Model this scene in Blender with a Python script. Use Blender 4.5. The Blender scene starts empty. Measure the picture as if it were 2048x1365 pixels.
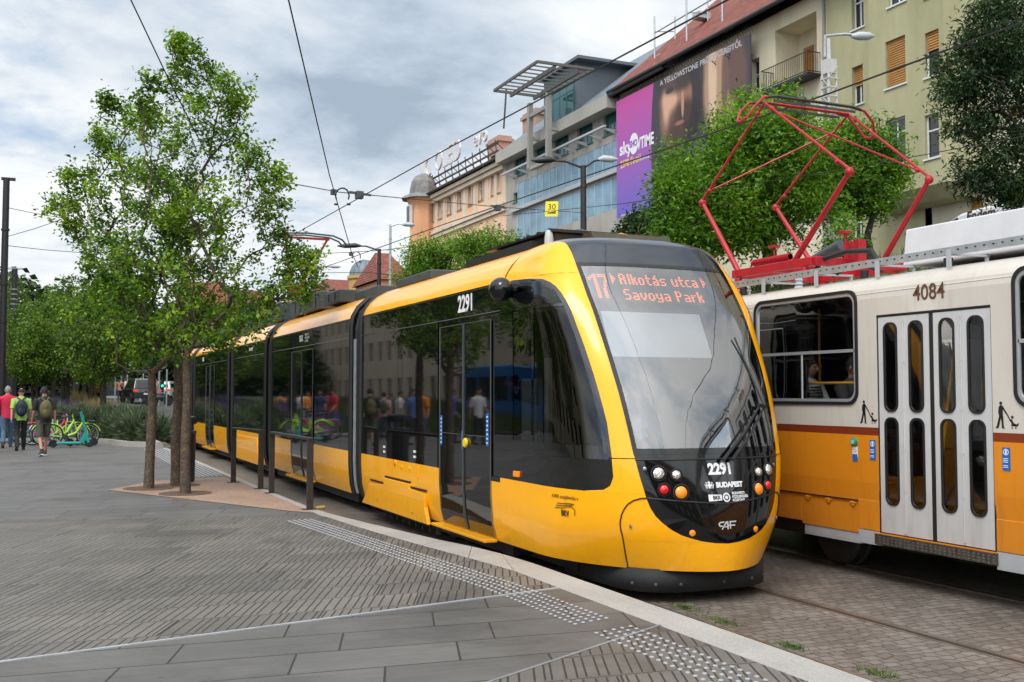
import bpy, bmesh, math, random
import numpy as np
from mathutils import Vector, Matrix
random.seed(7)
C = bpy.context.scene.collection
sc = bpy.context.scene
R = math.radians
# ---------------------------------------------------------------- camera
CAM_H = 1.65
YAW, PITCH, FPX = R(23.98), R(2.85), 2100.0
cd = bpy.data.cameras.new('camera'); cam = bpy.data.objects.new('camera', cd); C.objects.link(cam)
cam.location = (0, 0, CAM_H); cam.rotation_euler = (R(90) + PITCH, 0, -YAW)
cd.sensor_width = 36; cd.lens = FPX / 2048 * 36; cd.clip_start = .1; cd.clip_end = 3000
cd.dof.use_dof = True; cd.dof.focus_distance = 10.5; cd.dof.aperture_fstop = 9.0
sc.camera = cam
# ---------------------------------------------------------------- sky, sun, exposure
sc.view_settings.view_transform = 'Standard'; sc.view_settings.look = 'None'
sc.view_settings.exposure = 0.33; sc.view_settings.gamma = 1
SUN_EL, SUN_AZ = R(54), R(236)      # azimuth clockwise from +Y
w = bpy.data.worlds.new('World'); sc.world = w; w.use_nodes = True
nt = w.node_tree; nt.nodes.clear()
def N(t, **k):
    n = nt.nodes.new(t)
    for a, b in k.items(): setattr(n, a, b)
    return n
sky = N('ShaderNodeTexSky', sky_type='NISHITA'); sky.sun_disc = False
sky.sun_elevation = SUN_EL; sky.sun_rotation = SUN_AZ; sky.air_density = 1.0; sky.dust_density = 1.5
mul = N('ShaderNodeVectorMath', operation='SCALE'); mul.inputs['Scale'].default_value = .11
tc = N('ShaderNodeTexCoord'); sep = N('ShaderNodeSeparateXYZ')
nt.links.new(tc.outputs['Generated'], sep.inputs[0])
def mth(op, a, b=None):
    m = N('ShaderNodeMath', operation=op)
    for i, v in enumerate((a, b)):
        if v is None: continue
        if isinstance(v, (int, float)): m.inputs[i].default_value = v
        else: nt.links.new(v, m.inputs[i])
    return m.outputs[0]
zz = mth('ADD', mth('MAXIMUM', sep.outputs[2], 0.0), .22)
cx = mth('DIVIDE', sep.outputs[0], zz); cy = mth('DIVIDE', sep.outputs[1], zz)
comb = N('ShaderNodeCombineXYZ'); nt.links.new(cx, comb.inputs[0]); nt.links.new(cy, comb.inputs[1])
def noise(scale, det, rough, off, dist=0):
    mp = N('ShaderNodeMapping'); mp.inputs['Location'].default_value = off
    nt.links.new(comb.outputs[0], mp.inputs[0])
    n = N('ShaderNodeTexNoise'); n.inputs['Scale'].default_value = scale; n.inputs['Detail'].default_value = det
    n.inputs['Roughness'].default_value = rough; n.inputs['Distortion'].default_value = dist
    nt.links.new(mp.outputs[0], n.inputs['Vector']); return n.outputs[0]
n1 = noise(.5, 9, .5, (3.1, 1.2, 0), .1); n2 = noise(1.6, 10, .6, (7.3, 4.4, 2), .2); n3 = noise(.9, 9, .56, (2.9, 8.4, 5), .1)
cov = N('ShaderNodeMapRange'); cov.inputs['From Min'].default_value = .37; cov.inputs['From Max'].default_value = .47
nt.links.new(mth('ADD', mth('MULTIPLY', n1, .6), mth('MULTIPLY', n2, .4)), cov.inputs['Value'])
ramp = N('ShaderNodeValToRGB'); cr = ramp.color_ramp
cr.elements[0].position = .36; cr.elements[0].color = (.30, .37, .46, 1)
cr.elements[1].position = .57; cr.elements[1].color = (.86, .865, .87, 1)
e = cr.elements.new(.42); e.color = (.45, .52, .60, 1)
e = cr.elements.new(.485); e.color = (.64, .68, .72, 1)
nt.links.new(mth('ADD', mth('MULTIPLY', n2, .5), mth('MULTIPLY', n3, .5)), ramp.inputs[0])
mx = N('ShaderNodeMix', data_type='RGBA')
nt.links.new(sky.outputs[0], mul.inputs[0])
bl = N('ShaderNodeMix', data_type='RGBA'); bl.inputs['Factor'].default_value = .5; bl.inputs[7].default_value = (.25, .44, .72, 1)
nt.links.new(mul.outputs[0], bl.inputs[6])
nt.links.new(cov.outputs[0], mx.inputs['Factor']); nt.links.new(bl.outputs[2], mx.inputs[6]); nt.links.new(ramp.outputs[0], mx.inputs[7])
# broad glow added to the sky behind the camera to light the tram fronts
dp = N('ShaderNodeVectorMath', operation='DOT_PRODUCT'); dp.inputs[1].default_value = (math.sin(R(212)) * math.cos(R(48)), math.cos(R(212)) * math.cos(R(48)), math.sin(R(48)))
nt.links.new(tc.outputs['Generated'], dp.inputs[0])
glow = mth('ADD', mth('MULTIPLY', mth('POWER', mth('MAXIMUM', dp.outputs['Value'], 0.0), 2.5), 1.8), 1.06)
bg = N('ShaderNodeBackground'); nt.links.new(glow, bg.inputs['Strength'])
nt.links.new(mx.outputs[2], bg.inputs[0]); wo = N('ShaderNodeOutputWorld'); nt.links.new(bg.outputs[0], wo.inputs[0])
sd = bpy.data.lights.new('sun', 'SUN'); sun = bpy.data.objects.new('sun', sd); C.objects.link(sun)
sd.energy = 1.5; sd.angle = R(22); sd.color = (1, .95, .88)
sdir = Vector((math.sin(SUN_AZ) * math.cos(SUN_EL), math.cos(SUN_AZ) * math.cos(SUN_EL), math.sin(SUN_EL)))
sun.rotation_euler = (-sdir).to_track_quat('-Z', 'Y').to_euler(); sun.location = sdir * 50

# ---------------------------------------------------------------- survey helper: where a sight line meets a real plane
def ray(px, py):
    X = (px - 1024) / FPX; U = -(py - 682.5) / FPX
    Y = math.cos(PITCH) - U * math.sin(PITCH); z = math.sin(PITCH) + U * math.cos(PITCH)
    return (X * math.cos(YAW) + Y * math.sin(YAW), -X * math.sin(YAW) + Y * math.cos(YAW), z)
def onx(px, py, x):
    r = ray(px, py); s = x / r[0]; return (r[1] * s, r[2] * s + CAM_H)
def at(px, py, Z):
    X = (px - 1024) / FPX * Z
    return Vector((X * math.cos(YAW) + Z * math.sin(YAW), -X * math.sin(YAW) + Z * math.cos(YAW), CAM_H + (787 - py) * Z / FPX))

# ---------------------------------------------------------------- materials
MATS = {}
def mat(name, col=(.5, .5, .5), rough=.6, metal=0, var=0, vscale=4, bump=0, bscale=30, col2=None, spec=.5, coat=0, emit=None, ior=None, trans=0):
    if name in MATS: return MATS[name]
    m = bpy.data.materials.new(name); m.use_nodes = True; t = m.node_tree; b = t.nodes['Principled BSDF']
    b.inputs['Base Color'].default_value = (*col, 1); b.inputs['Roughness'].default_value = rough
    b.inputs['Metallic'].default_value = metal; b.inputs['Specular IOR Level'].default_value = spec
    b.inputs['Coat Weight'].default_value = coat; b.inputs['Coat Roughness'].default_value = .04
    if ior: b.inputs['IOR'].default_value = ior
    if emit: b.inputs['Emission Color'].default_value = (*col, 1); b.inputs['Emission Strength'].default_value = emit
    if var or bump:
        g = t.nodes.new('ShaderNodeNewGeometry')
    if var:
        n = t.nodes.new('ShaderNodeTexNoise'); n.inputs['Scale'].default_value = vscale; n.inputs['Detail'].default_value = 7
        n.inputs['Roughness'].default_value = .65
        t.links.new(g.outputs['Position'], n.inputs['Vector'])
        r = t.nodes.new('ShaderNodeValToRGB'); r.color_ramp.elements[0].position = .32; r.color_ramp.elements[1].position = .68
        c2 = col2 or tuple(min(1, c * (1 + var)) for c in col); c1 = tuple(c * (1 - var) for c in col) if not col2 else col
        r.color_ramp.elements[0].color = (*c1, 1); r.color_ramp.elements[1].color = (*c2, 1)
        t.links.new(n.outputs[0], r.inputs[0]); t.links.new(r.outputs[0], b.inputs['Base Color'])
    if bump:
        n = t.nodes.new('ShaderNodeTexNoise'); n.inputs['Scale'].default_value = bscale; n.inputs['Detail'].default_value = 4
        t.links.new(g.outputs['Position'], n.inputs['Vector'])
        bp = t.nodes.new('ShaderNodeBump'); bp.inputs['Strength'].default_value = bump; bp.inputs['Distance'].default_value = .02
        t.links.new(n.outputs[0], bp.inputs['Height']); t.links.new(bp.outputs[0], b.inputs['Normal'])
    MATS[name] = m; return m
def grime(m, dirt, z0, z1, amt, streak=0):
    """road dirt that thins out upwards, broken up by noise"""
    t = m.node_tree; b = t.nodes['Principled BSDF']; g = t.nodes.new('ShaderNodeNewGeometry'); sp = t.nodes.new('ShaderNodeSeparateXYZ'); t.links.new(g.outputs['Position'], sp.inputs[0])
    mr = t.nodes.new('ShaderNodeMapRange'); mr.inputs['From Min'].default_value = z1; mr.inputs['From Max'].default_value = z0; t.links.new(sp.outputs[2], mr.inputs['Value'])
    mp = t.nodes.new('ShaderNodeMapping'); mp.inputs['Scale'].default_value = (9, 9, 1.2 if streak else 9); t.links.new(g.outputs['Position'], mp.inputs[0])
    n = t.nodes.new('ShaderNodeTexNoise'); n.inputs['Scale'].default_value = .8; n.inputs['Detail'].default_value = 8; n.inputs['Roughness'].default_value = .7; t.links.new(mp.outputs[0], n.inputs['Vector'])
    a = t.nodes.new('ShaderNodeMath'); a.operation = 'MULTIPLY'; t.links.new(mr.outputs[0], a.inputs[0]); t.links.new(n.outputs[0], a.inputs[1])
    a2 = t.nodes.new('ShaderNodeMath'); a2.operation = 'MULTIPLY_ADD'; a2.inputs[1].default_value = amt; a2.use_clamp = True; t.links.new(a.outputs[0], a2.inputs[0])
    s = t.nodes.new('ShaderNodeMath'); s.operation = 'MULTIPLY_ADD'; s.inputs[1].default_value = streak * 2; s.inputs[2].default_value = -streak * 1.05; s.use_clamp = True; t.links.new(n.outputs[0], s.inputs[0]); t.links.new(s.outputs[0], a2.inputs[2])
    mx = t.nodes.new('ShaderNodeMix'); mx.data_type = 'RGBA'; mx.inputs[7].default_value = (*dirt, 1); t.links.new(a2.outputs[0], mx.inputs['Factor'])
    src = b.inputs['Base Color'].links[0].from_socket if b.inputs['Base Color'].links else None
    if src: t.links.new(src, mx.inputs[6])
    else: mx.inputs[6].default_value = b.inputs['Base Color'].default_value
    t.links.new(mx.outputs[2], b.inputs['Base Color'])
    ro = t.nodes.new('ShaderNodeMath'); ro.operation = 'MULTIPLY_ADD'; ro.inputs[1].default_value = .5; ro.inputs[2].default_value = b.inputs['Roughness'].default_value; t.links.new(a2.outputs[0], ro.inputs[0]); t.links.new(ro.outputs[0], b.inputs['Roughness'])
def glassmat(name, tint, refl, ior=1.5, rough=0.0):
    m = bpy.data.materials.new(name); m.use_nodes = True; t = m.node_tree; t.nodes.clear()
    o = t.nodes.new('ShaderNodeOutputMaterial'); tr = t.nodes.new('ShaderNodeBsdfTransparent'); gl = t.nodes.new('ShaderNodeBsdfGlossy')
    tr.inputs[0].default_value = (*tint, 1); gl.inputs['Roughness'].default_value = rough
    gl.inputs[0].default_value = (1, 1, 1, 1)
    fr = t.nodes.new('ShaderNodeFresnel'); fr.inputs[0].default_value = ior
    a = t.nodes.new('ShaderNodeMath'); a.operation = 'MULTIPLY_ADD'; a.use_clamp = True; a.inputs[1].default_value = 1.0; a.inputs[2].default_value = refl
    mx = t.nodes.new('ShaderNodeMixShader')
    t.links.new(fr.outputs[0], a.inputs[0]); t.links.new(a.outputs[0], mx.inputs[0]); t.links.new(tr.outputs[0], mx.inputs[1]); t.links.new(gl.outputs[0], mx.inputs[2])
    t.links.new(mx.outputs[0], o.inputs[0])
    g = t.nodes.new('ShaderNodeNewGeometry'); n = t.nodes.new('ShaderNodeTexNoise'); n.inputs['Scale'].default_value = 1.3
    bp = t.nodes.new('ShaderNodeBump'); bp.inputs['Strength'].default_value = .12; bp.inputs['Distance'].default_value = .05
    t.links.new(g.outputs['Position'], n.inputs['Vector']); t.links.new(n.outputs[0], bp.inputs['Height']); t.links.new(bp.outputs[0], gl.inputs['Normal'])
    MATS[name] = m; return m
def foliage(name, dark, light, yellow, scale=1.2, trans=.35):
    m = bpy.data.materials.new(name); m.use_nodes = True; t = m.node_tree; b = t.nodes['Principled BSDF']
    g = t.nodes.new('ShaderNodeNewGeometry')
    n = t.nodes.new('ShaderNodeTexNoise'); n.inputs['Scale'].default_value = scale; n.inputs['Detail'].default_value = 3
    t.links.new(g.outputs['Position'], n.inputs['Vector'])
    a = t.nodes.new('ShaderNodeMath'); a.operation = 'MULTIPLY_ADD'; a.inputs[1].default_value = .42; 
    t.links.new(g.outputs['Random Per Island'], a.inputs[0]); 
    s = t.nodes.new('ShaderNodeMath'); s.operation = 'SUBTRACT'; s.inputs[1].default_value = .2
    t.links.new(n.outputs[0], s.inputs[0]); t.links.new(s.outputs[0], a.inputs[2])
    r = t.nodes.new('ShaderNodeValToRGB'); e = r.color_ramp.elements
    e[0].position = .2; e[0].color = (*dark, 1); e[1].position = .72; e[1].color = (*yellow, 1)
    k = e.new(.48); k.color = (*light, 1)
    t.links.new(a.outputs[0], r.inputs[0]); t.links.new(r.outputs[0], b.inputs['Base Color'])
    b.inputs['Roughness'].default_value = .5; b.inputs['Specular IOR Level'].default_value = .35
    tl = t.nodes.new('ShaderNodeBsdfTranslucent'); t.links.new(r.outputs[0], tl.inputs[0])
    mx = t.nodes.new('ShaderNodeMixShader'); mx.inputs[0].default_value = trans
    o = t.nodes['Material Output']; t.links.new(b.outputs[0], mx.inputs[1]); t.links.new(tl.outputs[0], mx.inputs[2]); t.links.new(mx.outputs[0], o.inputs[0])
    MATS[name] = m; return m

# ---------------------------------------------------------------- mesh builder
class MB:
    def __init__(s): s.v = []; s.f = []; s.mi = []; s.m = 0
    def add(s, vs, fs):
        o = len(s.v); s.v += [tuple(v) for v in vs]; s.f += [tuple(o + i for i in f) for f in fs]; s.mi += [s.m] * len(fs); return s
    def box(s, x0, x1, y0, y1, z0, z1):
        return s.add([(x, y, z) for z in (z0, z1) for y in (y0, y1) for x in (x0, x1)],
                     [(0, 2, 3, 1), (4, 5, 7, 6), (0, 1, 5, 4), (2, 6, 7, 3), (0, 4, 6, 2), (1, 3, 7, 5)])
    def bar(s, a, b, wd, ht=None, up=(0, 0, 1)):
        a = Vector(a); b = Vector(b); ht = ht or wd; d = (b - a).normalized(); up = Vector(up)
        if abs(d.dot(up)) > .98: up = Vector((1, 0, 0))
        r = d.cross(up).normalized() * wd / 2; u = r.cross(d).normalized() * ht / 2
        return s.add([p + i * r + j * u for p in (a, b) for i, j in ((-1, -1), (1, -1), (1, 1), (-1, 1))],
                     [(0, 1, 2, 3), (7, 6, 5, 4), (0, 4, 5, 1), (1, 5, 6, 2), (2, 6, 7, 3), (3, 7, 4, 0)])
    def tube(s, pts, r, n=8, cap=True):
        pts = [Vector(p) for p in pts]; rs = r if isinstance(r, (list, tuple)) else [r] * len(pts)
        vs = []; fs = []; ref = None
        for i, p in enumerate(pts):
            d = (pts[min(i + 1, len(pts) - 1)] - pts[max(i - 1, 0)]).normalized()
            if ref is None: ref = Vector((0, 0, 1)) if abs(d.z) < .9 else Vector((1, 0, 0))
            a = d.cross(ref)
            if a.length < 1e-4: a = d.cross(Vector((0, 1, 0)))
            a.normalize(); b = d.cross(a).normalized(); ref = b if abs(d.dot(b)) < .9 else ref
            ref = a.cross(d)
            for k in range(n):
                t = 2 * math.pi * k / n; vs.append(p + (a * math.cos(t) + b * math.sin(t)) * rs[i])
        for i in range(len(pts) - 1):
            for k in range(n): fs.append((i * n + k, i * n + (k + 1) % n, (i + 1) * n + (k + 1) % n, (i + 1) * n + k))
        if cap: fs.append(tuple(range(n - 1, -1, -1))); fs.append(tuple((len(pts) - 1) * n + k for k in range(n)))
        return s.add(vs, fs)
    def lathe(s, prof, n=16, c=(0, 0, 0), axis='z'):
        vs = []; fs = []
        for r, h in prof:
            for k in range(n):
                t = 2 * math.pi * k / n; a, b = r * math.cos(t), r * math.sin(t)
                p = (a, b, h) if axis == 'z' else ((h, a, b) if axis == 'x' else (a, h, b))
                vs.append((p[0] + c[0], p[1] + c[1], p[2] + c[2]))
        for i in range(len(prof) - 1):
            for k in range(n): fs.append((i * n + k, i * n + (k + 1) % n, (i + 1) * n + (k + 1) % n, (i + 1) * n + k))
        fs.append(tuple(range(n - 1, -1, -1))); fs.append(tuple((len(prof) - 1) * n + k for k in range(n)))
        return s.add(vs, fs)
    def prism(s, poly, h0, h1, plane='z'):
        n = len(poly)
        def P(a, b, h): return {'z': (a, b, h), 'x': (h, a, b), 'y': (a, h, b)}[plane]
        return s.add([P(a, b, h) for h in (h0, h1) for a, b in poly],
                     [tuple(range(n - 1, -1, -1)), tuple(range(n, 2 * n))] + [(i, (i + 1) % n, n + (i + 1) % n, n + i) for i in range(n)])
    def poly(s, pts): return s.add(pts, [tuple(range(len(pts)))])
    def grid(s, G, mask=None):
        r, c = len(G), len(G[0]); vs = [p for row in G for p in row]
        fs = [(i * c + j, i * c + j + 1, (i + 1) * c + j + 1, (i + 1) * c + j) for i in range(r - 1) for j in range(c - 1) if mask is None or mask(i, j)]
        return s.add(vs, fs)
    def ell(s, c, r, n=12, m=8):
        G = [[(c[0] + r[0] * math.sin(math.pi * i / m) * math.cos(2 * math.pi * j / n), c[1] + r[1] * math.sin(math.pi * i / m) * math.sin(2 * math.pi * j / n), c[2] + r[2] * math.cos(math.pi * i / m)) for j in range(n + 1)] for i in range(m + 1)]
        return s.grid(G)
    def build(s, name, mats, parent=None, smooth=False, weld=False, bevel=0, fix=True):
        me = bpy.data.meshes.new(name)
        off = Vector((0, 0, 0)) if parent is None else abs_loc(parent)
        me.from_pydata([(v[0] - off.x, v[1] - off.y, v[2] - off.z) for v in s.v], [], s.f)
        for m in (mats if isinstance(mats, (list, tuple)) else [mats]): me.materials.append(m)
        me.polygons.foreach_set('material_index', s.mi)
        if weld or fix:
            bm = bmesh.new(); bm.from_mesh(me)
            if weld: bmesh.ops.remove_doubles(bm, verts=bm.verts, dist=.0004)
            if fix: bmesh.ops.recalc_face_normals(bm, faces=bm.faces)
            bm.to_mesh(me); bm.free()
        if smooth:
            me.polygons.foreach_set('use_smooth', [True] * len(me.polygons))
            me.set_sharp_from_angle(angle=R(40 if smooth is True else smooth))
        o = bpy.data.objects.new(name, me); C.objects.link(o)
        if parent is not None: o.parent = parent
        if bevel:
            b = o.modifiers.new('bevel', 'BEVEL'); b.width = bevel; b.segments = 2; b.limit_method = 'ANGLE'
        return o
def pieces(b, name, mats, parent=None, **k):
    """build every loose piece of a builder as an object of its own (left-most first)"""
    key = {}; ids = [key.setdefault(tuple(round(c, 3) for c in v), len(key)) for v in b.v]; p = list(range(len(key)))
    def find(i):
        while p[i] != i: p[i] = p[p[i]]; i = p[i]
        return i
    for f in b.f:
        for j in f[1:]: p[find(ids[f[0]])] = find(ids[j])
    groups = {}
    for fi, f in enumerate(b.f): groups.setdefault(find(ids[f[0]]), []).append(fi)
    out = []
    for g in groups.values():
        q = MB(); mp = {}
        for fi in g:
            q.f.append(tuple(mp.setdefault(i, len(mp)) for i in b.f[fi])); q.mi.append(b.mi[fi])
        q.v = [b.v[i] for i in mp]; out.append((sum(v[0] for v in q.v) / len(q.v), q))
    return [q.build(name, mats, parent, **k) for _, q in sorted(out, key=lambda t: t[0])]
def abs_loc(o):
    v = Vector(o.location)
    while o.parent: o = o.parent; v += o.location
    return v
def tag(o, label=None, cat=None, group=None, kind=None):
    if label: o['label'] = label
    if cat: o['category'] = cat
    if group: o['group'] = group
    if kind: o['kind'] = kind
    return o
def thing(name, label, cat, loc=(0, 0, 0), group=None):
    o = bpy.data.objects.new(name, None); C.objects.link(o); o.location = loc; o.empty_display_size = .3
    return tag(o, label, cat, group)
def dup(root, loc, rz=0, label=None, group=None, scale=1):
    def cp(o, par):
        c = o.copy(); C.objects.link(c); c.parent = par
        for ch in o.children: cp(ch, c)
        return c
    r = cp(root, None); r.location = loc; r.rotation_euler = (0, 0, rz); r.scale = (scale,) * 3
    if label: r['label'] = label
    if group: r['group'] = group
    return r
def text_mesh(s, size, extrude=.002, bold=0, shear=0, align='CENTER', sx=1):
    cu = bpy.data.curves.new('lettering', 'FONT'); cu.body = s; cu.size = size; cu.extrude = extrude; cu.offset = bold
    cu.align_x = align; cu.align_y = 'CENTER'; cu.resolution_u = 3; cu.shear = shear
    o = bpy.data.objects.new('lettering', cu); C.objects.link(o); bpy.context.view_layer.update()
    me = bpy.data.meshes.new_from_object(o.evaluated_get(bpy.context.evaluated_depsgraph_get()))
    vs = [(v.co.x * sx, v.co.y, v.co.z) for v in me.vertices]; fs = [tuple(p.vertices) for p in me.polygons]
    bpy.data.objects.remove(o); bpy.data.curves.remove(cu); bpy.data.meshes.remove(me)
    return vs, fs
def lettering(name, s, size, fn, m, parent=None, **k):
    vs, fs = text_mesh(s, size, **k); b = MB(); b.add([fn(*v) for v in vs], fs); return b.build(name, m, parent, fix=False)

# common materials
M = dict(
 yellow=mat('yellow paint', (.99, .43, .001), .25, coat=.45, var=.03, vscale=.8, spec=.3),
 black=mat('gloss black panel', (.003, .0035, .004), .03, ior=1.8, spec=.5, bump=.03, bscale=1.1),
 blackf=mat('front gloss black', (.003, .0035, .004), .06, ior=1.45, coat=.2),
 visor=mat('dark blue black visor', (.004, .010, .022), .07, ior=1.6, coat=.3),
 rubber=mat('black rubber', (.008, .008, .009), .55, bump=.1, bscale=20),
 trim=mat('thin steel trim', (.35, .35, .36), .3, metal=.9),
 dgrey=mat('dark grey equipment', (.05, .06, .065), .5, var=.2, vscale=3),
 steel=mat('galvanised steel', (.42, .46, .48), .42, metal=.6, var=.15, vscale=9, bump=.1, bscale=60),
 red=mat('red enamel', (.36, .004, .012), .45, coat=.05, var=.22, vscale=9),
 orange=mat('orange enamel', (.66, .225, .01), .36, coat=.3, var=.05, vscale=1.4),
 cream=mat('cream white enamel', (.56, .525, .465), .33, coat=.3, var=.045, vscale=1.1),
 brown=mat('red brown stripe', (.19, .03, .008), .4),
 doorw=mat('white door enamel', (.50, .50, .50), .4, var=.04, vscale=3),
 ltgrey=mat('light grey plastic', (.40, .42, .44), .45), white=mat('white lettering', (.8, .8, .8), .5),
 darkglass=mat('dark tinted glass', (.004, .005, .006), .03, ior=1.55),
 blackmetal=mat('black painted metal', (.014, .014, .016), .45, var=.3, vscale=8),
 bronze=mat('dark bronze metal', (.045, .038, .034), .45, metal=.3, var=.2, vscale=12),
 skin=mat('skin', (.42, .22, .15), .55), skin2=mat('darker skin', (.22, .11, .07), .55),
 hair=mat('dark hair', (.012, .009, .007), .7, bump=.5, bscale=90), greyhair=mat('grey hair', (.25, .25, .25), .7, bump=.5, bscale=90),
 amber=mat('amber lens', (.95, .28, .01), .25, coat=.5), redl=mat('red lens', (.6, .005, .01), .2, coat=.6),
 lens=mat('headlight reflector', (.75, .72, .66), .12, metal=.85, bump=.8, bscale=70),
 blue=mat('blue sticker', (.01, .12, .42), .4), green=mat('green button', (.01, .22, .12), .35), qw=mat('white sticker', (.72, .74, .76), .4),
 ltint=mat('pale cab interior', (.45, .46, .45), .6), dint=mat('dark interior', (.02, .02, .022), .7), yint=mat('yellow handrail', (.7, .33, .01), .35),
 bark=mat('bark', (.045, .036, .028), .9, var=.5, vscale=14, bump=.9, bscale=35),
)
grime(M['yellow'], (.12, .07, .03), -.05, .55, .55); grime(M['orange'], (.10, .05, .02), .0, 1.0, .6, .35); grime(M['cream'], (.22, .18, .13), .0, 4.5, .12, .5); grime(M['doorw'], (.16, .13, .10), .1, 1.2, .6, .35); grime(M['ltgrey'], (.10, .08, .06), .0, .6, .7)
glassmat('windscreen glass', (.74, .78, .80), .16, 1.6)
glassmat('side glass', (.34, .36, .37), .015, 1.5)
# ================================================================ GROUND
def nodes_mat(name):
    m = bpy.data.materials.new(name); m.use_nodes = True; t = m.node_tree; return m, t, t.nodes['Principled BSDF']
def nd(t, ty, **k):
    n = t.nodes.new(ty)
    for a, b in k.items(): setattr(n, a, b)
    return n
def mm(t, op, a, b=None, c=None):
    m = nd(t, 'ShaderNodeMath', operation=op)
    for i, v in enumerate((a, b, c)):
        if v is None: continue
        if isinstance(v, (int, float)): m.inputs[i].default_value = v
        else: t.links.new(v, m.inputs[i])
    return m.outputs[0]
def paving(name, ribs):
    m, t, b = nodes_mat(name)
    g = nd(t, 'ShaderNodeNewGeometry'); sp = nd(t, 'ShaderNodeSeparateXYZ'); t.links.new(g.outputs['Position'], sp.inputs[0])
    X, Y = sp.outputs[0], sp.outputs[1]
    # skewed paving axes: courses run along ca, cross joints along cb
    ca = R(-5.5); cb = R(66.6) if ribs else R(72)
    det = math.cos(ca) * math.sin(cb) - math.sin(ca) * math.cos(cb)
    U = mm(t, 'ADD', mm(t, 'MULTIPLY', X, math.sin(cb) / det), mm(t, 'MULTIPLY', Y, -math.cos(cb) / det))
    V = mm(t, 'ADD', mm(t, 'MULTIPLY', X, -math.sin(ca) / det), mm(t, 'MULTIPLY', Y, math.cos(ca) / det))
    H = .5; row = mm(t, 'FLOOR', mm(t, 'DIVIDE', V, H)); fv = mm(t, 'SUBTRACT', mm(t, 'DIVIDE', V, H), row)
    wn = nd(t, 'ShaderNodeTexWhiteNoise', noise_dimensions='1D'); t.links.new(row, wn.inputs['W'])
    L = 1.05; us = mm(t, 'ADD', mm(t, 'DIVIDE', U, L), mm(t, 'MULTIPLY', wn.outputs[0], .8))
    cell = mm(t, 'FLOOR', us); fu = mm(t, 'SUBTRACT', us, cell)
    jw = .015
    def near(f, per):   # 1 within jw of a joint
        d = mm(t, 'MINIMUM', f, mm(t, 'SUBTRACT', 1.0, f)); return mm(t, 'LESS_THAN', mm(t, 'MULTIPLY', d, per), jw * .5)
    joint = mm(t, 'MAXIMUM', near(fv, H), near(fu, L))
    cw = nd(t, 'ShaderNodeTexWhiteNoise', noise_dimensions='2D'); cv = nd(t, 'ShaderNodeCombineXYZ')
    t.links.new(cell, cv.inputs[0]); t.links.new(row, cv.inputs[1]); t.links.new(cv.outputs[0], cw.inputs['Vector'])
    n = nd(t, 'ShaderNodeTexNoise'); n.inputs['Scale'].default_value = 1.1; n.inputs['Detail'].default_value = 8; n.inputs['Roughness'].default_value = .7
    t.links.new(g.outputs['Position'], n.inputs['Vector'])
    n2 = nd(t, 'ShaderNodeTexNoise'); n2.inputs['Scale'].default_value = 55; n2.inputs['Detail'].default_value = 3; t.links.new(g.outputs['Position'], n2.inputs['Vector'])
    # fine combing along the slab
    mp = nd(t, 'ShaderNodeCombineXYZ'); t.links.new(mm(t, 'MULTIPLY', U, 1.3), mp.inputs[0]); t.links.new(mm(t, 'MULTIPLY', V, 46), mp.inputs[1]); t.links.new(mm(t, 'MULTIPLY', cw.outputs[0], 30), mp.inputs[2])
    n3 = nd(t, 'ShaderNodeTexNoise'); n3.inputs['Scale'].default_value = 1; n3.inputs['Detail'].default_value = 2; t.links.new(mp.outputs[0], n3.inputs['Vector'])
    val = mm(t, 'ADD', mm(t, 'MULTIPLY', n.outputs[0], .5), mm(t, 'ADD', mm(t, 'MULTIPLY', cw.outputs[0], .16), mm(t, 'ADD', mm(t, 'MULTIPLY', n2.outputs[0], .16), mm(t, 'MULTIPLY', n3.outputs[0], .0 if ribs else .28))))
    r = nd(t, 'ShaderNodeValToRGB'); e = r.color_ramp.elements
    e[0].position = .3; e[0].color = (.058, .056, .053, 1); e[1].position = .72; e[1].color = (.138, .132, .123, 1)
    if ribs:
        e[0].color = (.066, .060, .053, 1); e[1].color = (.18, .164, .142, 1); e[0].position = .2; e[1].position = .6
        bx = mm(t, 'ADD', mm(t, 'MULTIPLY', U, 14.5), mm(t, 'MULTIPLY', wn.outputs[0], 531))
        vo = nd(t, 'ShaderNodeTexVoronoi', voronoi_dimensions='1D', feature='DISTANCE_TO_EDGE'); vo.inputs['Scale'].default_value = 1; vo.inputs['Randomness'].default_value = .85
        t.links.new(bx, vo.inputs['W'])
        groove = mm(t, 'MULTIPLY', mm(t, 'LESS_THAN', vo.outputs['Distance'], .10), mm(t, 'MULTIPLY', mm(t, 'GREATER_THAN', fv, .05), mm(t, 'LESS_THAN', fv, .96)))
        joint = mm(t, 'MAXIMUM', joint, groove)
    t.links.new(val, r.inputs[0])
    gv = nd(t, 'ShaderNodeTexVoronoi'); gv.inputs['Scale'].default_value = 1.7; t.links.new(g.outputs['Position'], gv.inputs['Vector'])
    gum = mm(t, 'MULTIPLY', mm(t, 'LESS_THAN', gv.outputs['Distance'], .035), .35)
    sn = nd(t, 'ShaderNodeTexNoise'); sn.inputs['Scale'].default_value = .45; sn.inputs['Detail'].default_value = 9; sn.inputs['Roughness'].default_value = .75; sn.inputs['Distortion'].default_value = .6; t.links.new(g.outputs['Position'], sn.inputs['Vector'])
    st_ = nd(t, 'ShaderNodeMapRange'); st_.inputs['From Min'].default_value = .50; st_.inputs['From Max'].default_value = .68; st_.inputs['To Max'].default_value = .45; t.links.new(sn.outputs[0], st_.inputs['Value'])
    dirty = mm(t, 'MAXIMUM', gum, st_.outputs[0])
    mx = nd(t, 'ShaderNodeMix', data_type='RGBA'); mx.inputs[7].default_value = (.016, .014, .012, 1)
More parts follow.
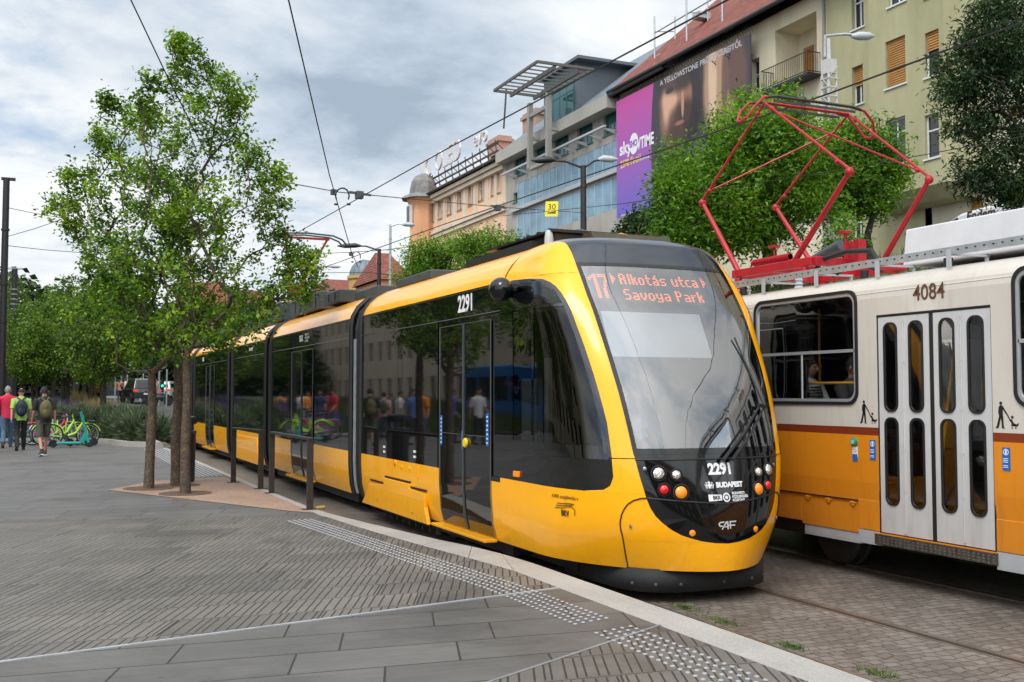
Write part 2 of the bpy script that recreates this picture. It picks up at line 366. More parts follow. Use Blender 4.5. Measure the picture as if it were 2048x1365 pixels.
    t.links.new(mm(t, 'MAXIMUM', mm(t, 'MULTIPLY', joint, .93), dirty), mx.inputs['Factor']); t.links.new(r.outputs[0], mx.inputs[6]); t.links.new(mx.outputs[2], b.inputs['Base Color'])
    rr = mm(t, 'ADD', mm(t, 'MULTIPLY', n.outputs[0], .5), .32); t.links.new(rr, b.inputs['Roughness'])
    bp = nd(t, 'ShaderNodeBump'); bp.inputs['Strength'].default_value = .5; bp.inputs['Distance'].default_value = .008
    t.links.new(mm(t, 'ADD', mm(t, 'MULTIPLY', joint, -1.0), mm(t, 'ADD', mm(t, 'MULTIPLY', n2.outputs[0], .25), mm(t, 'MULTIPLY', n3.outputs[0], .0 if ribs else .3))), bp.inputs['Height']); t.links.new(bp.outputs[0], b.inputs['Normal'])
    return m
def setts(name):
    m, t, b = nodes_mat(name)
    g = nd(t, 'ShaderNodeNewGeometry')
    dn = nd(t, 'ShaderNodeTexNoise'); dn.inputs['Scale'].default_value = 3.2; dn.inputs['Detail'].default_value = 3; t.links.new(g.outputs['Position'], dn.inputs['Vector'])
    va = nd(t, 'ShaderNodeVectorMath', operation='MULTIPLY_ADD'); va.inputs[1].default_value = (.17, .17, 0)
    t.links.new(dn.outputs['Color'], va.inputs[0]); t.links.new(g.outputs['Position'], va.inputs[2])
    br = nd(t, 'ShaderNodeTexBrick'); br.inputs['Scale'].default_value = 1; br.inputs['Brick Width'].default_value = .125; br.inputs['Row Height'].default_value = .098
    br.inputs['Mortar Size'].default_value = .009; br.inputs['Mortar Smooth'].default_value = .9; br.inputs['Bias'].default_value = 0
    br.inputs['Color1'].default_value = (.115, .097, .082, 1); br.inputs['Color2'].default_value = (.175, .152, .133, 1); br.inputs['Mortar'].default_value = (.075, .06, .047, 1)
    t.links.new(va.outputs[0], br.inputs['Vector'])
    n = nd(t, 'ShaderNodeTexNoise'); n.inputs['Scale'].default_value = .9; n.inputs['Detail'].default_value = 8; n.inputs['Roughness'].default_value = .7; t.links.new(g.outputs['Position'], n.inputs['Vector'])
    hs = nd(t, 'ShaderNodeHueSaturation'); t.links.new(br.outputs['Color'], hs.inputs['Color']); t.links.new(mm(t, 'MULTIPLY_ADD', n.outputs[0], 1.2, .42), hs.inputs['Value'])
    t.links.new(hs.outputs[0], b.inputs['Base Color']); t.links.new(mm(t, 'MULTIPLY_ADD', n.outputs[0], .5, .25), b.inputs['Roughness'])
    n2 = nd(t, 'ShaderNodeTexNoise'); n2.inputs['Scale'].default_value = 60; t.links.new(g.outputs['Position'], n2.inputs['Vector'])
    bp = nd(t, 'ShaderNodeBump'); bp.inputs['Strength'].default_value = .8; bp.inputs['Distance'].default_value = .014
    t.links.new(mm(t, 'ADD', mm(t, 'MULTIPLY', br.outputs['Fac'], -1.0), mm(t, 'MULTIPLY', n2.outputs[0], .35)), bp.inputs['Height']); t.links.new(bp.outputs[0], b.inputs['Normal'])
    return m
def speck(name, c1, c2, c3, scale, rough=.6, big=.25):
    m, t, b = nodes_mat(name); g = nd(t, 'ShaderNodeNewGeometry')
    n = nd(t, 'ShaderNodeTexVoronoi'); n.inputs['Scale'].default_value = scale; t.links.new(g.outputs['Position'], n.inputs['Vector'])
    sp = nd(t, 'ShaderNodeSeparateColor'); t.links.new(n.outputs['Color'], sp.inputs[0])
    r = nd(t, 'ShaderNodeValToRGB'); e = r.color_ramp.elements; e[0].color = (*c1, 1); e[1].color = (*c3, 1); k = e.new(.5); k.color = (*c2, 1)
    l = nd(t, 'ShaderNodeTexNoise'); l.inputs['Scale'].default_value = 1.5; l.inputs['Detail'].default_value = 6; t.links.new(g.outputs['Position'], l.inputs['Vector'])
    t.links.new(mm(t, 'ADD', mm(t, 'MULTIPLY', sp.outputs[0], 1 - big * 2), mm(t, 'MULTIPLY', l.outputs[0], big * 2)), r.inputs[0]); t.links.new(r.outputs[0], b.inputs['Base Color']); b.inputs['Roughness'].default_value = rough
    bp = nd(t, 'ShaderNodeBump'); bp.inputs['Strength'].default_value = .3; bp.inputs['Distance'].default_value = .004; t.links.new(sp.outputs[0], bp.inputs['Height']); t.links.new(bp.outputs[0], b.inputs['Normal'])
    return m
RAIL = -.25
def struct(name, b, m, **k): return tag(b.build(name, m, **k), kind='structure')
GRANITE = speck('kerb granite', (.16, .155, .15), (.34, .325, .30), (.52, .50, .47), 260, .6)
AGG = speck('exposed aggregate', (.13, .075, .05), (.30, .19, .135), (.50, .38, .29), 75, .8)
ASPH = mat('asphalt', (.055, .054, .053), .85, var=.25, vscale=2.5, bump=.4, bscale=90)
# base sheet to the horizon, below the track bed
struct('ground', MB().box(-600, 900, -300, 1500, -.6, -.262), ASPH)
# track bed of setts and far street rising gently away from us
prof = [(-40, RAIL), (44, RAIL), (60, .15), (80, .95), (110, 1.3), (200, 1.7), (500, 2)]
struct('track_bed', MB().grid([[(x, y, z) for x in (-60 if y > 60 else 2.2, 14.5)] for y, z in prof[:3]] ), setts('stone setts'), fix=False)
struct('street', MB().grid([[(x, y, z + .006) for x in (-120, 60)] for y, z in prof[2:]]), ASPH, fix=False)
outer = [(4.37, -12), (4.37, 9.3), (4.33, 10.0), (4.24, 10.6), (4.10, 11.2), (3.95, 12.1), (3.78, 13.1), (3.62, 14.2), (3.55, 15.2), (3.52, 17), (3.5, 20), (3.45, 27), (3.41, 34), (3.3, 45), (3.0, 58)]
inner = [(4.03, -12), (4.03, 6.2), (4.02, 9.0), (3.92, 9.9), (3.78, 10.9), (3.66, 11.9), (3.55, 13.0), (3.44, 14.2), (3.42, 15.2), (3.40, 17), (3.38, 20), (3.33, 27), (3.29, 34), (3.18, 45), (2.88, 58)]
# pavement (one solid with a vertical edge under the kerb)
pv = MB().prism([(-90, -12)] + inner + [(-90, 58)], -.5, 0)
struct('pavement', pv, paving('grey stone slabs', False))
k = MB()
for i in range(len(outer) - 1):
    (a, b_), (c, d) = outer[i], outer[i + 1]; (e_, f_), (g_, h_) = inner[i], inner[i + 1]
    n = max(1, int(math.hypot(c - a, d - b_) / 1.0))
    for j in range(n):
        s0, s1 = j / n, (j + 1) / n - .006 / max(.5, math.hypot(c - a, d - b_))
        L = lambda p, q, s: p + (q - p) * s
        k.prism([(L(a, c, s0), L(b_, d, s0)), (L(a, c, s1), L(b_, d, s1)), (L(e_, g_, s1) + .002, L(f_, h_, s1)), (L(e_, g_, s0) + .002, L(f_, h_, s0))], -.45, .004)
struct('kerb', k, GRANITE, bevel=.006)
# ribbed paving zones laid as thin sheets
rib = paving('ribbed stone slabs', True)
la, lb = (-.22, 7.25), (3.52, 7.96); dx = (lb[1] - la[1]) / (lb[0] - la[0])
zl = MB().poly([(-12, la[1] + dx * (-12 - la[0]), .004), (4.02, la[1] + dx * (4.02 - la[0]), .004), (4.02, 9.0, .004), (3.91, 9.9, .004), (3.77, 10.9, .004), (3.65, 11.9, .004), (3.54, 13.0, .004), (3.47, 13.95, .004), (3.1, 14.11, .004), (-.5, 15.34, .004), (-12, 19.3, .004)])
struct('ribbed_pavement', zl, rib, fix=False)
struct('ribbed_pavement', MB().poly([(2.36, 5.62, .004), (-6, 1.3, .004), (-6, -6, .004), (4.02, -6, .004), (4.02, 6.47, .004)]), rib, fix=False)
# flush steel lines between the zones
def strip(p, q, wd, z):
    d = Vector((q[0] - p[0], q[1] - p[1])).normalized(); n = Vector((-d.y, d.x)) * wd / 2
    return MB().prism([(p[0] + n.x, p[1] + n.y), (q[0] + n.x, q[1] + n.y), (q[0] - n.x, q[1] - n.y), (p[0] - n.x, p[1] - n.y)], -.02, z)
P1 = mat('flush pale metal strip', (.42, .44, .47), .4, metal=.3, var=.2, vscale=6)
struct('pavement_strip', strip((-12, la[1] + dx * (-12 - la[0])), (4.03, la[1] + dx * (4.03 - la[0])), .028, .008), P1)
struct('pavement_strip', strip((-6, 1.3), (4.03, 6.475), .022, .008), mat('dull metal strip', (.2, .21, .22), .5, var=.3, vscale=5))
ag = [(1.02, 19.24), (1.9, 20.9), (3.25, 21.2), (3.385, 19.6), (3.40, 17), (3.42, 15.2), (3.44, 14.4), (3.2, 14.72)]
struct('aggregate_bed', MB().poly([(x, y, .006) for x, y in ag][::-1]), AGG, fix=False)
for x, y in ((2.15, 18.05), (1.68, 19.25), (2.18, 19.67)):
    struct('tree_pit_ring', MB().lathe([(.42, .0), (.42, .014), (.36, .017), (.33, .012)], 28, (x, y, 0)), mat('rusty tree ring', (.10, .06, .04), .8, var=.4, vscale=12))
# tactile studs
def studs(ys0, ys1, xc, rows, pitch):
    b = MB(); y = ys0; i = 0
    while y < ys1:
        for j in range(rows):
            x = xc(y) + (j - (rows - 1) / 2) * pitch; yy = y + j * .021
            b.lathe([(.0165, .004), (.015, .0085), (.009, .0105)], 8, (x, yy, 0))
        y += pitch; i += 1
    return b
fx = lambda y: float(np.interp(y, [5, 6.3, 8.3, 10.5, 13.9], [3.62, 3.66, 3.60, 3.38, 3.04]))
SW = mat('pale steel studs', (.42, .43, .46), .4, metal=.4)
b = studs(6.75, 13.7, fx, 5, .075); tag(b.build('tactile_studs', SW, fix=False), 'pale round tactile studs set in a curving band along the pavement edge', 'tactile paving', kind='stuff')
b = studs(4.6, 6.45, lambda y: 3.66, 5, .08); tag(b.build('tactile_studs', SW, fix=False), 'pale round tactile studs in the block nearest the bottom edge of the photo', 'tactile paving', kind='stuff')
b = studs(21.5, 33, lambda y: 3.05, 8, .09); tag(b.build('tactile_studs', SW, fix=False), 'pale grid of tactile studs beyond the litter bin and railings', 'tactile paving', kind='stuff')
# rails
RT = mat('worn rail steel', (.40, .35, .30), .28, metal=.8, var=.3, vscale=5); RG = mat('rail groove', (.025, .015, .01), .9)
for x0, lab in ((5.67, 'near'), (8.9, 'far')):
    for sgn in (-1, 1):
        x = x0 + sgn * .7175
        b = MB(); b.box(x - .03 if sgn > 0 else x - .03, x + .035, -12, 60, RAIL - .1, RAIL + .008)
        b.m = 1; b.box(x - sgn * .055 - .022, x - sgn * .055 + .022, -12, 60, RAIL - .1, RAIL + .004)
        b.m = 0; b.box(x - sgn * .095 - .014, x - sgn * .095 + .014, -12, 60, RAIL - .1, RAIL + .006)
        tag(b.build('rail', [RT, RG]), kind='structure')
for off in (0, 1.435):
    b = MB(); pts = []
    for i in range(40):
        t = i / 39; y = 36 + t * 50; z = float(np.interp(y, [p[0] for p in prof], [p[1] for p in prof])) + .012
        pts.append((4.6 - off - 3.2 * math.sin(t * 1.5), y, z))
    b.tube(pts, .03, 4); tag(b.build('rail', RT), kind='structure')
# weeds in the joint beside the kerb
gr = foliage('weed green', (.02, .05, .008), (.06, .13, .02), (.16, .2, .04), 6)
for (px, py, sz) in ((1370, 1217, .10), (1443, 1243, .11), (1585, 1295, .09), (1752, 1347, .10)):
    r = ray(px, py); s = (RAIL - CAM_H) / r[2]; cx_, cy_ = r[0] * s, r[1] * s; b = MB()
    for _ in range(150):
        bx_, by_ = cx_ + random.gauss(0, sz * .25) + .03 * math.sin(_ * .4), cy_ + random.gauss(0, sz * .9)
        h = random.uniform(.004, .026) * (1 if random.random() < .8 else 1.7); l = Vector((random.gauss(0, .022), random.gauss(0, .022), h)); wv = Vector((random.gauss(0, 1), random.gauss(0, 1), 0)).normalized() * .005
        p = Vector((bx_, by_, RAIL)); b.add([p - wv, p + wv, p + l + wv * .4, p + l - wv * .4], [(0, 1, 2, 3)])
    tag(b.build('weeds', gr, fix=False), 'tuft of green weeds growing between the stone setts', 'weeds', group='weeds in the joints of the track bed')
b = MB()
for _ in range(900):
    k_ = random.random(); x = random.choice((6.39 + .06, 6.39 - .12, 8.18, 4.42 + abs(random.gauss(0, .05)), 9.62)) + random.gauss(0, .012); y = 3.5 + 15 * k_ ** 1.5
    if math.sin(y * 3.1 + x * 7) + math.sin(y * 7.7) < .55: continue
    h = random.uniform(.006, .022); p = Vector((x, y, RAIL + .003)); wv = Vector((random.gauss(0, 1), random.gauss(0, 1), 0)).normalized() * .004; l = Vector((random.gauss(0, .012), random.gauss(0, .012), h)); b.add([p - wv, p + wv, p + l], [(0, 1, 2)])
tag(b.build('joint_moss', gr, fix=False), 'thin line of moss and seedlings growing along the rails', 'moss', kind='stuff')
# bank on the right: raised street in front of the buildings
BZ = 4.4
bk = [(13.6, -.27), (14.0, 1.4), (15.2, 3.3), (16.6, BZ - .1), (17.4, BZ)]
G = [[(x + .4 * math.sin(y * .7), y, z) for x, z in bk] for y in np.linspace(-20, 130, 76)]
struct('grass_bank', MB().grid(G), mat('grassy bank', (.03, .06, .012), .9, var=.6, vscale=1.2, col2=(.10, .13, .035), bump=.8, bscale=12), smooth=True)
struct('upper_street', MB().box(17.3, 60, -20, 130, BZ - .5, BZ + .01), ASPH)
b = MB()
for _ in range(16000):
    y = random.uniform(3, 70) ** 1.0; t = random.random(); i = random.randrange(4)
    x = bk[i][0] + (bk[i + 1][0] - bk[i][0]) * t; z = bk[i][1] + (bk[i + 1][1] - bk[i][1]) * t
    p = Vector((x + .4 * math.sin(y * .7), y, z)); h = random.uniform(.15, .5)
    l = Vector((random.gauss(0, .12), random.gauss(0, .12), h)); wv = Vector((random.gauss(0, 1), random.gauss(0, 1), 0)).normalized() * .03
    b.add([p - wv, p + wv, p + l], [(0, 1, 2)])
tag(b.build('long_grass', foliage('bank grass', (.02, .045, .01), (.07, .12, .025), (.22, .22, .07), .8), fix=False), 'long grass covering the bank behind the old tram', 'grass', kind='stuff')
# ================================================================ YELLOW TRAM
CXT = 5.67
tram = thing('yellow_tram', 'modern yellow and black articulated tram on the near track, destination sign lit in orange', 'tram', (CXT, 24.6, RAIL))
YZ = [0.30, 0.7, 1.3, 2.0, 2.6, 3.2, 3.35, 3.45, 3.53, 3.58]
Y0 = [7.934, 7.948, 8.085, 8.324, 8.66, 9.088, 9.18, 9.27, 9.60, 10.4]
HZ = [.3, .6, 1.0, 2.4, 2.9, 3.1, 3.25, 3.38, 3.5, 3.58]
HX = [1.126, 1.185, 1.2, 1.2, 1.2, 1.15, 1.07, 1.0, .80, .4]
BZs = [.3, .5, .8, 3.0, 3.1, 3.2, 3.3, 3.4, 3.48, 3.54, 3.58]
BXs = [1.13, 1.18, 1.2, 1.2, 1.185, 1.14, 1.07, .96, .82, .62, .3]
def NEz(z): return float(np.interp(z, [.3, 1.3, 3.2], [1.714, 2.74, 2.74]))
def cub(x, xs, ys):   # smooth (monotone-ish) interpolation
    xs = np.array(xs); ys = np.array(ys); d = np.gradient(ys, xs); i = int(np.clip(np.searchsorted(xs, x) - 1, 0, len(xs) - 2)); h = xs[i + 1] - xs[i]; t = min(1, max(0, (x - xs[i]) / h))
    return float((2*t**3-3*t**2+1)*ys[i] + (t**3-2*t**2+t)*h*d[i] + (-2*t**3+3*t**2)*ys[i+1] + (t**3-t**2)*h*d[i+1])
def nose_dims(zr): return cub(zr, YZ, Y0), cub(zr, HZ, HX), float(np.interp(zr, [.3, 1.3, 3.2], [1.575, 1.299, .583]))
NB = 2.0
def S(zr, wv, off=0):
    """point on the cab shell: wv 0 = nose, 1 = corner, beyond = metres along the straight side"""
    y0, hw, D = nose_dims(zr); ph = min(abs(wv), 1) * math.pi / 2
    NE = NEz(zr); u = math.sin(ph) ** (2 / NE) if ph > 0 else 0; c = max(0, math.cos(ph)) ** (2 / NE)
    x = u * hw; y = y0 + D * (1 - c)
    if abs(wv) > 1:
        e = abs(wv) - 1; y += e; hb = float(np.interp(zr, BZs, BXs)); t = min(1, e / .8); t = t * t * (3 - 2 * t); x = hw + (hb - hw) * t
    return ((x + off * min(1, u)) * (1 if wv >= 0 else -1) + CXT, y - off * (c if abs(wv) < 1 else 0), zr + RAIL)
def w_of_y(zr, y):    # straight-side parameter reaching world y
    y0, hw, D = nose_dims(zr); return 1 + (y - (y0 + D))
def ysurf(x, zr):
    NE = NEz(zr); y0, hw, D = nose_dims(zr); u = min(.999, abs(x) / hw); return y0 + D * (1 - (1 - u ** NE) ** (1 / NE))
def w_of_x(x, zr):
    NE = NEz(zr); y0, hw, D = nose_dims(zr); return math.asin(min(1, (abs(x) / hw)) ** (NE / 2)) / (math.pi / 2)
# half width (x) of the black front area
FZ = [.545, .555, .575, .60, .63, .68, .74, .80, .87, .96, 1.15, 1.35, 1.75, 2.1, 2.45, 2.85, 3.2, 3.43]
FX = [.0, .14, .26, .35, .435, .52, .59, .643, .682, .713, .757, .792, .825, .852, .87, .885, .875, .87]
# side cab glazing front boundary (w parameter) and its top/bottom
SZ = [1.0, 1.02, 1.06, 1.14, 1.32, 1.63, 1.9, 2.25, 2.52, 2.7, 2.80, 2.88, 2.95, 3.0, 3.04, 3.07, 3.09]
SW_ = [.70, .58, .54, .516, .509, .516, .542, .576, .602, .612, .632, .660, .705, .765, .86, 1.05, 1.42]
YB = 10.36      # cab shell ends here, body module begins
zl_ = sorted(set([.30, .34, .4, .46, .5, .53] + FZ + SZ + list(np.linspace(1.2, 3.2, 22).round(3)) + [3.1, 3.14, 3.2, 3.25, 3.3, 3.35, 3.4, 3.43, 3.46, 3.49, 3.52, 3.54, 3.56, 3.575]))
Zr = zl_
def fb(z): return 0 if z <= FZ[0] else float(np.interp(z, FZ, FX))
def front_w(z):
    z = min(z, 3.575); return w_of_x(fb(z), z) if fb(z) > 0 else 0
def side_w(z): return float(np.interp(z, SZ, SW_)) if SZ[0] <= z <= SZ[-1] else None
yel, blk, wsc, vis, mask, sidegl = MB(), MB(), MB(), MB(), MB(), MB()
def rowpts(z, w0, w1, n, sg, off=0): return [S(z, sg * (w0 + (w1 - w0) * i / n), off) for i in range(n + 1)]
WSB, WST = 1.35, 3.2
VT = 3.53
for sg in (-1, 1):
    for a, b_ in zip(Zr[:-1], Zr[1:]):
        fa, fb_ = front_w(a), front_w(b_)
        mid = (a + b_) / 2
        ea, eb = w_of_y(a, YB), w_of_y(b_, YB)
        # front black area (mask / screen / visor)
        if mid > FZ[0]:
            if mid < WSB - .005 or mid > WST:
                tgt = vis if mid > WST else mask
                if a < VT: tgt.grid([rowpts(a, 0, fa, 12, sg), rowpts(b_, 0, fb_, 12, sg)])
                else: yel.grid([rowpts(a, 0, fa, 12, sg), rowpts(b_, 0, fb_, 12, sg)])
            else:
                wsc.grid([rowpts(a, 0, fa, 14, sg), rowpts(b_, 0, fb_, 14, sg)])
        inside = SZ[0] <= mid <= SZ[-1]
        if inside:
            sa, sb = side_w(max(a, SZ[0])), side_w(min(b_, SZ[-1]))
            yel.grid([rowpts(a, fa, sa, 8, sg), rowpts(b_, fb_, sb, 8, sg)])
            low = mid < 1.30
            tgt = blk if low else sidegl
            tgt.grid([rowpts(a, sa, ea, 14, sg), rowpts(b_, sb, eb, 14, sg)])
        else:
            n = 22
            yel.grid([rowpts(a, fa, ea, n, sg), rowpts(b_, fb_, eb, n, sg)])
# close the roof top
yel.poly([S(3.575, w_) for w_ in np.linspace(0, 1, 9)] + [S(3.575, w_of_y(3.575, YB))] + [S(3.575, -w_of_y(3.575, YB))] + [S(3.575, -w_) for w_ in np.linspace(1, .125, 8)])
shell = yel.build('cab_shell', M['yellow'], tram, smooth=60, weld=True)
def sol(o, th):
    m = o.modifiers.new('thickness', 'SOLIDIFY'); m.thickness = th; m.offset = 0; return o
mk = mask.build('front_mask', M['blackf'], tram, smooth=60, weld=True)
vs_ = vis.build('roof_visor', M['visor'], tram, smooth=60, weld=True)
ws = wsc.build('windscreen', MATS['windscreen glass'], tram, smooth=60, weld=True)
lowb = pieces(blk, 'side_panel', M['black'], tram, smooth=60, weld=True)[0]
sgs = pieces(sidegl, 'cab_side_window', MATS['side glass'], tram, smooth=60, weld=True); sg_ = sgs[0]
# screen surround: black border bands just inside the edge
bd = MB()
zs_ = [z for z in Zr if WSB <= z <= WST]
for sg in (-1, 1):
    G = []
    for z in zs_:
        fw = front_w(z); G.append(rowpts(z, fw * .93 if z > 1.42 else fw * .93, fw, 3, sg, .004))
    bd.grid(G)
for za, zb in ((WSB, WSB + .05), (WST - .035, WST)):
    bd.grid([rowpts(z, -front_w(z), front_w(z), 24, 1, .004) for z in (za, zb)])
bd.build('windscreen_surround', M['blackf'], ws, smooth=60)
# side cab window surround, pillars, panes
for sg in (-1, 1):
    sf = MB()
    zz_ = [z for z in Zr if 1.30 <= z <= SZ[-1]]
    G = [rowpts(z, side_w(z), side_w(z) + (.045 if z < 2.95 else .10), 3, sg, .004) for z in zz_]
    sf.grid(G)
    for (ya, yb, za, zb) in ((10.02, 10.36, 1.3, 3.05), (9.50, 9.56, 1.3, 2.78), (9.40, 10.36, 2.76, 2.80), (9.40, 10.36, 1.3, 1.42)):
        sf.grid([[S(z, sg * w_of_y(z, y), .005) for y in (ya, (ya + yb) / 2, yb)] for z in np.linspace(za, zb, 8)])
    sf.grid([rowpts(z, side_w(z) if z > 1.3 else .53, w_of_y(z, 9.6), 10, sg, .0055) for z in np.linspace(1.3, 1.42, 3)])
    sf.grid([rowpts(z, side_w(z), w_of_y(z, 9.6), 10, sg, .0055) for z in np.linspace(2.745, 2.775, 3)])
    sf.build('window_surround', M['black'], sgs[(sg + 1) // 2], smooth=60)
for sg in (-1, 1):
    sf = MB()
    sf.grid([rowpts(z, side_w(z) + .045, w_of_y(z, 10.02), 10, sg, .002) for z in np.linspace(2.78, 3.06, 6) if z < 3.0])
    sf.build('upper_glass_panel', M['darkglass'], sgs[(sg + 1) // 2], smooth=60)
# joint lines: between upper and lower cab shell
def seam(pts, r=.005, name='panel_gap'):
    MB().tube(pts, r, 5).build(name, M['rubber'], shell)
for sg in (-1, 1):
    seam([S(1.31, sg * w_) for w_ in np.linspace(front_w(1.31), w_of_y(1.31, YB), 26)])
    sm = [(.96, .35), (.955, .39), (.934, .429), (.90, .46), (.858, .480), (.80, .498), (.727, .509), (.66, .508), (.595, .502), (.45, .500), (.30, .496)]
    zz2 = np.linspace(0, len(sm) - 1, 40); seam([S(float(np.interp(i, range(len(sm)), [a for a, _ in sm])), sg * float(np.interp(i, range(len(sm)), [b for _, b in sm])), .001) for i in zz2], .007)
    seam([(CXT + sg * (float(np.interp(z, BZs, BXs)) + .001), YB - .06, z + RAIL) for z in np.linspace(3.07, 3.55, 12)])
    MB().lathe([(.017, -.006), (.017, .004), (.012, .007)], 10, S(.70, sg * .46, .0), 'x').build('bolt', M['trim'], shell)
seam([S(1.30, w_, .002) for w_ in np.linspace(-front_w(1.3), front_w(1.3), 26)], .008)
seam([S(.90 + .06 * abs(w_) / .36, w_, .001) for w_ in np.linspace(-.36, .36, 26)], .008)
# ---- head lights
def onfront(x, zr, off=0): return Vector((CXT + x, ysurf(x, zr) - off, zr + RAIL))
def fnorm(x, zr):
    a = onfront(x + .01, zr) - onfront(x - .01, zr); b_ = onfront(x, zr + .01) - onfront(x, zr - .01); return a.cross(b_).normalized()
def disc(x, zr, prof, n=24, flat=False):
    c = onfront(x, zr); nn = fnorm(x, zr)
    if nn.y > 0: nn = -nn
    if flat: nn = Vector((nn.x * .35, -1, 0)).normalized()
    q = nn.to_track_quat('Z', 'Y'); b = MB(); b.lathe(prof, n); b.v = [tuple(c + q @ Vector(v)) for v in b.v]; return b
for x in (-1, 1):
    for (lx, lz, r, m, nm) in ((.605, 1.18, .052, 'lens', 'headlight'), (.45, 1.165, .042, 'lens', 'headlight'), (.57, 1.035, .044, 'redl', 'tail_light'), (.425, 1.01, .055, 'amber', 'indicator_light')):
        hl = disc(x * lx, lz, [(r * 1.42, -.01), (r * 1.42, .0035), (r * 1.36, .008), (r * 1.25, .009), (r * 1.18, .002), (r * 1.1, -.02)], flat=False).build(nm, M['rubber'], tram, smooth=True)
        disc(x * lx, lz, [(r, -.01), (r, .006), (r * .8, .018), (r * .4, .026), (.001, .028)]).build('lens', M[m], hl, smooth=True)
    disc(x * .345, .65, [(.028, -.01), (.028, .008), (.02, .012), (.001, .013)]).build('side_reflector', M['amber'], tram, smooth=True)
    disc(x * .715, 1.22, [(.017, -.005), (.017, .006), (.01, .010), (.001, .010)], 14).build('bolt', M['trim'], tram, smooth=True)
# ---- writing on the front
def ff(cx, cz, off=.004): return lambda x, y, z: tuple(onfront(cx + x, cz + y, off + z * .5))
WL = mat('silver white lettering', (.72, .73, .75), .35)
lettering('fleet_number', '2291', .135, ff(0, 1.205), WL, tram, bold=.006, sx=.98)
lettering('city_name', 'BUDAPEST', .062, ff(.075, 1.065), WL, tram, bold=.0035)
lettering('operator_name', 'BKK', .044, ff(-.085, .955, .006), M['blackf'], tram, bold=.001)
for i, s_ in enumerate(('BUDAPESTI', 'KÖZLEKEDÉSI', 'KÖZPONT')):
    lettering('operator_name', s_, .032, ff(.085, .988 - i * .031), WL, tram, align='LEFT', bold=.0008, sx=.92)
# operator plate: rounded bar ending in a ring
b = MB()
def ringpts(cx, cz, r, n=24): return [(cx + r * math.cos(2 * math.pi * i / n), cz + r * math.sin(2 * math.pi * i / n)) for i in range(n)]
b.add([onfront(x, z, .0045) for x, z in ((-.17, .925), (-.03, .930), (-.03, .980), (-.17, .985))], [(0, 1, 2, 3)])
b.add([onfront(x, z, .005) for x, z in ringpts(.02, .955, .041)], [tuple(range(24))])
b.build('operator_plate', WL, tram, fix=False)
b = MB(); o_, i_ = ringpts(.02, .955, .027), ringpts(.02, .955, .017)
b.add([onfront(x, z, .0068) for x, z in o_ + i_], [(i, (i + 1) % 24, 24 + (i + 1) % 24, 24 + i) for i in range(24)]); b.build('ring_mark', M['blackf'], tram, fix=False)
# coat of arms: crown over a shield between two rampant beasts
b = MB(); cx_, cz_ = -.145, 1.065
def fp(pts, off=.005): b.add([onfront(cx_ + x * .001, cz_ + z * .001, off) for x, z in pts], [tuple(range(len(pts)))])
fp([(-15, -5), (-15, 16), (15, 16), (15, -5), (10, -20), (0, -28), (-10, -20)])
fp([(-13, 19), (-16, 36), (-8, 28), (0, 42), (8, 28), (16, 36), (13, 19)])
for s_ in (-1, 1):
    fp([(s_ * x, z) for x, z in ((18, -26), (27, -26), (25, -8), (33, -2), (31, 12), (38, 24), (30, 32), (24, 26), (27, 18), (20, 8), (18, -2), (22, -12))])
    fp([(s_ * x, z) for x, z in ((33, -26), (41, -26), (38, -14), (44, -2), (50, 10), (46, 14), (38, 4), (32, -8))])
b.build('coat_of_arms', WL, tram, fix=False)
# maker's emblem: three cut block letters
b = MB()
def em(pts, off=.005): b.add([onfront(x * .001 + .0, .715 + z * .001, off) for x, z in pts], [tuple(range(len(pts)))])
em([(-30, 28), (-78, 28), (-98, 14), (-98, -4), (-84, -18), (-50, -18), (-62, -5), (-78, -5), (-83, 0), (-83, 11), (-74, 16), (-38, 16)])
em([(-72, -42), (-58, -42), (-10, 16), (-10, 30), (-16, 30)]); em([(-10, 30), (8, 30), (8, -42), (-8, -42), (-8, -14), (-32, -14), (-40, -24), (-8, -24), (-10, 8)])
em([(20, 30), (98, 30), (94, 18), (34, 18), (34, -38), (20, -38)]); em([(-8, -2), (84, -2), (80, -14), (-8, -14)])
b.build('maker_emblem', mat('grey emblem', (.45, .45, .47), .4), tram, fix=False)
# ---- wipers
wp = MB()
for x0, z0, x1, z1 in ((.02, 1.29, .60, 1.78), (.12, 1.29, .665, 1.76)):
    wp.tube([onfront(x0, z0, .05), onfront((x0 + x1) / 2, (z0 + z1) / 2, .06), onfront(x1, z1, .04)], [.018, .013, .009], 6)
wp.tube([onfront(.70, 1.35, .03), onfront(.68, 1.78, .035), onfront(.55, 2.45, .03)], .009, 6)
wp.bar(onfront(.58, 1.79, .05), onfront(.69, 1.77, .05), .02, .03)
wp.build('wiper', M['rubber'], tram, smooth=True)
